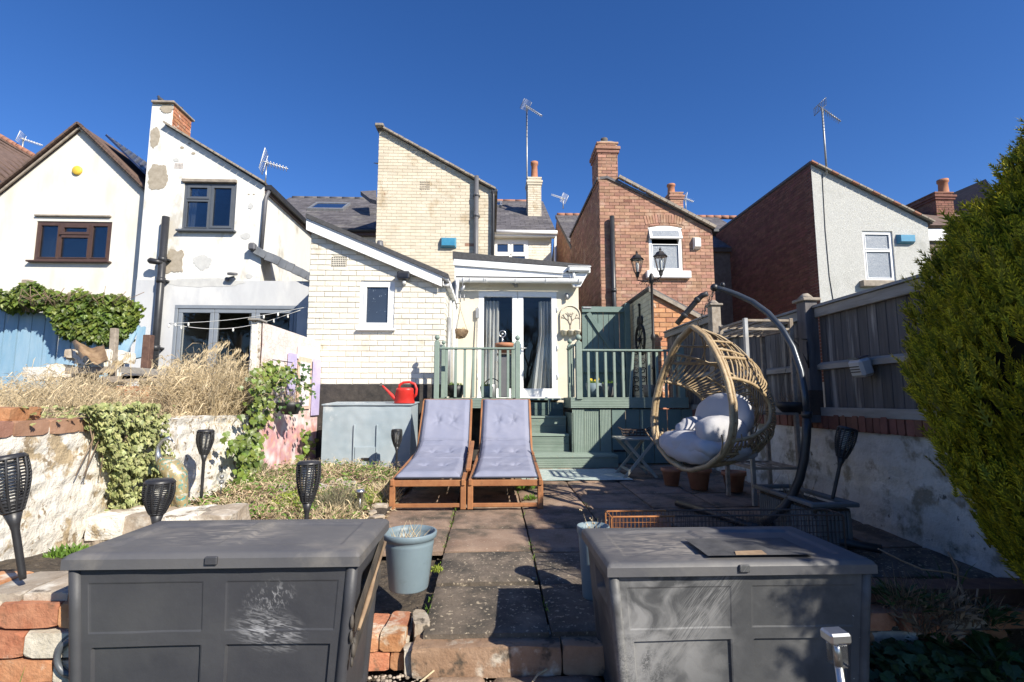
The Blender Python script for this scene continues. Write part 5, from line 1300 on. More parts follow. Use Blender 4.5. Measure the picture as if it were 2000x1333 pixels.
# right wall, coping and fence
XF = 2.95
rwl = empty('boundary_wall', (XF, 5, -.95), 'white painted boundary wall in shade below the grey timber fence', 'wall')
rwall(XF, -1, 1.8, 8.5, -1.32, lambda y: -.25, .2, M['right_wall'], .018, 'wall_face', rwl, 180, 40)
k = 0; y = 1.85
while y < 8.4:
    rough('coping_brick', (XF+.08, y, -.188), (.22+U(-.01,.02), .068, .125), M['dark_brick'], rwl, 400+k, .006, U(-.04,.04), n=3); y += .0755; k += 1
def fence(y0, y1, zt, label, rails=(.30,), zb=-.12, bw=.10):
    f = empty('timber_fence', (XF, (y0+y1)/2, zb), label, 'fence', 'fence panels on the right boundary wall')
    y = y0; i = 0
    while y < y1-.02:
        b = min(bw, y1-y); mb = MB(); mb.cr = RND.random(); X = XF+.01
        tl = U(-.004, .004); th = zt-.03+U(-.006,.006)
        a0 = [(X+.004, y-.012, zb+.05), (X+.020, y-.012, zb+.05), (X+.016, y+b, zb+.05), (X+.008, y+b, zb+.05)]
        mb.hexa(a0, [(p[0], p[1]+tl, th) for p in a0]); mb.build('fence_board', M['fence_wood'], f); y += b; i += 1
    for z in rails:
        mb = MB(); mb.prism([(XF+.004, y0, z-.035), (XF-.035, y0, z-.03), (XF-.035, y0, z+.012), (XF+.004, y0, z+.035)], (0, y1-y0, 0)); mb.build('fence_rail', M['fence_rail'], f)
    mb = MB(); mb.cbox((XF-.01, (y0+y1)/2, zb+.02), (.045, y1-y0, .075), ch=.004); mb.build('gravel_board', M['fence_rail'], f)
    mb = MB(); mb.cbox((XF-.015, (y0+y1)/2, zt-.045), (.03, y1-y0, .085), ch=.004); mb.build('top_rail', M['fence_rail'], f)
    mb = MB(); mb.hexa([(XF-.05, y0, zt), (XF+.06, y0, zt-.0), (XF+.06, y1, zt), (XF-.05, y1, zt)], [(XF-.04, y0, zt+.025), (XF+.05, y0, zt+.03), (XF+.05, y1, zt+.03), (XF-.04, y1, zt+.025)]); mb.build('fence_cap', M['fence_rail'], f)
    return f
fence(1.8, 4.47, .83, 'weathered grey fence panel nearest the conifer, with the solar light on its rail', (.30,))
fence(4.62, 6.42, .84, 'middle weathered fence panel behind the hanging basket and egg chair stand', (.30,))
fence(6.56, 8.5, 1.13, 'taller far fence panel behind the top of the egg chair', (.35,))
for y, zt, lab in ((4.54, .90, 'dark fence post with a weathered cap and rusty bracket, behind the curved chair stand'), (6.49, 1.22, 'pale fence post with flat cap rising just above the egg chair chain')):
    e = empty('fence_post', (XF-.03, y, -.2), lab, 'post', 'fence posts')
    mb = MB(); mb.cbox((XF-.05, y, (zt-.2)/2), (.12, .13, zt+.2), ch=.006); mb.build('post_shaft', M['fence_post'] if y < 5 else M['wood_old'], e)
    mb = MB(); mb.cbox((XF-.05, y, zt+.012), (.17, .18, .028), ch=.006); mb.lathe([(.09,.0),(.03,.05),(.001,.055)], (XF-.05, y, zt+.026), 4); mb.build('post_cap', M['stone_edge'], e)
    if y < 5:
        mb = MB(); mb.cbox((XF-.06, y, -.02), (.13, .14, .22), ch=.004); mb.build('post_bracket', M['rust_dark'], e)
# raised edge of sleepers and brick in the shaded bed on the right
sb = empty('timber_edging', (2.2, 2.6, -1.1), 'shaded old timber sleeper edging on loose bricks behind the right storage box', 'edging')
rough('timber_sleeper', (2.15, 2.62, -.95), (1.25, .15, .07), M['wood_dark'], sb, 500, .010, -.06, n=9)
for k in range(9): rough('brick', (1.58+.22*(k % 5)+.09*(k//5), 2.5+U(-.02,.02), -1.03-.085*(k//5)), (.21, .10, .078), M['old_brick'] if k % 3 else M['stone'], sb, 510+k, .012, U(-.12,.12), n=4)
# ------------------------------------------------------------------ storage boxes
def storage_box(loc, W, D, H, label, mbody, mlid, side, lidtilt=0.0):
    """loc: front centre of the base; side: -1 shows its left side, 1 its right side"""
    e = empty('storage_box', loc, label, 'storage box', 'plastic storage boxes'); L = Vector(loc)
    t = .045                                 # narrowing towards the base
    def fp(u, v, o=0): # front face
        w = W/2-t*(1-v); return L+Vector((u*w, .02*(1-v)-o, H*v))
    mb = MB(); nf = 34
    def strips(fn, cols, rows, bulge):
        def f(u, v):
            # recessed panels
            x = u; z = v
            d = 0
            for (a, b, c, dd, dep) in cols:
                if a < x < b and c < z < dd:
                    m = min((x-a)/.006, (b-x)/.006, (z-c)/.010, (dd-z)/.010, 1); d += dep*m
            d += bulge*.01*math.sin(u*math.pi)*math.sin(v*math.pi)+.0012*math.sin(u*24)*(1 if v > .6 else .3)
            return fn(u*2-1, v, -d)
        return f
    cols = [(.06,.455,.03,.56,.011), (.545,.94,.03,.56,.011), (.05,.46,.63,.90,.0022), (.54,.95,.63,.90,.0022)]
    g_ = strips(fp, cols, 0, 1)
    def cuts(vals, e, n):
        o = {0.0, 1.0} | {i/n for i in range(n+1)}
        for q in vals: o = {w for w in o if abs(w-q) > e*1.6} | {q-e, q-1e-4, q, q+1e-4, q+e}
        return sorted(w for w in o if 0 <= w <= 1)
    cu_, cv_ = cuts(sorted({q for c_ in cols for q in c_[:2]}), .006, 60), cuts(sorted({q for c_ in cols for q in c_[2:4]}), .010, 34)
    mb.grid(lambda u, v: g_(cu_[round(u*(len(cu_)-1))], cv_[round(v*(len(cv_)-1))]), len(cu_)-1, len(cv_)-1, smooth=False)
    for sx in (-1, 1):
        def sp_(u, v, o=0):
            w = W/2-t*(1-v); y = .02*(1-v)+u*(D-.02*(1-v))
            return L+Vector((sx*(w+o), y, H*v))
        hole = (.36,.64,.74,.84)
        def f(u, v):
            d = 0
            for (a, b, c, dd, dep) in ((.08,.92,.03,.56,-.010),(.3,.7,.70,.86,-.03)):
                if a < u < b and c < v < dd: d += dep*min((u-a)/.02, (b-u)/.02, (v-c)/.02, (dd-v)/.02, 1)
            return sp_(u, v, d)
        mb.grid(f, 50, 50)
    mb.grid(lambda u, v: L+Vector(((u*2-1)*(W/2-t*(1-v)), D-.0, H*v)), 2, 2)
    mb.poly([L+Vector((-W/2+t, .02, .004)), L+Vector((W/2-t, .02, .004)), L+Vector((W/2-t, D, .004)), L+Vector((-W/2+t, D, .004))])
    mb.build('box_body', mbody, e)
    for sx in (-1, 1):                       # rounded corner posts
        mb = MB(); pts = [L+Vector((sx*(W/2-t*(1-v)-.006), .02*(1-v)+.006, H*v)) for v in (0, .25, .5, .75, 1)]; mb.tube(pts, .02, 10); mb.build('corner_post', mbody, e)
    o = .022
    mb = MB(); zt = H+.002
    def lid(u, v):
        x = (u*2-1)*(W/2+o); y = -o+(D+2*o)*v
        m = min(u*(W+2*o), (1-u)*(W+2*o), v*(D+2*o), (1-v)*(D+2*o))
        r = .022; z = zt+.034 if m >= r else zt+.034-r+math.sqrt(max(0, r*r-(r-m)**2))
        a = min(abs(u-.5)*(W+2*o)-.03, m-.085)
        if a > 0: z -= .009*min(1, a/.012)
        z += .010*math.sin(math.pi*u)*math.sin(math.pi*v) + lidtilt*(v)*.0
        dx = .012 if m < .004 else 0
        if m < 1e-6: z = zt+.018
        return L+Vector((x, y, z))
    mb.grid(lid, 120, 70)
    ring = [(-1,0),(1,0),(1,1),(-1,1)]
    for k in range(4):
        a, b = ring[k], ring[(k+1) % 4]
        P = lambda q, z: L+Vector((q[0]*(W/2+o), -o+(D+2*o)*q[1], z))
        mb.poly([P(a, zt-.014), P(b, zt-.014), P(b, zt+.018), P(a, zt+.018)])
    mb.poly([P(q, zt-.014) for q in ring[::-1]])
    ld = mb.build('lid', mlid, e)
    mb = MB(); mb.cbox(L+Vector((0, -o-.004, zt+.012)), (.04, .012, .026), ch=.004); mb.build('catch', mbody, ld)
    return e, L
def smear(parent, pts, w, mat, off, name='scuff_mark'):
    mb = MB()
    for i in range(len(pts)-1):
        a, b = Vector(pts[i]), Vector(pts[i+1]); d = (b-a).normalized(); s = Vector((-d.z, 0, d.x)) if abs(d.z)+abs(d.x) > .1 else Vector((1,0,0))
        w0 = w*(.2+.8*math.sin(math.pi*(i+.0)/(len(pts)-1)) if 0 < i else .1); w1 = w*(.1 if i == len(pts)-2 else .2+.8*math.sin(math.pi*(i+1)/(len(pts)-1)))
        mb.poly([a-s*w0, b-s*w1, b+s*w1, a+s*w0])
    return mb.build(name, mat, parent)
# left box
yb1 = 1.80
f0, f1 = PY(118, 1104, yb1), PY(702, 1104, yb1)
H1 = .605; c1 = ((f0.x+f1.x)/2-.0, yb1+.022, f0.z-.005-H1-.0)
M['box_plastic_scuffed'] = M['box_plastic']
bx1, L1 = storage_box(c1, f1.x-f0.x-.045, .455, H1, 'dark grey plastic storage box at left with a torn, taped right side', M['box_plastic'], M['box_lid'], 1)
for k in range(26):                          # chalky scuffs on its front
    cx_, cz_ = PY(530+U(-55, 65), 1215+U(-22, 42), yb1), 0
    a = U(-.5, .6); ln = U(.02, .07)
    y = yb1+.018+ .0
    pts = [(cx_.x+ln*(t/5-.5), y-.004-.0002*k, cx_.z+ln*(t/5-.5)*math.tan(a)+.012*math.sin(t*.6)*U(.3,1)) for t in range(6)]
# torn strip and tape on the right side
mb = MB(); Wd = f1.x-f0.x-.045
for (y0, y1, z0, z1, w, dx) in ((.02,.45,.40,.57,.03,.004),(.03,.40,.33,.44,.022,.006)):
    a = Vector((L1.x+Wd/2+dx, L1.y+y0, L1.z+z0)); b = Vector((L1.x+Wd/2+dx, L1.y+y1, L1.z+z1)); mb.beam(a, b, .006, w, up=(1,0,0)) if False else mb.prism([a-Vector((0,0,w)), b-Vector((0,0,w)), b+Vector((0,0,w)), a+Vector((0,0,w))], (.003,0,0))
mb.build('tape_strip', M['tape'], bx1)
mb = MB(); a = Vector((L1.x+Wd/2+.012, L1.y+.04, L1.z+.37)); b = Vector((L1.x+Wd/2+.012, L1.y+.45, L1.z+.545)); mb.tube([a, a.lerp(b,.3)+Vector((.004,0,.01)), a.lerp(b,.6), b], [.006,.010,.005,.008], 6); mb.build('torn_edge', M['brown_tear'], bx1)
mb = MB()
for k in range(7):
    p = Vector((L1.x+Wd/2-.002+U(0,.008), L1.y+U(-.006,.02), L1.z+U(.28,.46))); mb.ball(p, U(.008,.02), 7, .5, .8, 1.5)
mb.build('broken_corner', M['tape'], bx1)
# right box
yb2 = 1.95
f0, f1 = PY(1186, 1116, yb2), PY(1714, 1106, yb2)
H2 = .57; c2 = ((f0.x+f1.x)/2, yb2+.022, f0.z-.01-H2)
bx2, L2 = storage_box(c2, f1.x-f0.x-.045, .50, H2, 'dusty grey plastic storage box at right with a melted dent in its lid', M['box_dusty'], M['box_lid'], -1)
mb = MB(); q = Vector((L2.x+.09, L2.y+.13, L2.z+H2+.048))
def melt(u, v):
    x = (u*2-1)*.21; y = (v*2-1)*.12; r = math.sqrt((x/.21)**2+(y/.12)**2)
    return q+Vector((x, y, .004-.001*r+.012*(1-min(1, r))*math.sin(x*38)*.8))
mb.grid(melt, 40, 24); mb.build('melted_patch', M['felt'], bx2)
mb = MB(); mb.prism([q+Vector((-.10,-.115,.0045)), q+Vector((.02,-.115,.0045)), q+Vector((.02,-.075,.0085)), q+Vector((-.09,-.085,.0085))], (0,0,-.003)); mb.build('hole', M['brown_tear'], bx2)

# ------------------------------------------------------------------ solar torches
def torch_parts(e, L, hs=1.0, stem=.55, r=.064):
    # head: slatted flared cage over a pale tube
    mb = MB(); H = .19*hs
    for z, rr in ((0, .030), (H*.06, .036), (H*.95, r*.97), (H, r)):
        pass
    n = 12; prof = lambda t: .030+(r-.030)*math.sin(min(1, t*1.25)*math.pi/2)*(1-.10*max(0, t-.7)/.3)
    z0 = stem
    for k in range(n):
        a = 2*math.pi*k/n
        mb.tube([L+Vector((prof(t/6)*math.cos(a+.25*t/6), prof(t/6)*math.sin(a+.25*t/6), z0+H*t/6)) for t in range(7)], .0052, 5, cap=False)
    mb.lathe([(prof(t/8), z0+H*t/8) for t in range(3)], L, 20)
    for j in range(17):
        t = j/16; mb.tube([L+Vector((prof(t)*math.cos(a), prof(t)*math.sin(a), z0+H*t)) for a in [2*math.pi*i/18 for i in range(18)]], (.0032 if j not in (0, 16) else .006), 4, closed=True)
    mb.build('cage', M['black_plastic'], e)
    mb = MB(); mb.lathe([(.018,0),(.022,.02),(prof(.9)*.55,H*.75),(prof(.9)*.55,H*.95)], L+Vector((0,0,z0)), 14); mb.build('diffuser', M['white_box'], e)
    mb = MB(); mb.lathe([(r*.98,-.004),(r*1.0,.004),(r*.85,.014),(.001,.016)], L+Vector((0,0,z0+H)), 20); mb.build('solar_cap', M['black_plastic'], e)
    mb = MB(); mb.lathe([(.010,0),(.012,.02),(.0125,stem-.07),(.016,stem-.05),(.030,stem-.0)], L, 14); mb.build('stem', M['black_plastic'], e)
first = None
def torch(base, lean, label, stem=.5, hs=1.0, rz=0):
    global first
    key = (stem, hs)
    e = empty('solar_torch', base, label, 'torch light', 'black solar torches')
    torch_parts(e, Vector(base), hs, stem)
    e.rotation_euler = (lean[0], lean[1], rz)
    return e
p = PY(45, 1132, 2.02); hd = PY(12, 930, 1.95); 
torch(tuple(p), (0.06, -.20, 0), 'black solar torch leaning left on the brick wall at the far left edge', stem=.25, hs=1.0)
p = PY(303, 1003, 2.55); torch((p.x, p.y, p.z-.42), (0, .02), 'black solar torch just behind the left storage box, below the variegated ivy', stem=.42, hs=.75)
p = PY(393, 973, 4.35); torch(tuple(p), (0, .0), 'black solar torch standing against the white wall right of the peacock', stem=.35, hs=.95)
p = PY(600, 985, 3.0); torch((p.x, p.y, -.945), (0, 0), 'nearest upright black solar torch in the bed below the mural', stem=.38, hs=1.1)
p = PY(776, 872, 6.3); torch((p.x, p.y, p.z-.35), (0, -.02), 'small black solar torch between the metal bunker and left lounger', stem=.35, hs=1.0)
p = PY(1626, 975, 3.6); torch(tuple(p), (.05, .26), 'black solar torch leaning in the grey trough against the shaded wall', stem=.30, hs=1.05)

def globe_light(base, dirv, ln, r, label, tp='globe'):
    e = empty('solar_globe_light', base, label, 'garden light', 'small solar stake lights'); L = Vector(base); d = Vector(dirv).normalized()
    mb = MB(); mb.tube([L, L+d*ln], .007, 8); mb.build('stake', M['steel'], e)
    mb = MB(); mb.ball(L+d*(ln+r), r, 16); mb.build('glass_globe', M['clear_glass'], e)
    mb = MB(); mb.lathe([(.02,0),(.022,.02),(.01,.03)], L+d*(ln-.01), 10); mb.ball(L+d*(ln+r), r*.45, 8); mb.build('lamp_core', M['dull_steel'], e)
p = PY(431, 966, 4.55); globe_light(tuple(p), (0,0,1), .10, .045, 'small glass globe light standing beside the torch at the foot of the white wall')
p = PY(436, 1036, 3.5); globe_light(tuple(p), (-.8,.1,.5), .12, .055, 'glass globe light lying tilted on the low rubble wall')
e = empty('solar_stake_light', tuple(PY(702, 1012, 4.35)), 'small metal mushroom light in the bed left of the loungers', 'garden light', 'small solar stake lights'); L = Vector(e.location)
mb = MB(); mb.tube([L, L+Vector((0,0,.19))], .007, 8); mb.build('stake', M['steel'], e)
mb = MB(); mb.lathe([(.022,.16),(.026,.20),(.045,.205),(.03,.225),(.001,.23)], L, 16); mb.build('lamp_cap', M['steel'], e)
# chrome stake light in front of the right box
yL = 1.52; b_ = PY(1652, 1345, yL); t_ = PY(1640, 1300, yL)
e = empty('solar_stake_light', (b_.x, yL, LOW), 'chrome stake light with clear square lens leaning in front of the right storage box', 'garden light', 'small solar stake lights'); L = Vector((b_.x+.02, yL, LOW)); tp = PY(1638, 1300, yL)
mb = MB(); mb.tube([L, tp], .011, 12); mb.build('stake', M['steel'], e)
d = (PY(1632, 1240, yL)-tp).normalized()
mb = MB(); mb.beam(tp, tp+d*.065, .042, .042, up=(0,1,0), ch=.004); mb.build('lens', M['clear_glass'], e)
mb = MB(); mb.tube([tp, tp+d*.065], [.012,.008], 8); mb.build('lamp_core', M['steel'], e)
mb = MB(); mb.beam(tp+d*.065, tp+d*.095, .062, .055, up=(0,1,0), ch=.006); mb.build('solar_cap', M['steel'], e)

# ------------------------------------------------------------------ loungers
def lounger(cx, yf, label, dx=0.0, arm=0):
    W = .615; zs = gz(yf)+.245; e = empty('sun_lounger', (cx, yf, gz(yf)), label, 'sun lounger', 'sun loungers')
    yh, zh = yf+1.45, zs+.10; yt, zt = yf+1.95, -.015; t = .045
    X = lambda s, y: cx + s*W/2 + dx*(y-yf)
    TK = M['teak']
    def bm(name, a, b, w, h, par=e): 
        mb = MB(); mb.cr = RND.random(); mb.beam(a, b, w, h, up=(0,0,1), ch=.006); return mb.build(name, TK, par)
    for s in (-1, 1):
        bm('leg', (X(s,yf), yf, gz(yf)), (X(s,yf), yf, zs), .05, .045)
        bm('leg', (X(s,yh), yh, gz(yh)), (X(s,yh), yh, zh), .05, .045)
        bm('side_rail', (X(s,yf)-.0, yf-.04, zs-.012), (X(s,yh), yh+.05, zh-.012), .034, .055)
        bm('back_rail', (X(s,yh)-s*.01, yh, zh), (X(s,yt)-s*.01, yt, zt), .032, .05)
        bm('back_prop', (X(s,yt)-s*.05, yt-.12, zt-.25), (X(s,yh)-s*.05, yh+.50, gz(yh)+.15), .025, .035)
    bm('front_rail', (X(-1,yf)-.01, yf-.01, zs-.02), (X(1,yf)+.01, yf-.01, zs-.02), .022, .055)
    bm('stretcher', (X(-1,yf), yf, gz(yf)+.035), (X(1,yf), yf, gz(yf)+.035), .02, .035)
    bm('top_rail', (X(-1,yt), yt, zt), (X(1,yt), yt, zt), .03, .06)
    for k in range(8):
        f = (k+.5)/8; y = yf+.04+(yh-yf-.05)*f; z = zs+.0+(zh-zs)*f
        bm('slat', (X(-1,y)+.02, y, z+.008), (X(1,y)-.02, y, z+.008), .06, .014)
    for k in range(5):
        f = (k+.5)/5; y = yh+(yt-yh)*f; z = zh+(zt-zh)*f
        bm('slat', (X(-1,y)+.02, y+.01, z), (X(1,y)-.02, y+.01, z), .016, .06)
    if arm:
        s = arm; bm('armrest', (X(s,yf+.4)+s*.03, yf+.25, zs+.06), (X(s,yh)+s*.03, yh-.15, zh+.13), .045, .03)
        bm('arm_post', (X(s,yf+.5)+s*.03, yf+.55, zs-.02), (X(s,yf+.5)+s*.03, yf+.55, zs+.10), .03, .04)
    # cushion following the frame
    path = [(yf-.01, zs+.03), (yf+.35, zs+.045), (yf+.9, zs+.075), (yh-.10, zh+.05), (yh+.03, zh+.10), (yh+.16, zh+.24), (yt-.12, zt-.10), (yt-.025, zt+.02)]
    cum = [0]
    for i in range(1, len(path)): cum.append(cum[-1]+math.dist(path[i-1], path[i]))
    def at(t):
        s_ = t*cum[-1]
        for i in range(1, len(path)):
            if s_ <= cum[i]+1e-9:
                f = (s_-cum[i-1])/(cum[i]-cum[i-1]); a, b = path[i-1], path[i]
                return (a[0]+(b[0]-a[0])*f, a[1]+(b[1]-a[1])*f, b[0]-a[0], b[1]-a[1])
        return (*path[-1], 0, 1)
    tufts = [(u, v) for v in (.20, .52, .845) for u in (.34, .66)]
    folds = [.36, .70]
    rr = random.Random(int(cx*100)+5)
    wr = [(rr.uniform(.1,.9), rr.uniform(.05,.95), rr.uniform(-.5,.5), rr.uniform(.003,.008)) for _ in range(26)]
    mb = MB(); Wc = W-.055
    def sh(u, v, side=1):
        y, z, ty, tz = at(v); l = math.hypot(ty, tz) or 1; ny, nz = -tz/l, ty/l
        eu = min(u, 1-u)*Wc; ev = min(v, 1-v)*cum[-1]; m = min(eu, ev)
        th = .045*min(1, math.sqrt(max(0, m)/.05)) if m < .05 else .045
        L_ = cum[-1]
        for (a, b) in tufts:
            r2 = ((u-a)*Wc)**2+((v-b)*L_)**2; th -= .030*math.exp(-r2/.0012)+.010*math.exp(-r2/.02)
            ang = math.atan2((v-b)*L_, (u-a)*Wc); th += .004*math.sin(ang*7+a*9)*math.exp(-r2/.012)*min(1, r2/.0006)
        for f in folds: th -= .018*math.exp(-((v-f)*L_/.018)**2)
        for (a, b, sl, am) in wr:
            q = (v-b)*L_-sl*(u-a)*Wc+.02*math.sin(u*9); th += am*math.exp(-(q/.012)**2)*math.exp(-((u-a)*Wc/.13)**2)
        th += .006*mnoise.noise(Vector((u*6+cx*9, v*14, 0)))
        x = cx+dx*(y-yf)+(u-.5)*Wc
        o = th if side > 0 else -.008
        return (x, y+ny*o, z+nz*o)
    mb.grid(lambda u, v: sh(u, v), 56, 150); mb.grid(lambda u, v: sh(1-u, v, -1), 4, 60)
    cu = mb.build('cushion', M['cushion'], e)
    mb = MB()
    for s in (0, 1): mb.tube([Vector(sh(s, v/60, -1))+Vector((.004*(1 if s else -1),0,.006)) for v in range(61)], .0075, 6)
    mb.tube([Vector(sh(u/20, 0, -1))+Vector((0,-.004,.006)) for u in range(21)], .0075, 6)
    mb.build('piping', M['cushion_edge'], cu)
    for (a, b) in tufts:
        mb = MB(); mb.ball(Vector(sh(a, b)), .011, 8, 1, 1, .6); mb.build('tuft_button', M['cushion'], cu)
    return e
lounger(PY(836, 940, 4.62).x, 4.62, 'teak sun lounger with lavender grey cushion nearest the metal bunker', 0.0, arm=1)
lounger(PY(987, 940, 4.62).x, 4.62, 'teak sun lounger with lavender grey cushion beside the green steps', .03)

# ------------------------------------------------------------------ hanging egg chair
c0 = Vector((1.617, 4.11, 0)); bk = Vector((.94, .34, 0)).normalized(); sd = Vector((.34, -.94, 0)).normalized()
zB, zT = -.545, .60
prof_t = [(0,.12),(.04,.46),(.12,.76),(.22,.95),(.33,1.0),(.45,.98),(.58,.89),(.70,.75),(.82,.56),(.92,.35),(1,.03)]
def wprof(t):
    for i in range(1, len(prof_t)):
        if t <= prof_t[i][0]:
            (a, p_), (b, q_) = prof_t[i-1], prof_t[i]; f = (t-a)/(b-a); return p_+(q_-p_)*f
    return .03
def S(phi, t, off=0):                        # phi 0: middle of the back, +-90: rim
    w = wprof(t); a = .455*w+off; b = (.80*w**.8+off)
    lean = .10*(t-.3)
    c = c0 + bk*(-.04+lean)
    p = c + sd*(a*math.sin(phi)) + bk*(b*math.cos(phi)); p.z = zB+(zT-zB)*t+(.10*(1-math.cos(phi))**1 - .10)*(1-t)*(.0)
    return p
eg = empty('hanging_egg_chair', tuple(c0+Vector((0,0,zB))), 'rattan hanging egg chair with pale grey cushions', 'egg chair')
hp_ = math.pi/2
rim = [S(hp_, t) for t in [i/24 for i in range(25)]] + [S(-hp_, 1-i/24) for i in range(25)]
mb = MB(); mb.tube(rim, .020, 10, closed=True); mb.build('front_rim', M['rattan'], eg)
mb = MB(); mb.tube([p-bk*(-.035) for p in rim], .016, 10, closed=True); mb.build('inner_rim', M['rattan'], eg)
def seg(p0, p1, n, r, off=0):
    return [S(p0[0]+(p1[0]-p0[0])*i/n, p0[1]+(p1[1]-p0[1])*i/n, off) for i in range(n+1)]
R2 = math.radians
for s in (-1, 1):
    cph, ct = s*hp_, .42
    def E(a, k1, k2): return (cph-s*k1*abs(math.cos(a)), max(.05, min(.97, ct+k2*math.sin(a))))
    hole = [S(*E(-hp_+math.pi*i/30, R2(38), .20)) for i in range(31)]
    mb = MB(); mb.tube(hole, .014, 8); mb.build('side_hoop', M['rattan'], eg)
    outer = [S(*E(-hp_+math.pi*i/40, R2(84), .40), .006) for i in range(41)]
    mb = MB(); mb.tube(outer, .012, 8)
    mb.tube([S(*E(-hp_+math.pi*(i+12)/40, R2(62), .31), -.004) for i in range(20)], .009, 8); mb.build('outer_hoop', M['rattan'], eg)
    n = 44
    for i in range(n):
        a = -hp_+math.pi*(i+.5)/n; a1 = a+U(-.02,.02)
        p0, p1 = E(a, R2(38), .20), E(a1, R2(84), .40)
        k = 1
        if abs(p1[0]) > hp_: k = (hp_-abs(p0[0]))/(abs(p1[0])-abs(p0[0]))
        if k < .12: continue
        p1 = (p0[0]+(p1[0]-p0[0])*k, p0[1]+(p1[1]-p0[1])*k)
        mb = MB(); mb.cr = RND.random(); mb.tube(seg(p0, p1, 4, .006), .0068, 6, cap=False); mb.build('cane', M['rattan'], eg)
for t, r in ((.06,.012),(.13,.010),(.76,.014),(.88,.010)):
    mb = MB(); mb.tube(seg((-hp_, t), (hp_, t), 28, r, .004), r, 8); mb.build('back_hoop', M['rattan'], eg)
for k in range(26):                          # crossing canes over the back
    a = -hp_+math.pi*(k+.5)/26
    mb = MB(); mb.cr = RND.random(); mb.tube(seg((a, .02), (a+R2(10 if k % 2 else -10), .26 if abs(a) > R2(10) else .95), 8, .005, .006), .0055, 6, cap=False); mb.build('cane', M['rattan'] if k % 3 else M['rattan_dark'], eg)
for k in range(16):
    a = -R2(70)+R2(140)*k/15
    mb = MB(); mb.cr = RND.random(); mb.tube(seg((a, .70), (a*.75+R2(8 if k % 2 else -8), .985), 6, .005, .004), .006, 6, cap=False); mb.build('cane', M['rattan'], eg)
for k in range(7):
    a = R2(-8+k*3)
    mb = MB(); mb.tube(seg((a-R2(16), .25), (a+R2(12), .80), 8, 0, -.004), .005, 5, cap=False); mb.build('cane', M['rattan'], eg)
mb = MB()                                    # dark bindings where canes meet the rims
for i in range(0, len(rim), 2): mb.ball(rim[i]+bk*.015, .028, 6, .8, .8, .35)
mb.build('bindings', M['rattan_dark'], eg)
mb = MB()                                    # woven basket bottom
for k in range(10):
    t = .015+.018*k; mb.tube(seg((-hp_, t), (hp_, t), 24, 0, .0), .005, 5, cap=False)
for k in range(40):
    a = -hp_+math.pi*(k+.5)/40; mb.tube(seg((a, .0), (a, .20), 4, 0, .003), .004, 4, cap=False)
stuff(mb.build('woven_base', M['rattan_dark'], eg))
def pillow(name, c, sx, sy, sz, parent, seed, rot=(0,0,0), mat='chair_cushion', label=None, cat=None, wr=.03):
    mb = MB(); R = Euler(rot).to_matrix(); c = Vector(c)
    def f(u, v):
        th = math.pi*v; ph = 2*math.pi*u
        e = .62
        cx_, sx_ = math.cos(ph), math.sin(ph); st, ct = math.sin(th), math.cos(th)
        q = Vector((math.copysign(abs(cx_)**e, cx_)*st**.75*sx, math.copysign(abs(sx_)**e, sx_)*st**.75*sy, ct*sz))
        nz = mnoise.noise(Vector((q.x*5+seed, q.y*5, q.z*6)))*wr + mnoise.noise(Vector((q.x*13+seed, q.y*13, q.z*13)))*wr*.45
        return c+R @ (q*(1+nz/ max(.05, sz)*.35))
    mb.grid(f, 48, 28, closed_u=True)
    return mb.build(name, M[mat], parent)
ce = empty('chair_cushion', tuple(c0+Vector((0,0,-.4))), 'pale grey tufted seat cushion lying inside the rattan egg chair', 'cushion')
az = math.atan2(bk.y, bk.x)
pillow('seat_pad', c0+bk*.15+Vector((0,0,-.37)), .28, .34, .12, ce, 1, (0, .10, az), wr=.07)
pillow('front_pad', c0+bk*(.02)+sd*(-.03)+Vector((0,0,-.385)), .15, .30, .12, ce, 2, (0, -.3, az), wr=.07)
pillow('back_pad', c0+bk*.33+Vector((0,0,-.13)), .08, .30, .19, ce, 3, (0, .22, az), wr=.05)
pillow('bolster', c0+bk*.13+sd*.17+Vector((0,0,-.24)), .20, .12, .12, ce, 4, (0, 0, az-.2), wr=.05)
pillow('side_pad', c0+bk*.22-sd*.20+Vector((0,0,-.24)), .20, .10, .09, ce, 5, (.4, 0, az), wr=.06)
# stand: curved tube, hook, chain, base
hk = Vector((1.74, 4.16, 0)); 
st = empty('chair_stand', (2.0, 3.85, -.93), 'dark curved metal stand holding up the rattan egg chair', 'chair stand')
pts_px = [(1395,562,4.16),(1412,566,4.14),(1440,576,4.08),(1470,590,4.0),(1500,612,3.9),(1527,642,3.8),(1549,680,3.72),(1564,725,3.66),(1572,770,3.62),(1576,810,3.6),(1575,855,3.6),(1571,895,3.61),(1562,935,3.64),(1549,965,3.68),(1532,990,3.72),(1510,1008,3.78),(1488,1022,3.82)]
P3 = [PY(x, y, Y) for x, y, Y in pts_px]
mb = MB(); mb.tube(P3[:10], .023, 14); mb.build('upper_tube', M['stand_metal'], st)
mb = MB(); mb.tube(P3[9:], .030, 14); mb.lathe([(.036,-.02),(.036,.02)], P3[9], 14); mb.build('lower_tube', M['black_plastic'], st)
mb = MB(); mb.ball(P3[0], .034, 10); mb.lathe([(.012,0),(.02,.02),(.012,.04)], P3[1]+Vector((0,0,.02)), 10); mb.build('end_cap', M['black_plastic'], st)
bc = Vector((2.0, 3.83, gz(3.83)+.03))
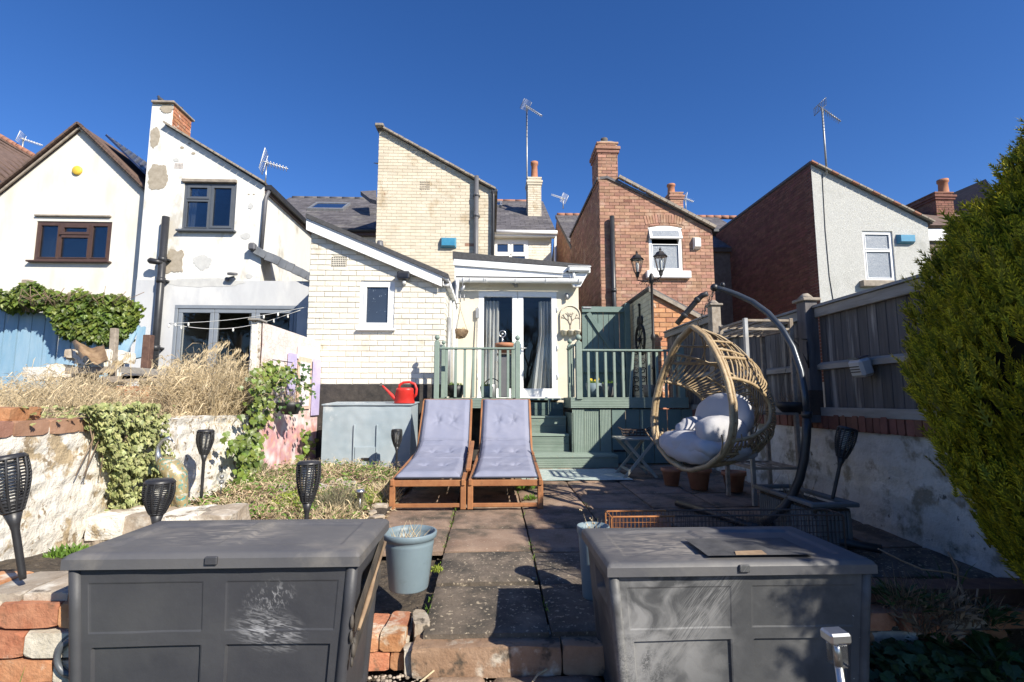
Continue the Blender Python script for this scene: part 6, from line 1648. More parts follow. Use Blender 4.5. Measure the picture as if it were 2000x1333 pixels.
for tgt in (PG(1322, 990)+Vector((0,0,.03)), Vector((2.45, 3.25, -.93)), Vector((1.6, 3.5, -.95)), Vector((2.6, 4.3, -.89))):
    tgt = Vector(tgt); mid = bc.lerp(tgt, .5); mb = MB(); mb.tube([bc, bc.lerp(tgt, .3)+Vector((0,.03,0)), mid+Vector((0,.05,0)), tgt], .028, 10); mb.build('foot', M['black_plastic'], st)
mb = MB(); z = P3[0].z-.03; top_ = Vector((P3[0].x+.015, P3[0].y, 0)); bot_ = S(0, 1)
k = 0
while z > zT+.01:
    f = k*math.pi/2; p = top_.lerp(Vector((bot_.x, bot_.y, 0)), (P3[0].z-z)/max(.01, P3[0].z-zT)); 
    ring = [Vector((p.x+.011*math.cos(a)*math.cos(f), p.y+.011*math.cos(a)*math.sin(f), z+.02*math.sin(a))) for a in [2*math.pi*i/10 for i in range(10)]]
    mb.tube(ring, .0035, 5, closed=True); z -= .031; k += 1
mb.build('chain', M['iron'], st)
# ------------------------------------------------------------------ metal bunker and watering can
YBk = 6.7
b0, b1 = PY(629, 850, YBk), PY(802, 850, YBk); zt_ = PY(715, 792, YBk).z; zb_ = gz(YBk)-.01
e = empty('metal_bunker', ((b0.x+b1.x)/2, YBk+.3, zb_), 'pale blue grey metal coal bunker with small hatch, against the cream brick wall', 'bunker')
W_ = b1.x-b0.x; cxx = (b0.x+b1.x)/2
mb = MB()
mb.grid(lambda u, v: (b0.x+W_*u, YBk+.006*mnoise.noise(Vector((u*4, v*3, 1)))+.004*mnoise.noise(Vector((u*12, v*9, 4))), zb_+(zt_-zb_)*v), 60, 40)
for x in (b0.x, b1.x): mb.poly([(x, YBk, zb_), (x, YBk+.62, zb_), (x, YBk+.62, zt_+.03), (x, YBk, zt_)])
mb.build('bunker_body', M['metal_sheet'], e)
mb = MB(); mb.hexa([(b0.x-.015, YBk-.02, zt_), (b1.x+.015, YBk-.02, zt_), (b1.x+.015, YBk+.64, zt_+.03), (b0.x-.015, YBk+.64, zt_+.03)], [(b0.x-.015, YBk-.02, zt_+.014), (b1.x+.015, YBk-.02, zt_+.014), (b1.x+.015, YBk+.64, zt_+.044), (b0.x-.015, YBk+.64, zt_+.044)]); mb.build('bunker_lid', M['metal_sheet'], e)
ht = px_rect(693, 873, 733, 916, YBk)
mb = MB(); mb.cbox(((ht[0]+ht[2])/2, YBk-.012, (ht[1]+ht[3])/2), (ht[2]-ht[0], .018, ht[3]-ht[1]), ch=.004); hh_ = mb.build('hatch', M['metal_sheet'], e)
mb = MB(); q = PY(713, 897, YBk-.03); mb.cbox(q, (.10, .03, .03), ch=.008); mb.build('handle', M['iron'], hh_)
mb = MB()
for x in (ht[0]-.015, ht[2]+.015): mb.cbox((x, YBk-.012, zb_+.31), (.018, .02, .6), ch=.003)
mb.build('hatch_runner', M['metal_sheet'], e)

q = PY(790, 788, 6.85); q.z = zt_+.022; e = empty('watering_can', tuple(q), 'red plastic watering can standing on the metal bunker', 'watering can'); L = Vector(q); cy = L+Vector((0,0,0))
mb = MB(); mb.lathe([(.001,0),(.118,0),(.125,.012),(.112,.06),(.118,.065),(.108,.11),(.114,.115),(.104,.16),(.108,.165),(.1,.20),(.085,.205)], cy, 24, sx=1.1, sy=.8); mb.build('tank', M['red_plastic'], e)
mb = MB(); mb.tube([cy+Vector(p) for p in ((-.10,0,.045),(-.15,0,.085),(-.21,0,.15),(-.26,0,.20),(-.30,0,.235))], [.034,.026,.018,.014,.013], 10); mb.build('spout', M['red_plastic'], e)
mb = MB(); mb.lathe([(.013,0),(.034,.03),(.034,.036),(.001,.04)], cy+Vector((-.295,0,.23)), 14, rot=(0,-math.pi*.36,0)); mb.build('rose', M['pot_dark'], e)
mb = MB(); mb.tube([cy+Vector(p) for p in ((-.075,0,.20),(-.07,0,.245),(-.02,0,.275),(.06,0,.28),(.13,0,.255),(.155,0,.19),(.15,0,.12),(.12,0,.07))], .017, 10); mb.build('handle', M['red_plastic'], e)

# ------------------------------------------------------------------ buckets
def bucket(c, r, h, label, mat='pot_grey', soil_=True, group='grey plastic plant pots'):
    e = empty('plant_pot', c, label, 'plant pot', group); L = Vector(c)
    mb = MB(); mb.lathe([(.001,0),(r*.70,0),(r*.72,.006),(r*.90,h*.78),(r*.91,h*.80),(r*.90,h*.82),(r*.925,h*.88),(r*1.0,h*.90),(r*1.02,h*.985),(r,h),(r*.94,h),(r*.90,h*.9),(r*.86,h*.72)], L, 40); mb.build('pot', M[mat], e)
    mb = MB(); mb.grid(lambda u, v: L+Vector((r*.88*v*math.cos(6.2832*u), r*.88*v*math.sin(6.2832*u), h*.76+.012*mnoise.noise(Vector((u*8, v*5, 2))))), 24, 5, closed_u=True); mb.build('potting_soil', M['soil'], e)
    return e, L
p = PY(798, 1150, 2.72); rB = .135; eB, LB = bucket((p.x, 2.72, p.z+.005), rB, .275, 'blue grey plastic pot of dead stems standing beside the left storage box')
p2 = PY(1160, 1036, 2.78); eC, LC = bucket((p2.x, 2.8, gz(2.8)), .085, p2.z-gz(2.8)+.02, 'small blue grey pot half hidden behind the right storage box')
def stems(parent, L, n, r, h, mat, spread=.3, wd=.0016, seeds=0, name='dead_stems', seed=1):
    rr = random.Random(seed); mb = MB()
    for k in range(n):
        a = rr.uniform(0, 6.283); q = rr.uniform(0, r); p = L+Vector((q*math.cos(a), q*math.sin(a), 0)); hh = h*rr.uniform(.45, 1)
        d = Vector((rr.uniform(-1,1)*spread, rr.uniform(-1,1)*spread, 1)).normalized(); mb.cr = rr.random()
        pts = [p]; 
        for i in range(4):
            d = (d+Vector((rr.uniform(-1,1), rr.uniform(-1,1), rr.uniform(-.5,.3)))*.16).normalized(); pts.append(pts[-1]+d*hh/4)
        mb.tube(pts, [wd, wd, wd*.8, wd*.6, wd*.3], 3, cap=False)
        for s in range(seeds):
            c = pts[rr.randrange(2, 5)]+Vector((rr.uniform(-.02,.02), rr.uniform(-.02,.02), rr.uniform(-.02,.02)))*(h/.15); mb.ball(c, wd*3.0, 5)
    return stuff(mb.build(name, mat, parent)) if n > 8 else mb.build(name, mat, parent)
stems(eB, LB+Vector((-.02,0,.21)), 26, .09, .13, M['dry'], .8, .002)
stems(eC, LC+Vector((-.0,0,.20)), 14, .05, .22, M['dry'], .2, .0016, 3)

# trough with ribbed side
tr_ = empty('plant_trough', (2.2, 3.72, -.93), 'long grey ribbed plastic trough beside the shaded boundary wall', 'trough')
A_, B_ = Vector((2.02, 3.38, 0)), Vector((2.34, 4.12, 0)); zT0, zT1 = gz(3.7), PY(1600, 982, 3.5).z
mb = MB()
def tq(x, y, z, o=0): return Vector((x, y, z))
x0, x1, y0, y1 = 2.14, 2.42, 3.42, 4.16
n = 22
for k in range(n):                           # ribs
    y = y0+.03+(y1-y0-.06)*(k+.5)/n
    for x in (x0+.012, x1-.012): mb.cbox((x, y, (zT0+zT1)/2-.02), (.022, .018, zT1-zT0-.05), ch=.005)
for k in range(8):
    x = x0+.03+(x1-x0-.06)*(k+.5)/8
    mb.cbox((x, y0+.012, (zT0+zT1)/2-.02), (.018, .022, zT1-zT0-.05), ch=.005)
mb.box(((x0+x1)/2, (y0+y1)/2, (zT0+zT1)/2-.04), (x1-x0-.03, y1-y0-.03, zT1-zT0-.1)); mb.build('trough_body', M['trough'], tr_)
mb = MB()
for (c, s_) in ((((x0+x1)/2, y0, zT1), (x1-x0+.05, .045, .03)), (((x0+x1)/2, y1, zT1), (x1-x0+.05, .045, .03)), ((x0, (y0+y1)/2, zT1), (.045, y1-y0-.03, .03)), ((x1, (y0+y1)/2, zT1), (.045, y1-y0-.03, .03))): mb.cbox(c, s_, ch=.008)
mb.build('trough_rim', M['trough'], tr_)
mb = MB(); mb.box(((x0+x1)/2, (y0+y1)/2, zT1-.045), (x1-x0-.04, y1-y0-.04, .03)); mb.build('potting_soil', M['soil'], tr_)
stems(tr_, Vector((2.18, 3.8, zT1-.03)), 22, .22, .22, M['dry_brown'], .9, .002, seed=4)

# wire crate
wc_ = empty('wire_crate', (1.3, 2.9, -1.0), 'rusty low wire crate lying behind the right storage box', 'crate')
ya, yb_, xa, xb, za, zb2 = 2.78, 2.92, PY(1194, 1010, 2.78).x, PY(1648, 1015, 2.78).x, gz(2.9)+.01, PY(1300, 1009, 2.78).z
def wire(n_, pts, r=.0022, mat='rust'):
    mb = MB(); mb.tube(pts, r, 5); return mb.build(n_, M[mat], wc_)
xm = PY(1318, 1010, 2.78).x
for y in (ya, yb_):
    wire('frame_wire', [(xa, y, za), (xa, y, zb2-.01), (xa+.01, y, zb2), (xm, y, zb2)], .005); wire('frame_wire', [(xm, y, zb2), (xb-.01, y, zb2), (xb, y, zb2-.01), (xb, y, za)], .005, 'rust_dark')
for x in (xa, xb): wire('frame_wire', [(x, ya, zb2), (x, yb_, zb2)], .004, 'rust' if x == xa else 'rust_dark')
mb = MB(); mc = MB()
x = xa+.02
while x < xb:
    (mb if x < xm else mc).tube([(x, ya, za), (x, ya, zb2)], .0014, 4, cap=False); (mb if x < xm else mc).tube([(x, yb_, za), (x, yb_, zb2)], .0014, 4, cap=False); x += .021
for z in (zb2-.03, zb2-.09, zb2-.15, zb2-.22):
    for y in (ya, yb_): mb.tube([(xa, y, z), (xm, y, z)], .0018, 4); mc.tube([(xm, y, z), (xb, y, z)], .0018, 4)
stuff(mb.build('wire_grid', M['rust'], wc_)); stuff(mc.build('dark_wire_grid', M['rust_dark'], wc_))
q = PY(1268, 1032, 2.95)
e = empty('terracotta_pot', (q.x, 2.95, gz(2.95)), 'broken terracotta pot lying on its side inside the rusty crate', 'plant pot')
mb = MB(); mb.lathe([(.05,-.10),(.09,.06),(.105,.065),(.105,.10),(.09,.10),(.05,-.07),(.001,-.07)], (q.x, 2.95, q.z-.05), 20, rot=(0, 1.35, .2)); mb.build('pot', M['terracotta'], e)

# folding side table with tray
tX, tY = PY(1240, 850, 6.3).x, 6.3
e = empty('folding_table', (tX, tY, gz(tY)), 'small weathered folding table in the shade by the green skirting', 'table'); zt2 = PY(1240, 856, tY).z
mb = MB(); 
for k in range(5):
    mb = MB(); mb.cr = k/5; mb.cbox((tX, tY-.20+.1*k, zt2), (.46, .09, .02), ch=.004); mb.build('table_slat', M['grey_green_wood'], e)
for y in (tY-.2, tY+.2):
    for s in (-1, 1):
        mb = MB(); mb.beam((tX-s*.17, y+s*.012, zt2-.02), (tX+s*.2, y+s*.012, gz(tY)), .035, .018, up=(0,1,0), ch=.003); mb.build('leg', M['grey_green_wood'], e)
for s in (-.13, .13): mb = MB(); mb.beam((tX+s, tY-.2, gz(tY)+.09), (tX+s, tY+.2, gz(tY)+.09), .025, .025); mb.build('stretcher', M['grey_green_wood'], e)
e2 = empty('wire_tray', (tX, tY, zt2+.01), 'dark wire tray standing on the small folding table', 'tray')
mb = MB(); z = zt2+.03
for zz, s in ((z, .85), (z+.035, .95), (z+.07, 1.05)):
    mb.tube([(tX-.15*s, tY-.1*s, zz), (tX+.15*s, tY-.1*s, zz), (tX+.15*s, tY+.1*s, zz), (tX-.15*s, tY+.1*s, zz)], .006, 5, closed=True)
for k in range(7): mb.tube([(tX-.14+.046*k, tY-.1, z+.07), (tX-.13+.044*k, tY-.085, z), (tX-.13+.044*k, tY+.085, z), (tX-.14+.046*k, tY+.1, z+.07)], .004, 4)
mb.build('wire_basket', M['rust_dark'], e2)
mb = MB()
for s in (-1, 1): mb.tube([(tX+s*.15, tY-.05, z+.07), (tX+s*.2, tY-.04, z+.10), (tX+s*.2, tY+.04, z+.10), (tX+s*.15, tY+.05, z+.07)], .005, 5)
mb.build('handle', M['rust_dark'], e2)
# rug
mb = MB(); mb.grid(lambda u, v: (.35+(PG(1232, 937).x-.35)*u+(.0-.0*v), 5.92+.95*v, gz(6)+.014+.004*mnoise.noise(Vector((u*6, v*6, 0)))), 30, 20)
tag(mb.build('outdoor_rug', M['mat_pale']), 'pale green patterned outdoor rug at the foot of the green steps', 'rug')

# metal rack behind the egg chair
e = empty('metal_rack', (2.4, 4.8, -.92), 'tall galvanised rack standing behind the egg chair against the fence', 'rack')
xr, yr0, yr1 = 2.31, 4.53, 5.03; ztp = PY(1470, 622, 4.53).z
for (x, y) in ((xr, yr0), (xr, yr1), (xr+.42, yr0), (xr+.42, yr1)):
    mb = MB(); mb.cbox((x, y, (ztp-.92)/2+(0)), (.035, .035, ztp+.92), ch=.003); mb.build('upright', M['dull_steel'] if (y == yr0 and x == xr) else M['wood_old'], e)
for z in (ztp-.02, ztp-.10, -.12, -.60):
    mb = MB()
    for a, b in (((xr,yr0),(xr+.42,yr0)), ((xr+.42,yr0),(xr+.42,yr1)), ((xr+.42,yr1),(xr,yr1)), ((xr,yr1),(xr,yr0))): mb.beam((*a, z), (*b, z), .025, .02)
    for k in range(4): mb.beam((xr+.08+.085*k, yr0, z), (xr+.08+.085*k, yr1, z), .012, .012)
    mb.build('shelf', M['wood_old'], e)
for i, (x, y, r, z) in enumerate(((2.15, 5.35, .13, -.91), (2.45, 5.2, .12, -.91), (1.95, 5.6, .11, -.91))):
    e = empty('terracotta_pot', (x, y, z), ['terracotta pot on the ground below the egg chair', 'terracotta pot under the metal rack', 'smaller terracotta pot behind the egg chair near the skirting'][i], 'plant pot', 'terracotta pots')
    mb = MB(); mb.lathe([(.001,0),(r*.65,0),(r*.88,r*1.3),(r*1.0,r*1.32),(r*1.0,r*1.65),(r*.88,r*1.65),(r*.8,r*1.2),(.001,r*1.2)], (x, y, z), 22); mb.build('pot', M['terracotta'], e)

# things on the fence
q = PX(1690, 716, XF-.05); e = empty('solar_wall_light', tuple(q), 'steel solar wall light on the middle rail of the nearest fence panel', 'garden light'); yq, zq = q.y, q.z; X = XF-.03
mb = MB(); mb.cbox((X-.055, yq, zq-.01), (.10, .15, .14), (0, -.25, 0), ch=.02); mb.cbox((X-.01, yq, zq), (.02, .1, .1), ch=.004); mb.build('lamp_body', M['upvc_grey'], e)
mb = MB(); mb.prism([(X-.028, yq-.055, zq+.078), (X-.028, yq+.055, zq+.078), (X-.115, yq+.055, zq+.055), (X-.115, yq-.055, zq+.055)], (-.002, 0, .006)); mb.build('solar_cell', M['solar_cell'], e)
mb = MB()
for k in range(3): mb.cbox((X-.107+.005*k, yq, zq-.005-.02*k), (.012, .1, .008), ch=.002)
mb.build('louvre', M['black'], e)
by = PX(1603, 690, XF).y
e = empty('basket_bracket', (XF-.05, by, .3), 'black iron bracket on the dark fence post holding the hanging basket', 'bracket')
mb = MB(); q0 = Vector((XF-.12, by, PX(1603, 663, XF).z)); tip = PY(1548, 662, 4.75)
mb.tube([q0, tip], .006, 6); mb.tube([q0+Vector((0,0,-.02)), q0+Vector((0,0,-.26))], .007, 6); mb.tube([q0+Vector((0,0,-.24)), q0.lerp(tip, .4)+Vector((0,0,-.10)), tip], .005, 6)
mb.build('bracket_arm', M['iron'], e)
q = PY(1548, 790, 4.6)
e = empty('hanging_basket', tuple(q), 'dark hanging basket of dead growth between the egg chair and curved stand', 'hanging basket', 'hanging baskets')
mb = MB(); mb.lathe([(.001,-.10),(.08,-.085),(.13,-.03),(.145,.02),(.135,.02)], q, 20); mb.build('basket', M['pot_black'], e)
stems(e, q+Vector((0,0,0)), 60, .12, .15, M['dry_brown'], .9, .002, seed=8)
mb = MB()
for a in (0, 2.1, 4.2): mb.tube([q+Vector((.13*math.cos(a), .13*math.sin(a), .02)), Vector((tip.x, tip.y, tip.z))], .0018, 4)
mb.build('chain', M['iron'], e)

# lamp post
yl = 8.0; lx = PY(1274, 600, yl).x
e = empty('lamp_post', (lx, yl, ZD), 'black ornate garden lamp post with two glass lanterns on the deck', 'lamp post'); zt3 = PY(1274, 541, yl).z
mb = MB(); mb.lathe([(.10,0),(.10,.04),(.06,.07),(.05,.12),(.035,.15),(.030,.45),(.045,.47),(.03,.50),(.024,.9),(.036,.93),(.044,.96),(.036,1.0),(.022,1.03),(.020,zt3-ZD-.12),(.034,zt3-ZD-.10),(.04,zt3-ZD),(.02,zt3-ZD+.05),(.001,zt3-ZD+.06)], (lx, yl, ZD), 16); mb.build('post_shaft', M['iron'], e)
for (px_, pyt, pyb, Y) in ((1245, 490, 543, 8.0), (1291, 483, 540, 7.75)):
    top = PY(px_, pyt, Y); bot = PY(px_, pyb, Y); c = Vector((bot.x, Y, 0)); H = top.z-bot.z
    mb = MB(); ax = Vector((lx, yl, zt3-.06)); en = Vector((c.x, Y, bot.z-.0)); d_ = en-ax; d_.z = 0
    mb.tube([ax, ax+d_*.5+Vector((0,0,-.015)), Vector((c.x, Y, ax.z)), en], .009, 8)
    cc_ = ax+d_*.5; 
    for (f, r_, sgn) in ((.30, .05, 1), (.75, .035, -1)):
        o = ax+d_*f+Vector((0,0,-r_-.015)); dd = d_.normalized()
        mb.tube([o+dd*(math.cos(a)*r_*(1-a/9))*sgn+Vector((0,0,math.sin(a)*r_*(1-a/9))) for a in [i*.5 for i in range(15)]], .005, 5)
    ar = mb.build('lamp_arm', M['iron'], e)
    mb = MB(); zz = bot.z
    mb.lathe([(.012,0),(.028,.02),(.035,.06*H/.42),(.05,.08*H/.42)], (c.x, Y, zz), 6, smooth=False)
    mb.lathe([(.115,H*.66),(.118,H*.68),(.085,H*.74),(.06,H*.82),(.02,H*.86),(.018,H*.89),(.024,H*.92),(.008,H*.95),(.012,H*.97),(.001,H)], (c.x, Y, zz), 6, smooth=False)
    for k in range(6):
        a = math.pi/3*k; mb.tube([(c.x+.05*math.cos(a), Y+.05*math.sin(a), zz+.08*H/.42), (c.x+.098*math.cos(a), Y+.098*math.sin(a), zz+H*.66)], .005, 5)
    ln_ = mb.build('lantern', M['iron'], e)
    mb = MB(); mb.lathe([(.047,.085*H/.42),(.094,H*.65)], (c.x, Y, zz), 6, smooth=False); mb.build('lantern_glass', M['clear_glass'], ln_)
    mb = MB(); mb.lathe([(.014,.08*H/.42),(.02,H*.3),(.028,H*.45),(.02,H*.55),(.001,H*.58)], (c.x, Y, zz), 10); mb.build('bulb', M['white_box'], ln_)

# iron ornaments on the outbuilding wall
XO_ = XS-.03
q = PX(1250, 664, XO_); e = empty('wheel_ornament', tuple(q), 'black iron wheel ornament on the pale side wall of the outbuilding', 'wheel ornament')
mb = MB(); R_ = .27
mb.tube([(XO_, q.y+R_*math.cos(a), q.z+R_*math.sin(a)) for a in [2*math.pi*i/32 for i in range(32)]], .022, 8, closed=True); mb.build('wheel_rim', M['iron'], e)
for k in range(8):
    a = math.pi/4*k; mb = MB(); mb.tube([(XO_, q.y, q.z), (XO_, q.y+R_*math.cos(a), q.z+R_*math.sin(a))], .009, 6); mb.build('spoke', M['iron'], e)
mb = MB(); mb.ball((XO_-.01, q.y, q.z), .045, 10); mb.build('hub', M['iron'], e)
q = PX(1249, 625, XO_); e = empty('wall_ornament', tuple(q), 'black butterfly shaped iron ornament above the wheel on the outbuilding wall', 'ornament')
mb = MB(); mb.beam((XO_, q.y, q.z-.02), (XO_, q.y, q.z+.27), .04, .02, up=(1,0,0)); mb.ball((XO_, q.y, q.z+.28), .03, 8); mb.build('ornament_neck', M['iron'], e)
for s in (-1, 1):
    mb = MB(); mb.ball((XO_, q.y+s*.085, q.z-.02), .085, 10, .25, 1, 1.1); mb.ball((XO_, q.y+s*.06, q.z-.14), .06, 10, .25, 1, 1); mb.build('wing', M['iron'], e)
# ornate iron stand behind the railing
q = PY(1250, 770, 7.9); e = empty('iron_plant_stand', (q.x, 7.9, ZD), 'ornate black scrolled iron stand behind the right deck railing', 'plant stand')
mb = MB()
for s in (-1, 1):
    for j in range(5):
        o = Vector((q.x+s*.055, 7.9, ZD+.15+.14*j)); mb.tube([o+Vector((math.cos(a)*.055*(1-a/14)*s, 0, math.sin(a)*.055*(1-a/14))) for a in [i*.5 for i in range(20)]], .008, 5)
    mb.tube([(q.x+s*.11, 7.9, ZD), (q.x+s*.11, 7.9, ZD+.72)], .010, 6)
mb.build('scrollwork', M['iron'], e)
mb = MB(); mb.cbox((q.x, 7.9, ZD+.73), (.28, .2, .02), ch=.004); mb.build('stand_top', M['iron'], e)
q = PY(1258, 762, 7.75); e = empty('wooden_barrel_pot', (q.x+.05, 7.7, ZD), 'small weathered wooden tub behind the right deck railing', 'tub')
mb = MB(); mb.lathe([(.001,0),(.07,0),(.09,.1),(.08,.2),(.07,.2),(.065,.16),(.001,.16)], (q.x+.06, 7.7, ZD), 16); mb.build('tub', M['wood_old'], e)
# plant pots on the deck
def leafclump(parent, c, n, r, h, mat, name='leaves', seed=1, lw=.006, up=.8, ll=.06):
    rr = random.Random(seed); mb = MB()
    for k in range(n):
        a = rr.uniform(0, 6.283); q = r*math.sqrt(rr.random()); b = Vector(c)+Vector((q*math.cos(a), q*math.sin(a), h*rr.random()))
        d = Vector((math.cos(a)*(1-up)+rr.uniform(-.4,.4), math.sin(a)*(1-up)+rr.uniform(-.4,.4), up+rr.uniform(-.3,.2))).normalized(); L_ = ll*rr.uniform(.6,1.2)
        s = d.cross(Vector((rr.uniform(-1,1), rr.uniform(-1,1), .3))).normalized()*lw*rr.uniform(.7,1.2); mb.cr = rr.random()
        m_ = b+d*L_*.5; t_ = b+d*L_+Vector((0,0,-L_*.15)); mb.poly([b-s*.3, m_-s, t_, m_+s, b+s*.3])
    return stuff(mb.build(name, mat, parent))
def flowers(parent, c, n, r, h, seed=3):
    rr = random.Random(seed)
    for k in range(n):
        p = Vector(c)+Vector((rr.uniform(-r,r), rr.uniform(-r,r)*.5, h+rr.uniform(-.02,.02))); mb = MB()
        for j in range(6):
            a = j*1.047; d = Vector((math.cos(a), -.3, math.sin(a))); mb.poly([p, p+d*.018+Vector((-.006*d.z,0,.006*d.x)), p+d*.024, p+d*.018-Vector((-.006*d.z,0,.006*d.x))])
        mb.tube([p, p+Vector((0,-.018,0))], .008, 6); mb.build('flower', M['yellow_flower'], parent)
for (px_, Y, r, h, mt, lab, cat) in ((890, 8.0, .15, .20, 'pot_black', 'black round bowl pot behind the left railing near the wall', 'plant pot'), (950, 8.3, .11, .19, 'pot_grey', 'grey blue pot behind the middle of the left railing', 'plant pot'), (1160, 8.2, .13, .24, 'pot_grey', 'grey tapered pot of yellow flowers behind the right railing', 'plant pot'), (1190, 8.0, .12, .23, 'trough', 'paler tapered pot of green shoots behind the right railing', 'plant pot')):
    x = PY(px_, 770, Y).x; e = empty('plant_pot', (x, Y, ZD), lab, cat, 'pots on the deck')
    mb = MB(); mb.lathe([(.001,0),(r*.6,0),(r*.85,h*.5),(r,h),(r*.92,h),(r*.85,h*.85),(.001,h*.85)], (x, Y, ZD), 22); mb.build('pot', M[mt], e)
    leafclump(e, (x, Y, ZD+h*.85), 60, r*.7, .02, M['leaf_green'], seed=px_, ll=.09)
    if px_ == 1160: flowers(e, (x, Y-.05, ZD+h), 5, .09, .06)
q = PY(985, 691, 7.95); x = q.x
e = empty('pot_stand', (x, 7.95, ZD), 'dark slatted pedestal carrying the terracotta bowl behind the left railing', 'pedestal')
mb = MB(); mb.cbox((x, 7.95, (ZD+q.z)/2), (.13, .13, q.z-ZD-.03), ch=.01); mb.build('pedestal_column', M['grey_pipe'], e)
mb = MB(); mb.cbox((x, 7.95, q.z-.012), (.22, .22, .024), ch=.005); mb.build('pedestal_top', M['pot_dark'], e)
e = empty('terracotta_pot', (x, 7.95, q.z), 'orange terracotta bowl with a silver ornament on the pedestal by the doors', 'plant pot')
mb = MB(); mb.lathe([(.001,0),(.09,0),(.12,.10),(.14,.105),(.145,.16),(.13,.16),(.11,.12),(.001,.12)], (x, 7.95, q.z), 26); mb.build('pot', M['terracotta'], e)
e = empty('silver_ornament', (x-.03, 7.95, q.z+.12), 'silver ring shaped garden ornament standing in the terracotta bowl', 'ornament')
mb = MB(); mb.tube([(x-.03, 7.95, q.z+.12), (x-.03, 7.95, q.z+.27)], .014, 8); mb.build('ornament_stem', M['steel'], e)
mb = MB(); mb.tube([(x-.03+.05*math.cos(a), 7.95, q.z+.31+.05*math.sin(a)) for a in [2*math.pi*i/20 for i in range(20)]], .008, 6, closed=True); mb.ball((x-.03, 7.95, q.z+.31), .02, 8); mb.build('ornament_ring', M['steel'], e)
# garden tools and can on the deck
q = PY(972, 745, 8.4); e = empty('metal_watering_can', (q.x-.12, 8.4, ZD), 'galvanised metal can with hooped handle behind the left railing', 'watering can')
mb = MB(); mb.lathe([(.001,0),(.10,0),(.10,.22),(.09,.23)], (q.x-.12, 8.4, ZD), 20); mb.build('tank', M['dull_steel'], e)
mb = MB(); mb.tube([(q.x-.12+.14*math.cos(a)+.03, 8.4, ZD+.17+.15*math.sin(a)) for a in [-.6+i*.25 for i in range(15)]], .008, 6); mb.build('handle', M['iron'], e)
# hanging basket, lantern, long tool, plaque on the door wall
q = PY(898, 648, 9.0); e = empty('hanging_basket', tuple(q), 'twig hanging basket in the corner left of the french doors', 'hanging basket', 'hanging baskets')
mb = MB(); rr = random.Random(5)
for k in range(9):
    t = k/8; r = .145*math.sqrt(1-(1-t)**2*.75); z = q.z-.11+.13*t
    mb.tube([(q.x+r*math.cos(a)+rr.uniform(-.004,.004), 9.0+r*math.sin(a), z+rr.uniform(-.005,.005)) for a in [2*math.pi*i/20 for i in range(20)]], .009, 5, closed=True)
mb.build('basket', M['rattan_dark'], e)
leafclump(e, (q.x, 9.0, q.z), 60, .12, .03, M['dry'], seed=6, ll=.07)
for k in range(3):
    mb = MB(); a = 2.1*k; mb.tube([(q.x+.13*math.cos(a), 9.0+.13*math.sin(a), q.z+.02), (q.x, 9.0, q.z+.42)], .003, 4); mb.build('chain', M['iron'], e)
mb = MB(); mb.tube([(q.x, 9.0, q.z+.42), (q.x-.0, 9.0, q.z+.5), (XL1+.01, 9.0, q.z+.5)], .006, 6); mb.tube([(XL1+.01, 9.0, q.z+.5), (XL1+.01, 9.0, q.z+.3), (q.x-.05, 9.0, q.z+.5)], .005, 5); mb.build('bracket', M['iron'], e)
q = PY(897, 575, 9.3); e = empty('wind_chime', tuple(q), 'oval dark ornament hanging high in the corner left of the french doors', 'wind chime')
mb = MB(); mb.ball((q.x+.06, 9.3, q.z+.1), .06, 10, .6, .5, 1.3, rot=(0,.5,0)); mb.tube([(q.x+.06, 9.3, q.z+.25), (q.x+.06, 9.3, q.z-.05)], .004, 5); mb.build('chime_disc', M['dull_steel'], e)
mb = MB(); mb.tube([(q.x+.02, 9.3, q.z), (q.x+.02, 9.3, q.z-.15)], .01, 6); mb.tube([(q.x+.09, 9.3, q.z), (q.x+.09, 9.3, q.z-.12)], .01, 6); mb.build('chime_tube', M['dull_steel'], e)
q = PY(932, 700, YD-.06); q1_ = PY(932, 620, YD-.06); e = empty('long_handled_brush', (q.x, YD-.06, ZD), 'long handled brush leaning on the wall left of the french doors', 'brush')
mb = MB(); mb.tube([(q.x-.01, YD-.12, ZD), (q1_.x, YD-.05, q1_.z-.02)], .012, 8); mb.build('handle', M['dull_steel'], e)
mb = MB(); mb.cbox((q1_.x, YD-.05, q1_.z+.08), (.07, .04, .20), ch=.01); mb.build('brush_head', M['dull_steel'], e)
pq = px_rect(1094, 598, 1133, 649, YD); cxp = (pq[0]+pq[2])/2; wp = (pq[2]-pq[0])/2
e = empty('wall_plaque', (cxp, YD, pq[1]), 'arched cream tree of life wall planter right of the french doors', 'wall plaque'); zc_ = pq[3]-wp
mb = MB(); out_ = [(cxp-wp, zc_-.0), (cxp-wp, pq[1]), (cxp+wp, pq[1]), (cxp+wp, zc_)]+[(cxp+wp*math.cos(a), zc_+wp*math.sin(a)) for a in [math.pi*i/14 for i in range(1, 14)]]
mb.prism([(x, YD-.001, z) for x, z in out_], (0, -.022, 0)); mb.build('plaque_back', M['plaque'], e)
mb = MB(); mb.tube([(x, YD-.03, z) for x, z in out_], .013, 6, closed=True); mb.build('arched_border', M['plaque'], e)
mb = MB(); rr = random.Random(3)
def branch(x, z, a, l, r, dpt):
    x2, z2 = x+l*math.sin(a), z+l*math.cos(a); mb.tube([(x, YD-.03, z), (x2, YD-.03, z2)], r, 5)
    if dpt: 
        for s in (-1, 1): branch(x2, z2, a+s*rr.uniform(.3,.7), l*.75, r*.75, dpt-1)
branch(cxp, pq[1], 0, .13, .012, 4); mb.build('tree_relief', M['stone_edge'], e)
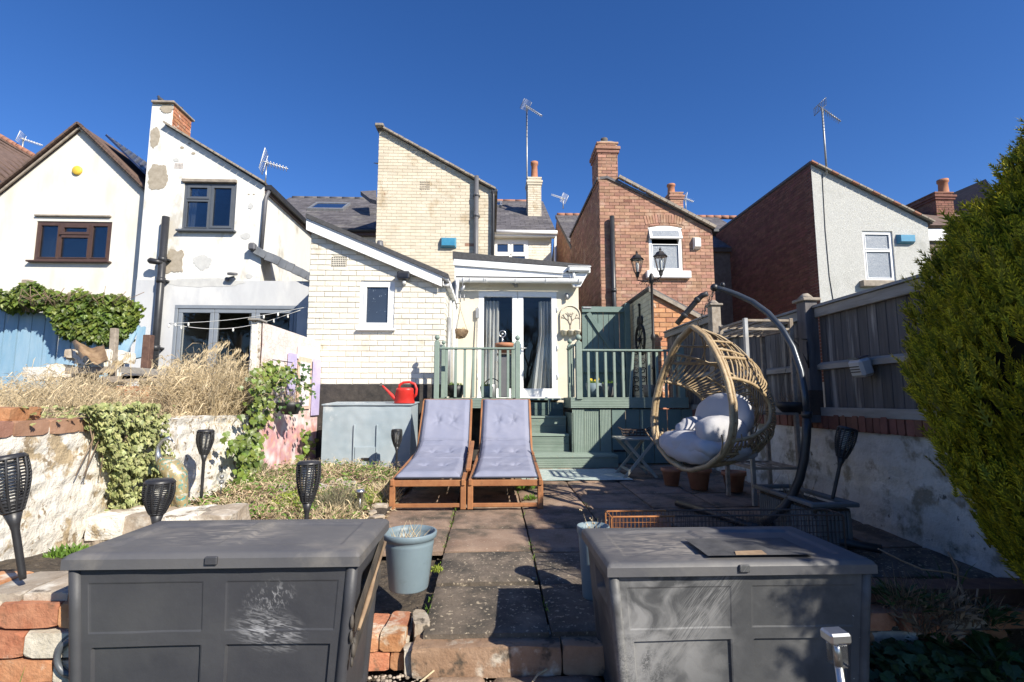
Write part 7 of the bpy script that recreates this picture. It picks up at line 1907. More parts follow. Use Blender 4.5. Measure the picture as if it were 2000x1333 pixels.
for k in range(3):
    x = cxp+(k-1)*wp*.66; mb = MB(); mb.lathe([(.001,0),(.045,0),(.055,.075),(.062,.078),(.062,.10),(.05,.10),(.045,.06)], (x, YD-.07, pq[1]-.07), 16); mb.build('wall_pot', M['plaque'], e)
q = PY(1107, 580, YD-.05); e = empty('wall_light', tuple(q), 'small steel up and down wall light above the plaque', 'wall light')
mb = MB(); mb.tube([(q.x, YD-.06, q.z-.06), (q.x, YD-.06, q.z+.06)], .032, 14); mb.cbox((q.x, YD-.02, q.z), (.05, .05, .05), ch=.005); mb.build('lamp_body', M['dull_steel'], e)
q = PY(996, 551, YD-.1); e = empty('security_camera', tuple(q), 'black ball security camera under the gutter above the french doors', 'camera', 'security cameras')
mb = MB(); mb.ball((q.x, YD-.16, q.z+.02), .042, 12); mb.build('camera_ball', M['black_plastic'], e)
mb = MB(); mb.beam((q.x+.02, YD-.12, q.z-.02), (q.x+.1, YD-.02, q.z-.04), .03, .03); mb.cbox((q.x+.12, YD-.02, q.z-.05), (.07, .04, .07), ch=.01); mb.build('camera_bracket', M['dull_steel'], e)
# flood light on the lean-to
q = PY(788, 541, YL-.12); e = empty('flood_light', tuple(q), 'black flood light with motion sensor above the small white window', 'flood light')
mb = MB(); mb.cbox((q.x, YL-.11, q.z+.02), (.19, .10, .13), (-.25,0,0), ch=.02); mb.beam((q.x, YL-.06, q.z), (q.x, YL, q.z-.06), .05, .04); mb.build('lamp_housing', M['black_plastic'], e)
mb = MB(); mb.cbox((q.x, YL-.166, q.z+.005), (.15, .008, .085), (-.25,0,0), ch=.002); mb.build('lamp_glass', M['clear_glass'], e)
mb = MB(); mb.ball((q.x+.01, YL-.10, q.z-.085), .032, 12); mb.cbox((q.x+.01, YL-.05, q.z-.07), (.05, .08, .05), ch=.01); mb.build('motion_sensor', M['white_box'], e)
def alarm(px, py, w, h, Y, mat, label, rnd=False):
    q = PY(px, py, Y); e = empty('alarm_box', (q.x, Y, q.z), label, 'alarm box', 'alarm boxes'); 
    mb = MB()
    if rnd: mb.lathe([(w*.5,0),(w*.5,.03),(w*.42,.042),(.001,.046)], (q.x, Y, q.z), 18, rot=(math.pi/2,0,0))
    else:
        a = [(q.x-w/2, Y, q.z-h/2), (q.x+w/2, Y, q.z-h/2), (q.x+w/2, Y, q.z+h/2), (q.x-w/2, Y, q.z+h/2)]; k = .68
        b = [(q.x+(p[0]-q.x)*.82, Y-.10, q.z+(p[2]-q.z)*k) for p in a]; mb.hexa(a[::-1], b[::-1])
    mb.build('alarm_cover', M[mat], e); return e
alarm(876, 475, .36, .25, YO-.012, 'blue_box', 'blue alarm box on the yellow brick wing above the porch roof')
ab_ = alarm(1767, 468, .40, .22, YG-.012, 'blue_box', 'blue alarm box on the grey roughcast wall right of its window')
alarm(1360, 476, .16, .28, YB-.012, 'white_box', 'white upright alarm box on the red brick wall')
alarm(152, 334, .19, .19, YC-.004, 'yellow_box', 'round yellow alarm box high on the cream gable', rnd=True)
q = PY(452, 541, YW-.1); e = empty('security_camera', tuple(q), 'dark security camera on the grey wall above the bifold doors', 'camera', 'security cameras')
mb = MB(); mb.cbox((q.x+.03, YW-.13, q.z+.05), (.15, .12, .05), (.3,.1,0), ch=.01); mb.build('camera_head', M['grey_pipe'], e)
mb = MB(); mb.ball((q.x-.10, YW-.06, q.z-.04), .045, 10); mb.beam((q.x-.1, YW-.06, q.z-.03), (q.x+.05, YW-.1, q.z), .03, .03); mb.build('camera_bracket', M['grey_pipe'], e)
q = PY(303, 513, YW-.15); e = empty('spot_light', tuple(q), 'black spot light on the tall soil pipe of the white house', 'spot light')
mb = MB(); mb.tube([(q.x-.10, YW-.2, q.z+.02), (q.x-.06, YW-.2, q.z+.02), (q.x+.06, YW-.2, q.z), (q.x+.15, YW-.16, q.z)], [.03,.06,.055,.03], 14); mb.build('lamp_housing', M['black_plastic'], e)
# two pigeons on the chimney
for (px_, py_, lab, s) in ((315, 199, 'dark pigeon perched on the left of the white house chimney', 1), (349, 207, 'grey pigeon perched at the back right of the white house chimney', -1)):
    q = PY(px_, py_, YW+.1 if s > 0 else YW+.5); q.z = zcT+.045; L = Vector(q); e = empty('pigeon', tuple(q), lab, 'bird', 'pigeons on the chimney')
    mb = MB(); mb.tube([L+Vector(p) for p in ((s*.10,.02,.035),(s*.05,.01,.06),(0,0,.085),(-s*.04,0,.12),(-s*.055,0,.15),(-s*.06,0,.175),(-s*.065,0,.192))], [.012,.03,.048,.042,.024,.024,.008], 10); mb.build('body', M['bird'], e)
    mb = MB(); mb.tube([L+Vector((-s*.078,0,.176)), L+Vector((-s*.105,0,.168))], [.007,.001], 5); mb.build('beak', M['pot_dark'], e)
    mb = MB(); mb.tube([L+Vector((0,.012,.05)), L+Vector((0,.012,0))], .004, 4); mb.tube([L+Vector((0,-.012,.05)), L+Vector((0,-.012,0))], .004, 4); mb.build('legs', M['ridge'], e)

# ------------------------------------------------------------------ mural on boards
mu = empty('mural_board', (XR, 6.8, -.9), 'tall board printed with a pink stone cottage wall, window and lilac shutters', 'mural')
def MX(px, py): return PX(px, py, XR+.03)
def my(px): return MX(px, 760).y
Y0m, Y1m = my(507), 7.77; zm = .87
M['mural'] = bpy.data.materials.new('mural'); M['mural'].use_nodes = True
def mural_mat():
    m = M['mural']; nt = m.node_tree; L = nt.links.new; b = nt.nodes['Principled BSDF']; b.inputs['Roughness'].default_value = .85
    geo = _n(nt, 'ShaderNodeNewGeometry'); sep = _n(nt, 'ShaderNodeSeparateXYZ'); L(geo.outputs['Position'], sep.inputs[0])
    no = _n(nt, 'ShaderNodeTexNoise'); no.inputs['Scale'].default_value = 5; L(geo.outputs['Position'], no.inputs['Vector'])
    vo = _n(nt, 'ShaderNodeTexVoronoi'); vo.feature = 'DISTANCE_TO_EDGE'; vo.inputs['Scale'].default_value = 9
    mp = _n(nt, 'ShaderNodeMapping'); mp.inputs['Scale'].default_value = (.2, 1.1, 2.0); L(geo.outputs['Position'], mp.inputs[0]); L(mp.outputs[0], vo.inputs['Vector'])
    st_ = _n(nt, 'ShaderNodeValToRGB'); st_.color_ramp.elements[0].position = .0; st_.color_ramp.elements[0].color = (.60,.44,.38,1); st_.color_ramp.elements[1].position = .07; st_.color_ramp.elements[1].color = (.72,.62,.57,1)
    L(vo.outputs[0], st_.inputs[0])
    nr = _n(nt, 'ShaderNodeValToRGB'); cr = nr.color_ramp; cr.elements[0].position = .35; cr.elements[0].color = (.60,.30,.20,1); cr.elements[1].position = .62; cr.elements[1].color = (.68,.46,.36,1); e_ = cr.elements.new(.5); e_.color = (.55,.30,.34,1)
    n2 = _n(nt, 'ShaderNodeTexNoise'); n2.inputs['Scale'].default_value = 7; n2.inputs['Detail'].default_value = 8; L(geo.outputs['Position'], n2.inputs['Vector']); L(n2.outputs[0], nr.inputs[0])
    ad = _n(nt, 'ShaderNodeMath'); ad.operation = 'MULTIPLY_ADD'; ad.inputs[1].default_value = .5; L(no.outputs[0], ad.inputs[0]); L(sep.outputs[2], ad.inputs[2])
    mr = _n(nt, 'ShaderNodeMapRange'); mr.inputs[1].default_value = -.12; mr.inputs[2].default_value = .12; L(ad.outputs[0], mr.inputs[0])
    mx = _n(nt, 'ShaderNodeMix'); mx.data_type = 'RGBA'; L(mr.outputs[0], mx.inputs[0]); L(nr.outputs[0], mx.inputs[6]); L(st_.outputs[0], mx.inputs[7])
    m2 = _n(nt, 'ShaderNodeMix'); m2.data_type = 'RGBA'; m2.inputs[7].default_value = (.72,.66,.66,1); r2_ = _n(nt, 'ShaderNodeMapRange'); r2_.inputs[1].default_value = .5; r2_.inputs[2].default_value = .7; L(no.outputs[0], r2_.inputs[0]); L(r2_.outputs[0], m2.inputs[0]); L(mx.outputs[2], m2.inputs[6])
    L(m2.outputs[2], b.inputs['Base Color'])
mural_mat()
M['lilac'] = mk('lilac', (.44,.38,.60), (.54,.48,.68), 6, rough=.85); M['print_white'] = mk('print_white', (.66,.60,.66), (.76,.72,.72), 8, rough=.85); M['print_sand'] = mk('print_sand', (.62,.42,.30), (.70,.54,.42), 8, rough=.85)
nb_ = 3
for k in range(nb_):
    a = Y0m+(Y1m-Y0m)*k/nb_; b = Y0m+(Y1m-Y0m)*(k+1)/nb_-.003
    def f(u, v):
        y = a+(b-a)*u; zb = -.93+.10*mnoise.noise(Vector((y*3, 0, 2)))+.0
        return (XR+.03+.012*mnoise.noise(Vector((y*2, v*3, 0)))+.004*mnoise.noise(Vector((y*9, v*12, 0))), y, zb+(zm-zb)*v)
    mb = MB(); mb.grid(f, 24, 50); mb.prism([(XR+.0, a, -.9), (XR+.0, b, -.9), (XR+.0, b, zm-.01), (XR+.0, a, zm-.01)], (-.012, 0, 0)); mb.build('mural_panel', M['mural'], mu)
def flat(x0, y0, x1, y1, mat, name, o=.05):
    # corners by horizontal position and two heights
    ya, yb = my(x0), my(x1); z1 = MX(x0, y0).z; z0 = MX(x0, y1).z
    mb = MB(); mb.prism([(XR+o, ya, z0), (XR+o, yb, z0), (XR+o, yb, z1), (XR+o, ya, z1)], (-.006, 0, 0)); return mb.build(name, M[mat], mu)
flat(576, 674, 606, 700, 'print_white', 'printed_lintel', .047)
flat(578, 695, 604, 800, 'print_sand', 'printed_window_frame', .050); flat(582, 706, 601, 794, 'print_white', 'printed_window', .054)
flat(557, 688, 574, 790, 'lilac', 'printed_shutter', .052); flat(607, 700, 622, 812, 'lilac', 'printed_shutter', .052)
e = empty('mural_post', (XR+.02, Y0m-.04, -.2), 'pale painted post with flat cap at the near end of the mural board', 'post')
mb = MB(); mb.cbox((XR-.02, Y0m-.05, .36), (.07, .09, 1.02), ch=.005); mb.build('post_shaft', M['old_white_wall'], e)
mb = MB(); mb.cbox((XR-.02, Y0m-.03, .885), (.12, .22, .025), ch=.005); mb.build('post_cap', M['fence_rail'], e)
# hanging basket on the mural
q = PX(567, 786, XR+.22); e = empty('hanging_basket', tuple(q), 'black hanging basket of trailing ivy on a bracket in front of the mural', 'hanging basket', 'hanging baskets')
QB = Vector(q)
mb = MB(); mb.lathe([(.001,-.15),(.09,-.14),(.12,-.06),(.15,.0),(.14,.0),(.12,-.03),(.001,-.03)], q, 22); mb.build('basket', M['pot_black'], e)
tp_ = PX(532, 703, XR+.06); mb = MB(); mb.tube([tp_, Vector((QB.x, QB.y, tp_.z-.02))], .005, 6)
for a in (.3, 2.4, 4.5): mb.tube([Vector((QB.x, QB.y, tp_.z-.02)), QB+Vector((.14*math.cos(a), .14*math.sin(a), 0))], .0018, 4)
mb.build('bracket', M['iron'], e); HB = e
# string of festoon lights across the neighbour's doors
e = empty('festoon_lights', tuple(PY(460, 630, 8.6)), 'string of small white festoon bulbs strung across the grey bifold doors', 'string lights')
pa, pb, pc = PY(330, 632, 8.5), PY(600, 600, 7.9), PY(560, 612, 8.5)
cv = lambda A, B, s: [A.lerp(B, t/20)-Vector((0,0,s*math.sin(math.pi*t/20))) for t in range(21)]
l1, l2 = cv(pa, pb, .06), cv(pa+Vector((0,0,-.01)), PY(590, 605, 8.0), .18)
mb = MB(); mb.tube(l1, .005, 4); mb.tube(l2, .005, 4); mb.build('cord', M['white_box'], e)
for p in [l1[k] for k in (1, 3, 14, 16)]+[l2[k] for k in (0, 2, 10, 14, 16, 18)]:
    mb = MB(); mb.lathe([(.006,0),(.014,-.02),(.014,-.05),(.001,-.06)][::-1], p, 8); mb.build('bulb', M['white_box'], e)

# peacock ornament
q = PY(332, 1030, 3.72); bz = -.93; cxk = q.x
e = empty('metal_peacock', (cxk, 3.72, bz), 'painted metal peacock ornament with silver curved neck beside the variegated ivy', 'garden ornament')
K = lambda x, y, dy=0: PY(x, y, 3.72+dy)
mb = MB(); mb.tube([K(314, 905), K(308, 888), K(309, 872), K(318, 860), K(329, 856), K(336, 861)], [.030,.020,.014,.012,.014,.008], 12); mb.tube([K(336, 861), K(342, 868)], [.007,.001], 6); mb.build('neck', M['steel'], e)
mb = MB(); mb.tube([K(312, 900), K(322, 905), K(335, 915), K(346, 930), K(352, 955), K(356, 985), K(360, 1005)], [.03,.055,.07,.068,.05,.035,.012], 16); mb.build('body', M['heron_body'], e)
mb = MB()
for k in range(7): mb.tube([K(325+k*2, 925+k*2), K(332+k*3, 960), K(335+k*4, 1000+k)], [.012,.018,.004], 6)
mb.build('tail_feathers', M['heron_body'], e)
for s in (-.02, .03):
    mb = MB(); mb.tube([K(333, 935, s), K(331, 985, s), Vector((K(329, 1030, s).x, 3.72+s, bz))], .007, 6); mb.build('leg', M['wood_pale'], e)
# ------------------------------------------------------------------ foliage
def ivy_leaf_mesh(name, mat, k, var=0):
    rr = random.Random(k); mb = MB(); mb.cr = rr.random()
    pts = [(0,-.42),(.30,-.46),(.52,-.14),(.34,.05),(.36,.26),(.16,.24),(0,.62),(-.16,.24),(-.36,.26),(-.34,.05),(-.52,-.14),(-.30,-.46)]
    c = len(mb.v); mb.v.append(Vector((0, -.05, .0)))
    for (x, y) in pts:
        x += rr.uniform(-.05,.05); y += rr.uniform(-.05,.05)
        mb.v.append(Vector((x, y, .16*abs(x)-.10*y*y+rr.uniform(-.03,.03))))
    n = len(pts)
    for i in range(n): mb.face((c, c+1+i, c+1+(i+1) % n))
    return mb.mesh(name, mat)
def ivy(e, spots, mat, size, maxparts=280, core=None):
    """spots: (position, normal, size factor)"""
    pool = [ivy_leaf_mesh('leaf', mat, k) for k in range(8)]
    rest = MB(); spots = sorted(spots, key=lambda s: s[0].length/s[2])
    for i, (p, n, f) in enumerate(spots):
        n = (Vector(n)+Vector((U(-.6,.6), U(-.6,.6), U(-.35,.75)))).normalized()
        dn = Vector((U(-.5,.5), U(-.5,.5), -1)); dn = (dn-n*dn.dot(n)).normalized(); x = dn.cross(n)
        R = Matrix((x, dn, n)).transposed(); s = size*f*U(.65, 1.25)
        if i < maxparts:
            o = bpy.data.objects.new('leaf', RND.choice(pool)); COL.objects.link(o); o.parent = e
            o.matrix_basis = Matrix.Translation(p-WORG[e.name]) @ R.to_4x4() @ Matrix.Scale(s, 4)
        else:
            me = RND.choice(pool); b = len(rest.v); rest.cr = RND.random()
            rest.v += [p+R @ (Vector(v.co)*s) for v in me.vertices]
            for pl in me.polygons: rest.face([b+q for q in pl.vertices])
    if rest.v: stuff(rest.build('ivy_leaves', mat, e))
def inpoly(x, y, pl):
    c = False
    for i in range(len(pl)):
        x1, y1 = pl[i]; x2, y2 = pl[i-1]
        if (y1 > y) != (y2 > y) and x < (x2-x1)*(y-y1)/(y2-y1)+x1: c = not c
    return c
def poly_spots(pl, n, proj, nrm, thick, dens=None, fs=(1, 1)):
    xs = [p[0] for p in pl]; ys = [p[1] for p in pl]; out = []
    while len(out) < n:
        x, y = U(min(xs), max(xs)), U(min(ys), max(ys))
        if inpoly(x, y, pl) and (dens is None or RND.random() < dens(x, y)):
            p = proj(x, y)+Vector(nrm)*U(.0, thick); out.append((p, nrm, U(*fs)))
    return out
# variegated ivy pouring over the left retaining wall
vi = empty('variegated_ivy', tuple(PX(235, 1030, XR+.05)), 'cream and green variegated ivy pouring over the left white retaining wall', 'ivy', 'ivy growing on walls')
pl = [(150,800),(200,795),(280,797),(305,830),(312,880),(318,930),(325,985),(318,1025),(280,1038),(242,1040),(232,1015),(205,1022),(212,965),(195,915),(178,860),(165,835)]
def dv(x, y): return 1.0 if mnoise.noise(Vector((x*.03, y*.03, 3)))+.4*mnoise.noise(Vector((x*.09, y*.09, 1))) > -.12 else .12
sp = poly_spots(pl, 3000, lambda x, y: PX(x, y, XR+.03), (1, -.1, .25), .12, dv, (.55, 1.25))
ivy(vi, sp, M['ivy_var'], .040)
sp = []
for k in range(380):
    y = U(2.95, 4.3); sp.append((Vector((XR-U(-.05,.35), y, -.12+U(-.02,.08))), (0, -.2, 1), U(.7,1)))
ivy(vi, sp, M['ivy_var'], .035, 0)
mb = MB()
for k in range(16):
    x = U(160, 310); mb.tube([PX(x, 800, XR+.04), PX(x+U(-15,15), 860, XR+.06), PX(x+U(-25,25), 930, XR+.05)], .004, 4)
stuff(mb.build('ivy_stems', M['twig'], vi))
# green ivy over the blue fence
gi = empty('green_ivy', tuple(PY(180, 690, 6.6)), 'dense green ivy heaped over the blue fence below the cream house', 'ivy', 'ivy growing on walls')
pl = [(0,578),(40,585),(70,570),(88,566),(110,580),(150,590),(170,578),(200,590),(250,592),(285,605),(275,640),(262,668),(235,682),(200,680),(165,672),(135,668),(120,640),(105,618),(70,612),(40,618),(0,612)]
ivy(gi, poly_spots(pl, 4600, lambda x, y: PY(x, y, 6.72), (0, -1, .35), .20, None), M['ivy'], .062)
mb = MB()
for k in range(30):
    x = U(5, 280); mb.tube([PY(x, 610, 6.6), PY(x+U(-20,20), 590, 6.5), PY(x+U(-30,30), 570+U(-12,12), 6.45)], .004, 4)
stuff(mb.build('ivy_stems', M['twig'], gi))
# climbing ivy at the end of the white wall and on the mural
ci = empty('climbing_ivy', tuple(PX(500, 950, XR+.1)), 'straggling green ivy climbing from the bed up the near end of the mural', 'ivy', 'ivy growing on walls')
pts_ = []
rr = random.Random(21)
def vine(px_pts, n, wid, X, sf=1.0):
    L_ = []
    for k in range(n):
        t = rr.random()*(len(px_pts)-1); i = int(t); f = t-i; a, b = px_pts[i], px_pts[min(i+1, len(px_pts)-1)]
        x = a[0]+(b[0]-a[0])*f+rr.gauss(0, wid); y = a[1]+(b[1]-a[1])*f+rr.gauss(0, wid)
        L_.append((PX(x, y, X+rr.uniform(0, .1)), (1, -.8, .3), sf*rr.uniform(.7, 1.1)))
    return L_
A1 = [(478,945),(490,900),(500,850),(508,800),(512,760),(520,735),(545,725)]
sp = vine(A1, 330, 13, XR+.08)+vine([(455,870),(470,880),(490,900),(480,940),(470,960)], 120, 12, XR+.1)+vine([(505,770),(540,735),(575,740),(600,770)], 70, 10, XR+.2, .9)+vine([(590,830),(600,870),(585,910)], 36, 9, XR+.12)
ivy(ci, sp, M['ivy'], .075, 300)
mb = MB()
for k in range(6): mb.tube([PX(x+rr.gauss(0,5), y+rr.gauss(0,4), XR+.06) for x, y in A1], .005, 4)
stuff(mb.build('ivy_stems', M['twig'], ci))
sp = []
for k in range(90):
    a = rr.uniform(0, 6.283); t = rr.random(); R_ = .10+.22*t; sp.append((QB+Vector((R_*math.cos(a)*.8, R_*math.sin(a)*1.3, .05+.42*math.sin(math.pi*min(1, t*.9+.1))*rr.uniform(.5,1)+.0)), (.6, -.8, .3), rr.uniform(.6,.9)))
for k in range(40):
    a = rr.uniform(0, 6.283); sp.append((QB+Vector((.15*math.cos(a), .15*math.sin(a), rr.uniform(-.18,.05))), (.6, -.8, .3), .7))
ivy(HB, sp, M['ivy_dark'], .06, 130)
stems(HB, QB+Vector((0,0,-.03)), 40, .12, .32, M['dry'], .9, .0022, seed=15)

# blue fence and debris on the neighbour's side
bf_ = empty('blue_fence', tuple(PY(60, 750, 6.8)), 'weathered sky blue board fence at the far left under the ivy', 'fence')
for k in range(9):
    x0_ = -14+26.5*k; a = PY(x0_, 612, 6.8); b = PY(x0_+25, 612, 6.8); zt_b = a.z+U(-.03,.03)-.02*(k-4)
    if k >= 5: zt_b += .12
    mb = MB(); mb.cr = RND.random(); t = U(-.01,.01)
    mb.hexa([(a.x, 6.8, -.3), (b.x-.006, 6.8, -.3), (b.x-.006, 6.83, -.3), (a.x, 6.83, -.3)], [(a.x+t, 6.8, zt_b), (b.x-.006+t, 6.8, zt_b), (b.x-.006+t, 6.83, zt_b), (a.x+t, 6.83, zt_b)]); mb.build('fence_board', M['blue_wood'], bf_)
for (x0, y0, x1, y1, w) in ((165, 740, 205, 640, .12), (232, 720, 236, 640, .10), (270, 700, 277, 640, .09), (240, 690, 266, 636, .10), (200, 590, 225, 600, .06)):
    mb = MB(); mb.beam(PY(x0, y0, 6.55), PY(x1, y1, 6.7), w, .025, up=(0,1,0)); mb.build('loose_board', M['blue_wood'], bf_)
e = empty('timber_post', tuple(PY(56, 600, 7.1)), 'short weathered post end rising above the ivy at left', 'post', 'old timber posts')
mb = MB(); a = PY(57, 548, 7.1); mb.cbox((a.x, 7.1, a.z-.25), (.11, .11, .5), ch=.006); mb.build('post_shaft', M['wood_old'], e)
for (xa_, ya_, xb_, yb_, w, m_, lab) in ((222, 745, 224, 642, .065, 'wood_old', 'thin pale timber post standing left of the dark post in the dry bed'), (283, 752, 291, 655, .085, 'wood_dark', 'dark brown timber post in front of the white house soil pipe')):
    a, b = PY(xa_, ya_, 6.2), PY(xb_, yb_, 6.2); e = empty('timber_post', (a.x, 6.2, -.3), lab, 'post', 'old timber posts')
    a.z = -.3; mb = MB(); mb.beam(a, b, w, w, ch=.004); mb.build('post_shaft', M[m_], e)
e = empty('dark_tarpaulin', tuple(PY(170, 690, 6.2)), 'crumpled dark brown tarpaulin draped over rubble below the ivy', 'tarpaulin')
a, b, c_, d_ = PY(140, 668, 6.2), PY(196, 676, 6.1), PY(205, 706, 5.95), PY(158, 702, 5.95)
mb = MB(); mb.grid(lambda u, v: a.lerp(b, u).lerp(d_.lerp(c_, u), v)+Vector((0, -.05*math.sin(u*5), .04*mnoise.noise(Vector((u*4, v*4, 1)))+.03*math.sin(u*7))), 24, 12); mb.build('sheet', M['rattan_dark'], e)
e = empty('rubble_wall', tuple(PY(150, 740, 6.3)), 'broken white painted rubble wall below the ivy behind the dry plants', 'wall')
for k in range(26):
    x, y = U(70, 235), U(690, 745); p = PY(x, y, 6.25); rough('rubble_stone', (p.x, 6.3+U(-.06,.1), p.z), (U(.14,.26), .2, U(.08,.14)), M['old_white_wall'] if k % 4 else M['stone'], e, 700+k, .012, U(-.3,.3), n=4)
e = empty('brick_bed_wall', tuple(PY(260, 770, 5.9)), 'low red brick wall with a timber plank in the dry bed below the dark post', 'wall')
for r_ in range(3):
    for k in range(9):
        p = PY(180+k*19+(8 if r_ % 2 else 0), 760+r_*12, 5.9); rough('brick', (p.x, 5.9, p.z), (.108, .1, .062), M['old_brick'], e, 740+r_*9+k, .005, U(-.04,.04), n=3)
for (x0, y0, x1, y1, m_) in ((205, 742, 330, 738, 'wood_old'), (235, 722, 345, 730, 'fence_rail'), (130, 725, 225, 722, 'wood_old'), (240, 735, 345, 733, 'grey_pipe')):
    mb = MB(); mb.beam(PY(x0, y0, 6.1), PY(x1, y1, 6.1), .05, .07, up=(0,0,1)); mb.build('plank', M[m_], e)
# table and chairs inside the neighbour's doors
for (px_, py_, lab) in ((361, 684, 'pale wooden chair behind the left bifold door'), (470, 700, 'pale wooden chair behind the middle bifold door')):
    q = PY(px_, py_, 10.7); e = empty('wooden_chair', (q.x, 10.7, -.28), lab, 'chair', 'wooden chairs inside the bifold doors'); x = q.x
    mb = MB(); mb.cbox((x, 10.7, .17), (.42, .42, .035), ch=.008); mb.build('seat', M['wood_pale'], e)
    mb = MB(); mb.cbox((x, 10.9, .52), (.42, .025, .32), ch=.03); mb.build('backrest', M['wood_pale'], e)
    for sx in (-.18, .18):
        for sy in (-.18, .18): mb = MB(); mb.tube([(x+sx, 10.7+sy, -.28), (x+sx*.9, 10.7+sy*.9, .15)], .02, 8); mb.build('leg', M['wood_pale'], e)

# dry grasses and stems behind the retaining wall
def dry_mass(name, label, cat, pl, n, Y, h, lean, mat, seed, w=.0035, dy=.5, base=-.28, group=None, curl=.25, tufts=False):
    rr = random.Random(seed); mb = MB(); xs = [p[0] for p in pl]; k = 0
    c = PY((min(xs)+max(xs))/2, 800, Y); e = empty(name, (c.x, Y, base), label, cat, group)
    while k < n:
        px_ = rr.uniform(min(xs), max(xs)); 
        ytop = None
        for i in range(len(pl)-1):
            if pl[i][0] <= px_ <= pl[i+1][0]: f = (px_-pl[i][0])/(pl[i+1][0]-pl[i][0]+1e-6); ytop = pl[i][1]+(pl[i+1][1]-pl[i][1])*f
        if ytop is None: continue
        y = Y+rr.uniform(-dy, dy); top = PY(px_, ytop, y); top.x = min(top.x, -2.78-rr.random()*.15); H = (top.z-base)*rr.uniform(.35, 1.05)
        p = Vector((top.x-lean*H+rr.gauss(0, .05), y, base)); mb.cr = rr.random()
        d = Vector((lean+rr.gauss(0, .22), rr.gauss(0, .2), 1)).normalized(); pts = [p]; ns = 5
        for i in range(ns):
            d = (d+Vector((rr.gauss(0, curl), rr.gauss(0, curl), -curl*.9*i/ns))).normalized(); pts.append(pts[-1]+d*H/ns*1.05)
        ww = w*rr.uniform(.6, 1.4); mb.tube(pts, [ww, ww*.9, ww*.8, ww*.7, ww*.5, ww*.25], 3, cap=False)
        if tufts:
            for s_ in range(3):
                q = pts[rr.randrange(2, 6)]; d2 = Vector((rr.gauss(0,1), rr.gauss(0,1), rr.gauss(0,.6))).normalized(); L_ = rr.uniform(.06,.2); sd_ = d2.cross(Vector((0,1,.3))).normalized()*w*1.2
                m_ = q+d2*L_*.5+Vector((0,0,.02)); mb.poly([q, m_+sd_, q+d2*L_-Vector((0,0,.05)), m_-sd_])
        k += 1
    stuff(mb.build('dry_stems', mat, e)); return e
dry_mass('dry_shrub', 'brown dead lavender like shrub mass on top of the left retaining wall', 'dry plants', [(-30,760),(30,735),(80,722),(130,712),(180,722),(230,745),(260,775)], 2200, 4.9, .5, .0, M['dry'], 31, .0028, .9, tufts=True)
dry_mass('dry_shrub', 'darker dead twiggy shrub between the dry plants and brick bed wall', 'dry plants', [(150,760),(180,728),(215,740),(260,770),(340,778)], 1100, 5.3, .5, .0, M['dry_brown'], 32, .003, .5)
dry_mass('dry_grass', 'tall straw coloured dead grass in front of the bifold doors', 'dry grass', [(330,740),(350,700),(375,690),(400,700),(425,690),(440,668),(460,690),(480,700),(495,720)], 2000, 5.6, .6, -.12, M['dry'], 33, .0035, .55, tufts=True)
for k, (x, y, Y) in enumerate(((448, 665, 5.5), (430, 668, 5.6), (470, 680, 5.5), (392, 690, 5.7), (255, 690, 5.6), (240, 705, 5.6), (405, 695, 5.4), (350, 700, 5.6), (484, 690, 5.5))):
    t_ = PY(x, y, Y); b_ = PY(x-20+U(-25,25), 815, Y); e = empty('grass_plume', (b_.x, Y, -.28), ['tallest arching dead grass stem, in front of the middle bifold door', 'arching dead grass stem just left of the tallest one', 'arching dead grass stem just right of the tallest one', 'dead grass stem at the left part of the straw grass clump', 'dead stem leaning beside the dark brown timber post', 'dead stem between the two timber posts', 'dead grass stem in front of the pale chair behind the doors', 'leftmost dead grass stem, in front of the left bifold door', 'rightmost dead grass stem beside the mural post'][k], 'grass stem', 'tall arching dead grass stems')
    mb = MB(); m_ = b_.lerp(t_, .6)+Vector((U(-.05,.05),0,0)); b_.z = -.28
    mb.tube([b_, m_, t_, t_+Vector((-.10,0,-.02)), t_+Vector((-.18,0,-.10))], [.004,.004,.003,.003,.002], 4); mb.build('stem', M['dry'], e)
    mb = MB()
    for j in range(9):
        q = t_.lerp(t_+Vector((-.18,0,-.10)), j/9)+Vector((0,0,.02*math.sin(j))); mb.poly([q, q+Vector((.01,0,-.03)), q+Vector((U(-.06,0),U(-.02,.02),-.09)), q+Vector((-.012,0,-.03))])
    mb.build('plume', M['dry'], e)
dry_mass('ground_litter', 'low dry litter and stalks along the top of the retaining wall', 'dry plants', [(200,800),(300,792),(400,790),(520,785)], 700, 5.2, .3, .0, M['dry'], 34, .003, .6, curl=.5, tufts=True)

# ------------------------------------------------------------------ planted bed in front of the mural
def ground_cover(name, label, cat, region, n, mat, h, lw, seed, ll=.05, up=.5, zoff=0):
    rr = random.Random(seed); mb = MB(); xs = [p[0] for p in region]; ys = [p[1] for p in region]; k = 0
    while k < n:
        x, y = rr.uniform(min(xs), max(xs)), rr.uniform(min(ys), max(ys))
        if not inpoly(x, y, region): continue
        if mnoise.noise(Vector((x*3.1, y*3.1, seed))) < -.15 and rr.random() < .8: continue
        b = Vector((x, y, gz(y)+.02+.06*max(0, min(1, (-.9-x)/.8))+zoff+h*rr.random()**1.5)); a = rr.uniform(0, 6.283)
        d = Vector((math.cos(a)*(1-up), math.sin(a)*(1-up), up*rr.uniform(.2,1.1))).normalized(); L_ = ll*rr.uniform(.5,1.4)
        s = d.cross(Vector((rr.uniform(-1,1), rr.uniform(-1,1), .6))).normalized()*lw*rr.uniform(.6,1.3); mb.cr = rr.random()
        m_ = b+d*L_*.5; t_ = b+d*L_+Vector((0,0,-L_*.3)); mb.poly([b-s*.3, m_-s, t_, m_+s, b+s*.3]); k += 1
    o = mb.build(name, mat); o['kind'] = 'stuff'; o['label'] = label; o['category'] = cat; return o
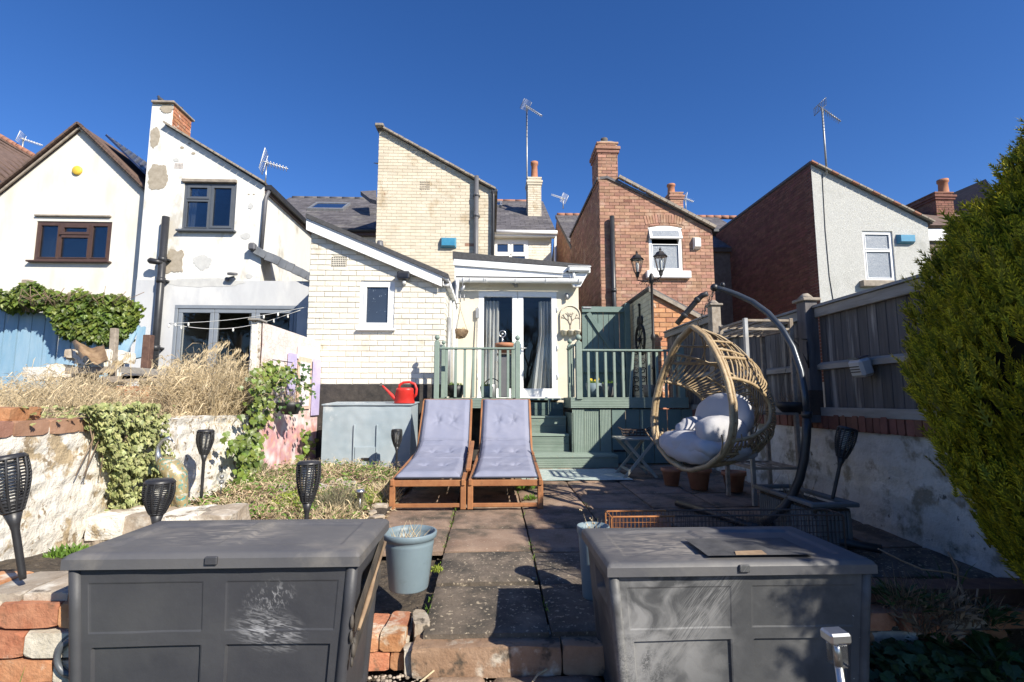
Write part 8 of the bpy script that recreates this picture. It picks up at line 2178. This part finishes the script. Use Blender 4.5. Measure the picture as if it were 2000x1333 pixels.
reg = [(-2.5,3.8),(-1.0,3.9),(-.95,5.2),(-1.05,6.6),(-2.5,6.6)]
ground_cover('dry_ground_cover', 'dead leaves and dry stalks covering the bed in front of the mural', 'ground cover', reg, 5200, M['dry'], .10, .003, 41, .075, .6)
ground_cover('brown_leaf_litter', 'brown leaf litter over the bed in front of the mural', 'leaf litter', reg, 9000, M['dry_brown'], .05, .010, 42, .04, .2)
ground_cover('green_ground_cover', 'patches of fresh green weeds across the bed in front of the mural', 'ground cover', reg, 3400, M['leaf_green'], .10, .008, 43, .045, .5)
ground_cover('patio_edge_weeds', 'thin litter along the left patio edge', 'leaf litter', [(-1.5,3.2),(-.85,3.2),(-.84,4.8),(-1.4,5.2)], 2600, M['dry'], .02, .006, 44, .05, .3, -.01)
def clump(label, px_, py_, r, h, n, mat, name='green_clump', lw=.006, ll=.05, seed=1, cat='plant', group=None, up=.75, z=None):
    p = PG(px_, py_); e = empty(name, tuple(p), label, cat, group); rr = random.Random(seed); mb = MB()
    for k in range(n):
        a = rr.uniform(0, 6.283); t = rr.random(); q = r*math.sqrt(rr.random())
        hh = h*(1-(q/r)**2*.7)*rr.uniform(.1, 1); b = p+Vector((q*math.cos(a), q*math.sin(a), hh))
        d = Vector((math.cos(a)*(1-up)+rr.gauss(0,.35), math.sin(a)*(1-up)+rr.gauss(0,.35), up)).normalized(); L_ = ll*rr.uniform(.5,1.3)
        s = d.cross(Vector((rr.uniform(-1,1), rr.uniform(-1,1), .3))).normalized()*lw*rr.uniform(.6,1.2); mb.cr = rr.random()
        m_ = b+d*L_*.5; mb.poly([b-s*.4, m_-s, b+d*L_, m_+s, b+s*.4])
    stuff(mb.build('leaves', mat, e)); return e
clump('bright lime green bushy clump in the middle of the bed, above the nearest torch', 565, 1010, .21, .20, 1500, M['lime'], lw=.005, ll=.03, seed=51)
clump('lime green clump right of the torch beside the mushroom light', 712, 990, .19, .17, 1100, M['lime'], lw=.005, ll=.03, seed=52)
clump('small bright green tuft just right of the nearest upright torch', 628, 985, .10, .10, 500, M['leaf_green'], lw=.004, ll=.04, seed=53)
clump('grey lavender bush in front of the pond stones', 660, 1012, .21, .23, 1900, M['grey_lav'] if 'grey_lav' in M else M.setdefault('grey_lav', mk('grey_lav', (.12,.12,.07), (.22,.19,.12), 20, rough=.8, rv=.4)), lw=.0025, ll=.07, seed=54)
clump('silver green bush at the foot of the mural', 492, 955, .25, .30, 1400, M['grey_lav'], lw=.004, ll=.05, seed=55)
clump('green weeds along the base of the metal bunker', 690, 922, .22, .09, 700, M['leaf_green'], lw=.007, ll=.04, seed=56)
clump('green weeds left of the lounger foot', 745, 935, .16, .12, 500, M['leaf_green'], lw=.007, ll=.05, seed=57)
clump('fresh green weed growing under the right lounger', 1025, 955, .10, .07, 260, M['leaf_green'], lw=.009, ll=.05, seed=58)
clump('small green weed at the right lounger foot', 1035, 977, .05, .03, 90, M['leaf_green'], lw=.007, ll=.035, seed=59)
clump('small yellow green weed in the slab joint beside the grey pot', 853, 1118, .03, .03, 90, M['lime'], lw=.005, ll=.025, seed=60)
clump('dry stalks with dead heads left of the loungers', 748, 985, .14, .18, 500, M['dry'], lw=.003, ll=.10, seed=61, up=.6)
clump('dry straw tuft below the mushroom light', 640, 1025, .22, .12, 900, M['dry'], lw=.003, ll=.08, seed=62, up=.6)
clump('dry stalk tuft by the low rubble wall', 500, 1030, .18, .12, 700, M['dry'], lw=.003, ll=.08, seed=63, up=.6)
clump('green weeds in front of the globe light', 440, 975, .12, .07, 400, M['lime'], lw=.006, ll=.03, seed=64)
# weeds in slab joints
mb = MB(); rr = random.Random(71)
for k in range(420):
    jx = rr.choice([-.31, -.31, .275, .86]); y = rr.uniform(2.6, 5.4)
    if mnoise.noise(Vector((jx*9, y*2.2, 5))) < .05: continue
    b = Vector((jx+rr.gauss(0,.008), y, gz(y)+.0)); d = Vector((rr.gauss(0,.5), rr.gauss(0,.5), 1)).normalized()*rr.uniform(.01,.03); s = Vector((rr.uniform(-1,1), rr.uniform(-1,1), 0)).normalized()*.003; mb.cr = rr.random(); mb.poly([b-s, b+d*.6-s, b+d, b+s])
tag(stuff(mb.build('joint_weeds', M['leaf_green'])), 'thin green weeds growing in the joints between the patio slabs', 'weeds')
# pond stones
e = empty('pond_edging', tuple(PG(620, 975)), 'rough grey stones on black liner edging the small pond in the bed', 'pond edging')
for k in range(13):
    p = PG(535+k*13+U(-3,3), 968+6*math.sin(k*1.1)); p.z += .07
    rough('edging_stone', tuple(p), (U(.10,.18), U(.10,.15), U(.07,.12)), M['pink_stone'] if k % 3 else M['stone'], e, 800+k, .016, U(-.4,.4), n=5)
a, b = PG(545, 985), PG(690, 980)
mb = MB(); mb.grid(lambda u, v: a.lerp(b, u)+Vector((0, .5*v, .03+.02*math.sin(u*9))), 20, 4); mb.build('pond_liner', M['black'], e)
for i, (x, y, s) in enumerate(((742, 1000, .10), (735, 1020, .08), (725, 1010, .07), (748, 975, .07))):
    p = PG(x, y); e = empty('loose_stone', tuple(p), ['largest loose stone on the left patio edge', 'nearest loose stone on the left patio edge', 'smallest loose stone in the litter left of the patio', 'loose stone just left of the lounger foot'][i], 'stone', 'loose stones on the patio edge'); rough('stone', (p.x, p.y, p.z+s*.3), (s*1.3, s, s*.7), M['stone'], e, 830+i, .01, i, n=5)

# gravelly soil between the boxes: pebbles, twigs, leaf litter
mb = MB(); rr = random.Random(81)
for k in range(1500):
    x, y = (rr.uniform(-.95, -.28), rr.uniform(1.5, 2.42)) if rr.random() < .7 else (rr.uniform(-.3, .8), rr.uniform(1.5, 2.4))
    r = rr.uniform(.003, .011)*(1 if x < -.28 else .6); mb.cr = rr.random(); mb.ball((x, y, LOW+.0+r*.3), r, 6, 1.2, 1, .7, rot=(0,0,rr.uniform(0,3)))
tag(stuff(mb.build('gravel', M['pebble'])), 'loose gravel and grit on the soil beside the lower path', 'gravel')
mb = MB()
for k in range(900):
    x, y = rr.uniform(.9, 2.9), rr.uniform(1.2, 3.4); r = rr.uniform(.01, .03); b = Vector((x, y, (LOW if y < 2.47 else gz(y)-.05)+.01)); d = Vector((rr.gauss(0,1), rr.gauss(0,1), rr.gauss(0,.3))).normalized(); s = d.cross(Vector((0,0,1))).normalized()*.4; mb.cr = rr.random(); mb.poly([b-d*r, b-s*r, b+d*r, b+s*r+Vector((0,0,.004))])
tag(stuff(mb.build('leaf_litter', M['dry_brown'])), 'dead leaves scattered over the shaded bed on the right', 'leaf litter')
for k, (pp_, r) in enumerate((([(835,1300),(870,1280),(905,1268),(930,1262),(955,1258)], .006), ([(878,1268),(900,1264),(925,1270)], .005), ([(955,1272),(985,1288),(1005,1300),(1020,1290),(1062,1286),(1100,1270)], .005), ([(1040,1333),(1050,1318),(1080,1300),(1120,1280)], .004), ([(820,1333),(860,1300),(920,1278)], .004))):
    pts = [PZ(x, y, LOW+.03+.01*(i % 2)) for i, (x, y) in enumerate(pp_)]
    mb = MB(); mb.tube(pts, [r]*(len(pts)-1)+[r*.4], 6); o = mb.build('fallen_twig', M['dry']); tag(o, ['long pale dead twig curving over the lower path below the stone step', 'short pale twig lying just under the stone step', 'pale twig reaching under the right storage box', 'thin bent twig at the bottom right of the lower path', 'pale twig at the bottom left of the lower path'][k], 'twig', 'fallen twigs on the lower path')
# strappy leaves at bottom left
e = empty('strappy_plant', tuple(PZ(60, 1400, LOW)), 'bright green strappy leaves at the bottom left corner beside the storage box', 'plant')
mb = MB(); rr = random.Random(91)
for k in range(150):
    b = Vector((rr.uniform(-1.85,-1.2), rr.uniform(1.30,1.72), LOW)); H = rr.uniform(.20,.40); d = Vector((rr.gauss(-.02,.28), rr.gauss(-.1,.22), 1)).normalized(); s = d.cross(Vector((rr.uniform(-.4,.4), -1, 0))).normalized()*rr.uniform(.004,.008); mb.cr = rr.random()
    pts = [b]; 
    for i in range(5): d = (d+Vector((d.x*.12, d.y*.1, -.05*i))).normalized(); pts.append(pts[-1]+d*H/5)
    for i in range(5): w0 = (1, 1.1, 1, .8, .5, .05)[i]; w1 = (1, 1.1, 1, .8, .5, .05)[i+1]; mb.poly([pts[i]-s*w0, pts[i+1]-s*w1, pts[i+1]+s*w1, pts[i]+s*w0])
stuff(mb.build('leaves', M['leaf_green'], e))
e = empty('hose_reel', tuple(PY(92, 1290, 1.86)), 'coiled blue hose partly hidden at the left of the left storage box', 'hose')
mb = MB(); c_ = PY(135, 1290, 1.9)
for k in range(3): mb.tube([(c_.x+(.055+.018*k)*math.cos(a), 1.92+.02*k, c_.z+(.055+.018*k)*math.sin(a)) for a in [2*math.pi*i/24 for i in range(24)]], .010, 8, closed=True)
mb.build('hose_coil', M['anthracite'], e)
# small plants on the raised bed, left
e = clump('small yellow green plant on the raised brick bed at left', 110, 1125, .10, .06, 300, M['leaf_green'], lw=.006, ll=.04, seed=65)
e.location.z += .16; e.location.y -= .25; e.location.x += .25

# shaded plants on the right
def strap(px_, py_, Z, n, H, label, mat, seed, spread=.35):
    p = PZ(px_, py_, Z); e = empty('strappy_plant', tuple(p), label, 'plant'); rr = random.Random(seed); mb = MB()
    for k in range(n):
        b = p+Vector((rr.gauss(0,.03), rr.gauss(0,.03), 0)); d = Vector((rr.gauss(0,spread), rr.gauss(0,spread), 1)).normalized(); s = d.cross(Vector((rr.uniform(-.4,.4), -1, 0))).normalized()*rr.uniform(.004,.008); mb.cr = rr.random(); h = H*rr.uniform(.6,1.1); pts = [b]
        for i in range(5): d = (d+Vector((d.x*.2, d.y*.2, -.09*i))).normalized(); pts.append(pts[-1]+d*h/5)
        for i in range(5): w0 = (1, 1.1, 1, .8, .5, .05)[i]; w1 = (1, 1.1, 1, .8, .5, .05)[i+1]; mb.poly([pts[i]-s*w0, pts[i+1]-s*w1, pts[i+1]+s*w1, pts[i]+s*w0])
    stuff(mb.build('leaves', mat, e))
strap(1858, 1210, LOW+.1, 30, .32, 'dark strappy green plant in the shade below the conifer', M['leaf_dark'], 101, .4)
for i, (x, y) in enumerate(((1760, 1150), (1830, 1165), (1900, 1180), (1800, 1200))):
    p = PY(x, y, 2.42); e = empty('dry_tuft', (p.x, 2.42, p.z-.06), ['dry tuft growing beside the right storage box lid', 'dry tuft over the shaded timber sleeper', 'dry tuft under the bottom of the large conifer', 'dry tuft on the loose bricks right of the storage box'][i], 'dry plants'); stems(e, Vector((p.x, 2.42, p.z-.08)), 60, .10, .20, M['dry_brown'], 1.0, .002, seed=120+i); leafclump(e, (p.x, 2.40, p.z-.06), 120, .12, .05, M['dry_brown'] if i % 2 else M['leaf_dark'], seed=130+i, ll=.07, up=.5)
strap(1940, 1330, LOW, 26, .26, 'dark strappy plant at the bottom right corner under the conifer', M['leaf_dark'], 102, .5)
for i, (x, y, r) in enumerate(((1820, 1230, .22), (1760, 1310, .18), (1900, 1290, .22), (1850, 1330, .2), (1780, 1260, .14))):
    p = PZ(x, y, LOW+.02); e = empty('shade_plant', tuple(p), ['lobed green ground plant in deep shade below the strappy plant', 'low leafy green plant at the bottom edge right of the storage box', 'low green plant under the conifer near the right edge', 'leafy plant at the bottom edge below the conifer', 'small leafy plant beside the right storage box corner'][i], 'plant')
    sp = [(p+Vector((rr.gauss(0, r*.5), rr.gauss(0, r*.5), rr.uniform(.01,.09))), (0, -.3, 1), rr.uniform(.7,1.1)) for k in range(150)]
    ivy(e, sp, M['leaf_dark'] if i % 2 else M['ivy_dark'], .055, 24)
e = empty('bramble_stems', tuple(PZ(1900, 1200, LOW)), 'pale bare bramble stems crossing the shaded bed by the conifer', 'stems')
mb = MB()
for pp_ in ([(1715,1072),(1760,1095),(1800,1112),(1850,1118),(1890,1130)], [(1852,1078),(1870,1110),(1872,1140),(1860,1180)], [(1870,1140),(1895,1185)], [(1872,1245),(1900,1200),(1925,1180)], [(1900,1225),(1905,1180),(1910,1150)]):
    mb.tube([PY(x, y, 2.4) for x, y in pp_], .004, 5)
mb.build('stems', M['twig'], e)

# ------------------------------------------------------------------ golden conifers
M['conifer'] = mk('conifer', (.125,.155,.015), (.235,.24,.022), 4, rough=.6, rv=.35, hv=.015, trans=.25, spec=.25)
M['conifer_tip'] = mk('conifer_tip', (.38,.37,.02), (.60,.52,.035), 5, rough=.6, rv=.35, trans=.3, spec=.25)
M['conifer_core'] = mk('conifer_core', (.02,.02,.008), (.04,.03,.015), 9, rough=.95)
M['bark'] = mk('bark', (.10,.065,.045), (.16,.11,.08), 12, rough=.95, bump=.6, bscale=20, stretch=(1,1,.3))
def conifer(c, H, R, prof, n, label, seed, bushes=90, core=.80):
    c = Vector(c); e = empty('golden_conifer', tuple(c), label, 'tree', 'golden conifers'); rr = random.Random(seed)
    mb = MB(); mb.tube([c, c+Vector((.02,0,H*.5)), c+Vector((0,0,H*.9))], [.07,.05,.01], 10); mb.build('trunk', M['bark'], e)
    def rad(t):
        for i in range(1, len(prof)):
            if t <= prof[i][0]:
                (a, p_), (b, q_) = prof[i-1], prof[i]; f = (t-a)/(b-a); f = f*f*(3-2*f); return (p_+(q_-p_)*f)*R
        return .02
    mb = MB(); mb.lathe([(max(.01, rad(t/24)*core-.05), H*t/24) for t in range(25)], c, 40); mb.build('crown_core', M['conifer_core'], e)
    green, tip = MB(), MB()
    # upright fans of spray grouped into plumes
    plumes = []
    for k in range(bushes*9):
        t = rr.random(); a = rr.uniform(0, 6.283); plumes.append((t, a, rr.choice((rr.uniform(-.16,-.04), rr.uniform(-.04,.09), rr.uniform(-.02,.06))), rr.uniform(-.3,.3)))
    for k in range(n):
        t0, a0, bump_, tl = rr.choice(plumes)
        t = t0+rr.gauss(0, .028); a = a0+rr.gauss(0, .075)*(1+.4*(1-t0))
        if t < .0 or t > 1: continue
        r = rad(t)+bump_-.03-.10*abs(rr.gauss(0, .5)); r = max(.02, r)
        o = Vector((math.cos(a), math.sin(a), 0)); p = c+o*r+Vector((0,0,H*t))
        d = (o*(.55+rr.gauss(0,.2))+Vector((0,0,1.0))+Vector((rr.gauss(0,.22), rr.gauss(0,.22), 0))+Vector((-o.y,o.x,0))*tl).normalized()
        s = d.cross(o+Vector((rr.gauss(0,.6), rr.gauss(0,.6), rr.gauss(0,.3)))).normalized(); L_ = rr.choice((.035, .05, .05, .07, .10))*rr.uniform(.8, 1.2); cr = rr.random()
        nseg = 4
        for j in range(nseg):                # side shoots, alternately left and right
            f = j/nseg; q = p+d*L_*f
            for sg in (-1, 1):
                dd = (d*.75+s*sg*.62).normalized(); l = L_*.50*(1-f*.6); w = s.cross(dd)
                ww = (d-dd*d.dot(dd)).normalized()*.0034
                tp_ = q+dd*l
                green.cr = cr; green.poly([q-ww, q+dd*l*.4-ww, q+dd*l*.55+ww, q+ww])
                tip.cr = cr; tip.poly([q+dd*l*.4-ww, tp_, q+dd*l*.55+ww])
        green.cr = cr; green.poly([p-s*.004, p+d*L_*.8-s*.003, p+d*L_*.8+s*.003, p+s*.004]); tip.cr = cr; tip.poly([p+d*L_*.72-s*.004, p+d*L_*1.1, p+d*L_*.72+s*.004])
    stuff(green.build('crown', M['conifer'], e)); stuff(tip.build('shoot_tips', M['conifer_tip'], e))
    return e
profA = [(0,.28),(.06,.44),(.11,.57),(.16,.69),(.31,.87),(.48,1.0),(.64,.9),(.755,.68),(.85,.44),(.93,.24),(1,.05)]
conifer((2.78, 2.1, -1.1), 2.55, .77, profA, 40000, 'large golden green conifer filling the right edge in front of the fence', 5)
conifer((3.06, .95, -1.15), 3.1, .74, profA, 9000, 'second golden conifer just beyond the right edge of the picture, shading the right storage box', 6, 40, 1.0)

# ------------------------------------------------------------------ trees across the lane behind the camera, seen only in the window glass
def bare_tree(c, H, label, seed, ever=False):
    c = Vector(c); e = empty('evergreen_tree' if ever else 'bare_tree', tuple(c), label, 'tree', 'trees behind the camera'); rr = random.Random(seed); mb = MB(); tw = MB(); lf = MB()
    def grow(p, d, l, r, k):
        q = p+d*l; mb.tube([p, p.lerp(q, .5)+Vector((rr.gauss(0, .03*l), 0, 0)), q], [r, r*.85, r*.7], 5, cap=False)
        if k == 0:
            for _ in range(5):
                a = (d+Vector((rr.gauss(0,.6), rr.gauss(0,.6), rr.gauss(.1,.4)))).normalized(); tw.tube([q, q+a*l*.8], [r*.4, r*.15], 3, cap=False)
            if ever:
                for _ in range(26):
                    o = q+Vector((rr.gauss(0,.35), rr.gauss(0,.35), rr.gauss(0,.35))); s_ = Vector((rr.gauss(0,1), rr.gauss(0,1), rr.gauss(0,1))).normalized()*.12; t_ = s_.orthogonal().normalized()*.1; lf.cr = rr.random(); lf.poly([o-s_, o-t_, o+s_, o+t_])
            return
        for _ in range(3): grow(q, (d+Vector((rr.gauss(0,.5), rr.gauss(0,.5), rr.gauss(.1,.25)))).normalized(), l*rr.uniform(.62,.82), r*.62, k-1)
    grow(c, Vector((0,0,1)), H*.28, H*.022, 5)
    mb.build('trunk', M['bark'], e); stuff(tw.build('twigs', M['bark'], e))
    if ever: stuff(lf.build('foliage', M['leaf_dark'], e))
for i, (x, y, H, ev) in enumerate(((-9, -15, 9, False), (-3.5, -17, 8, True), (-16, -16, 10, True), (2.5, -18, 8.5, False))):
    bare_tree((x, y, -1.5), H, ['tall bare tree across the lane, mirrored in the brown framed window', 'dark evergreen tree mirrored in the bifold and french doors', 'broad evergreen tree at the far left behind the camera', 'spreading bare tree mirrored in the right french door'][i], 900+i, ev)
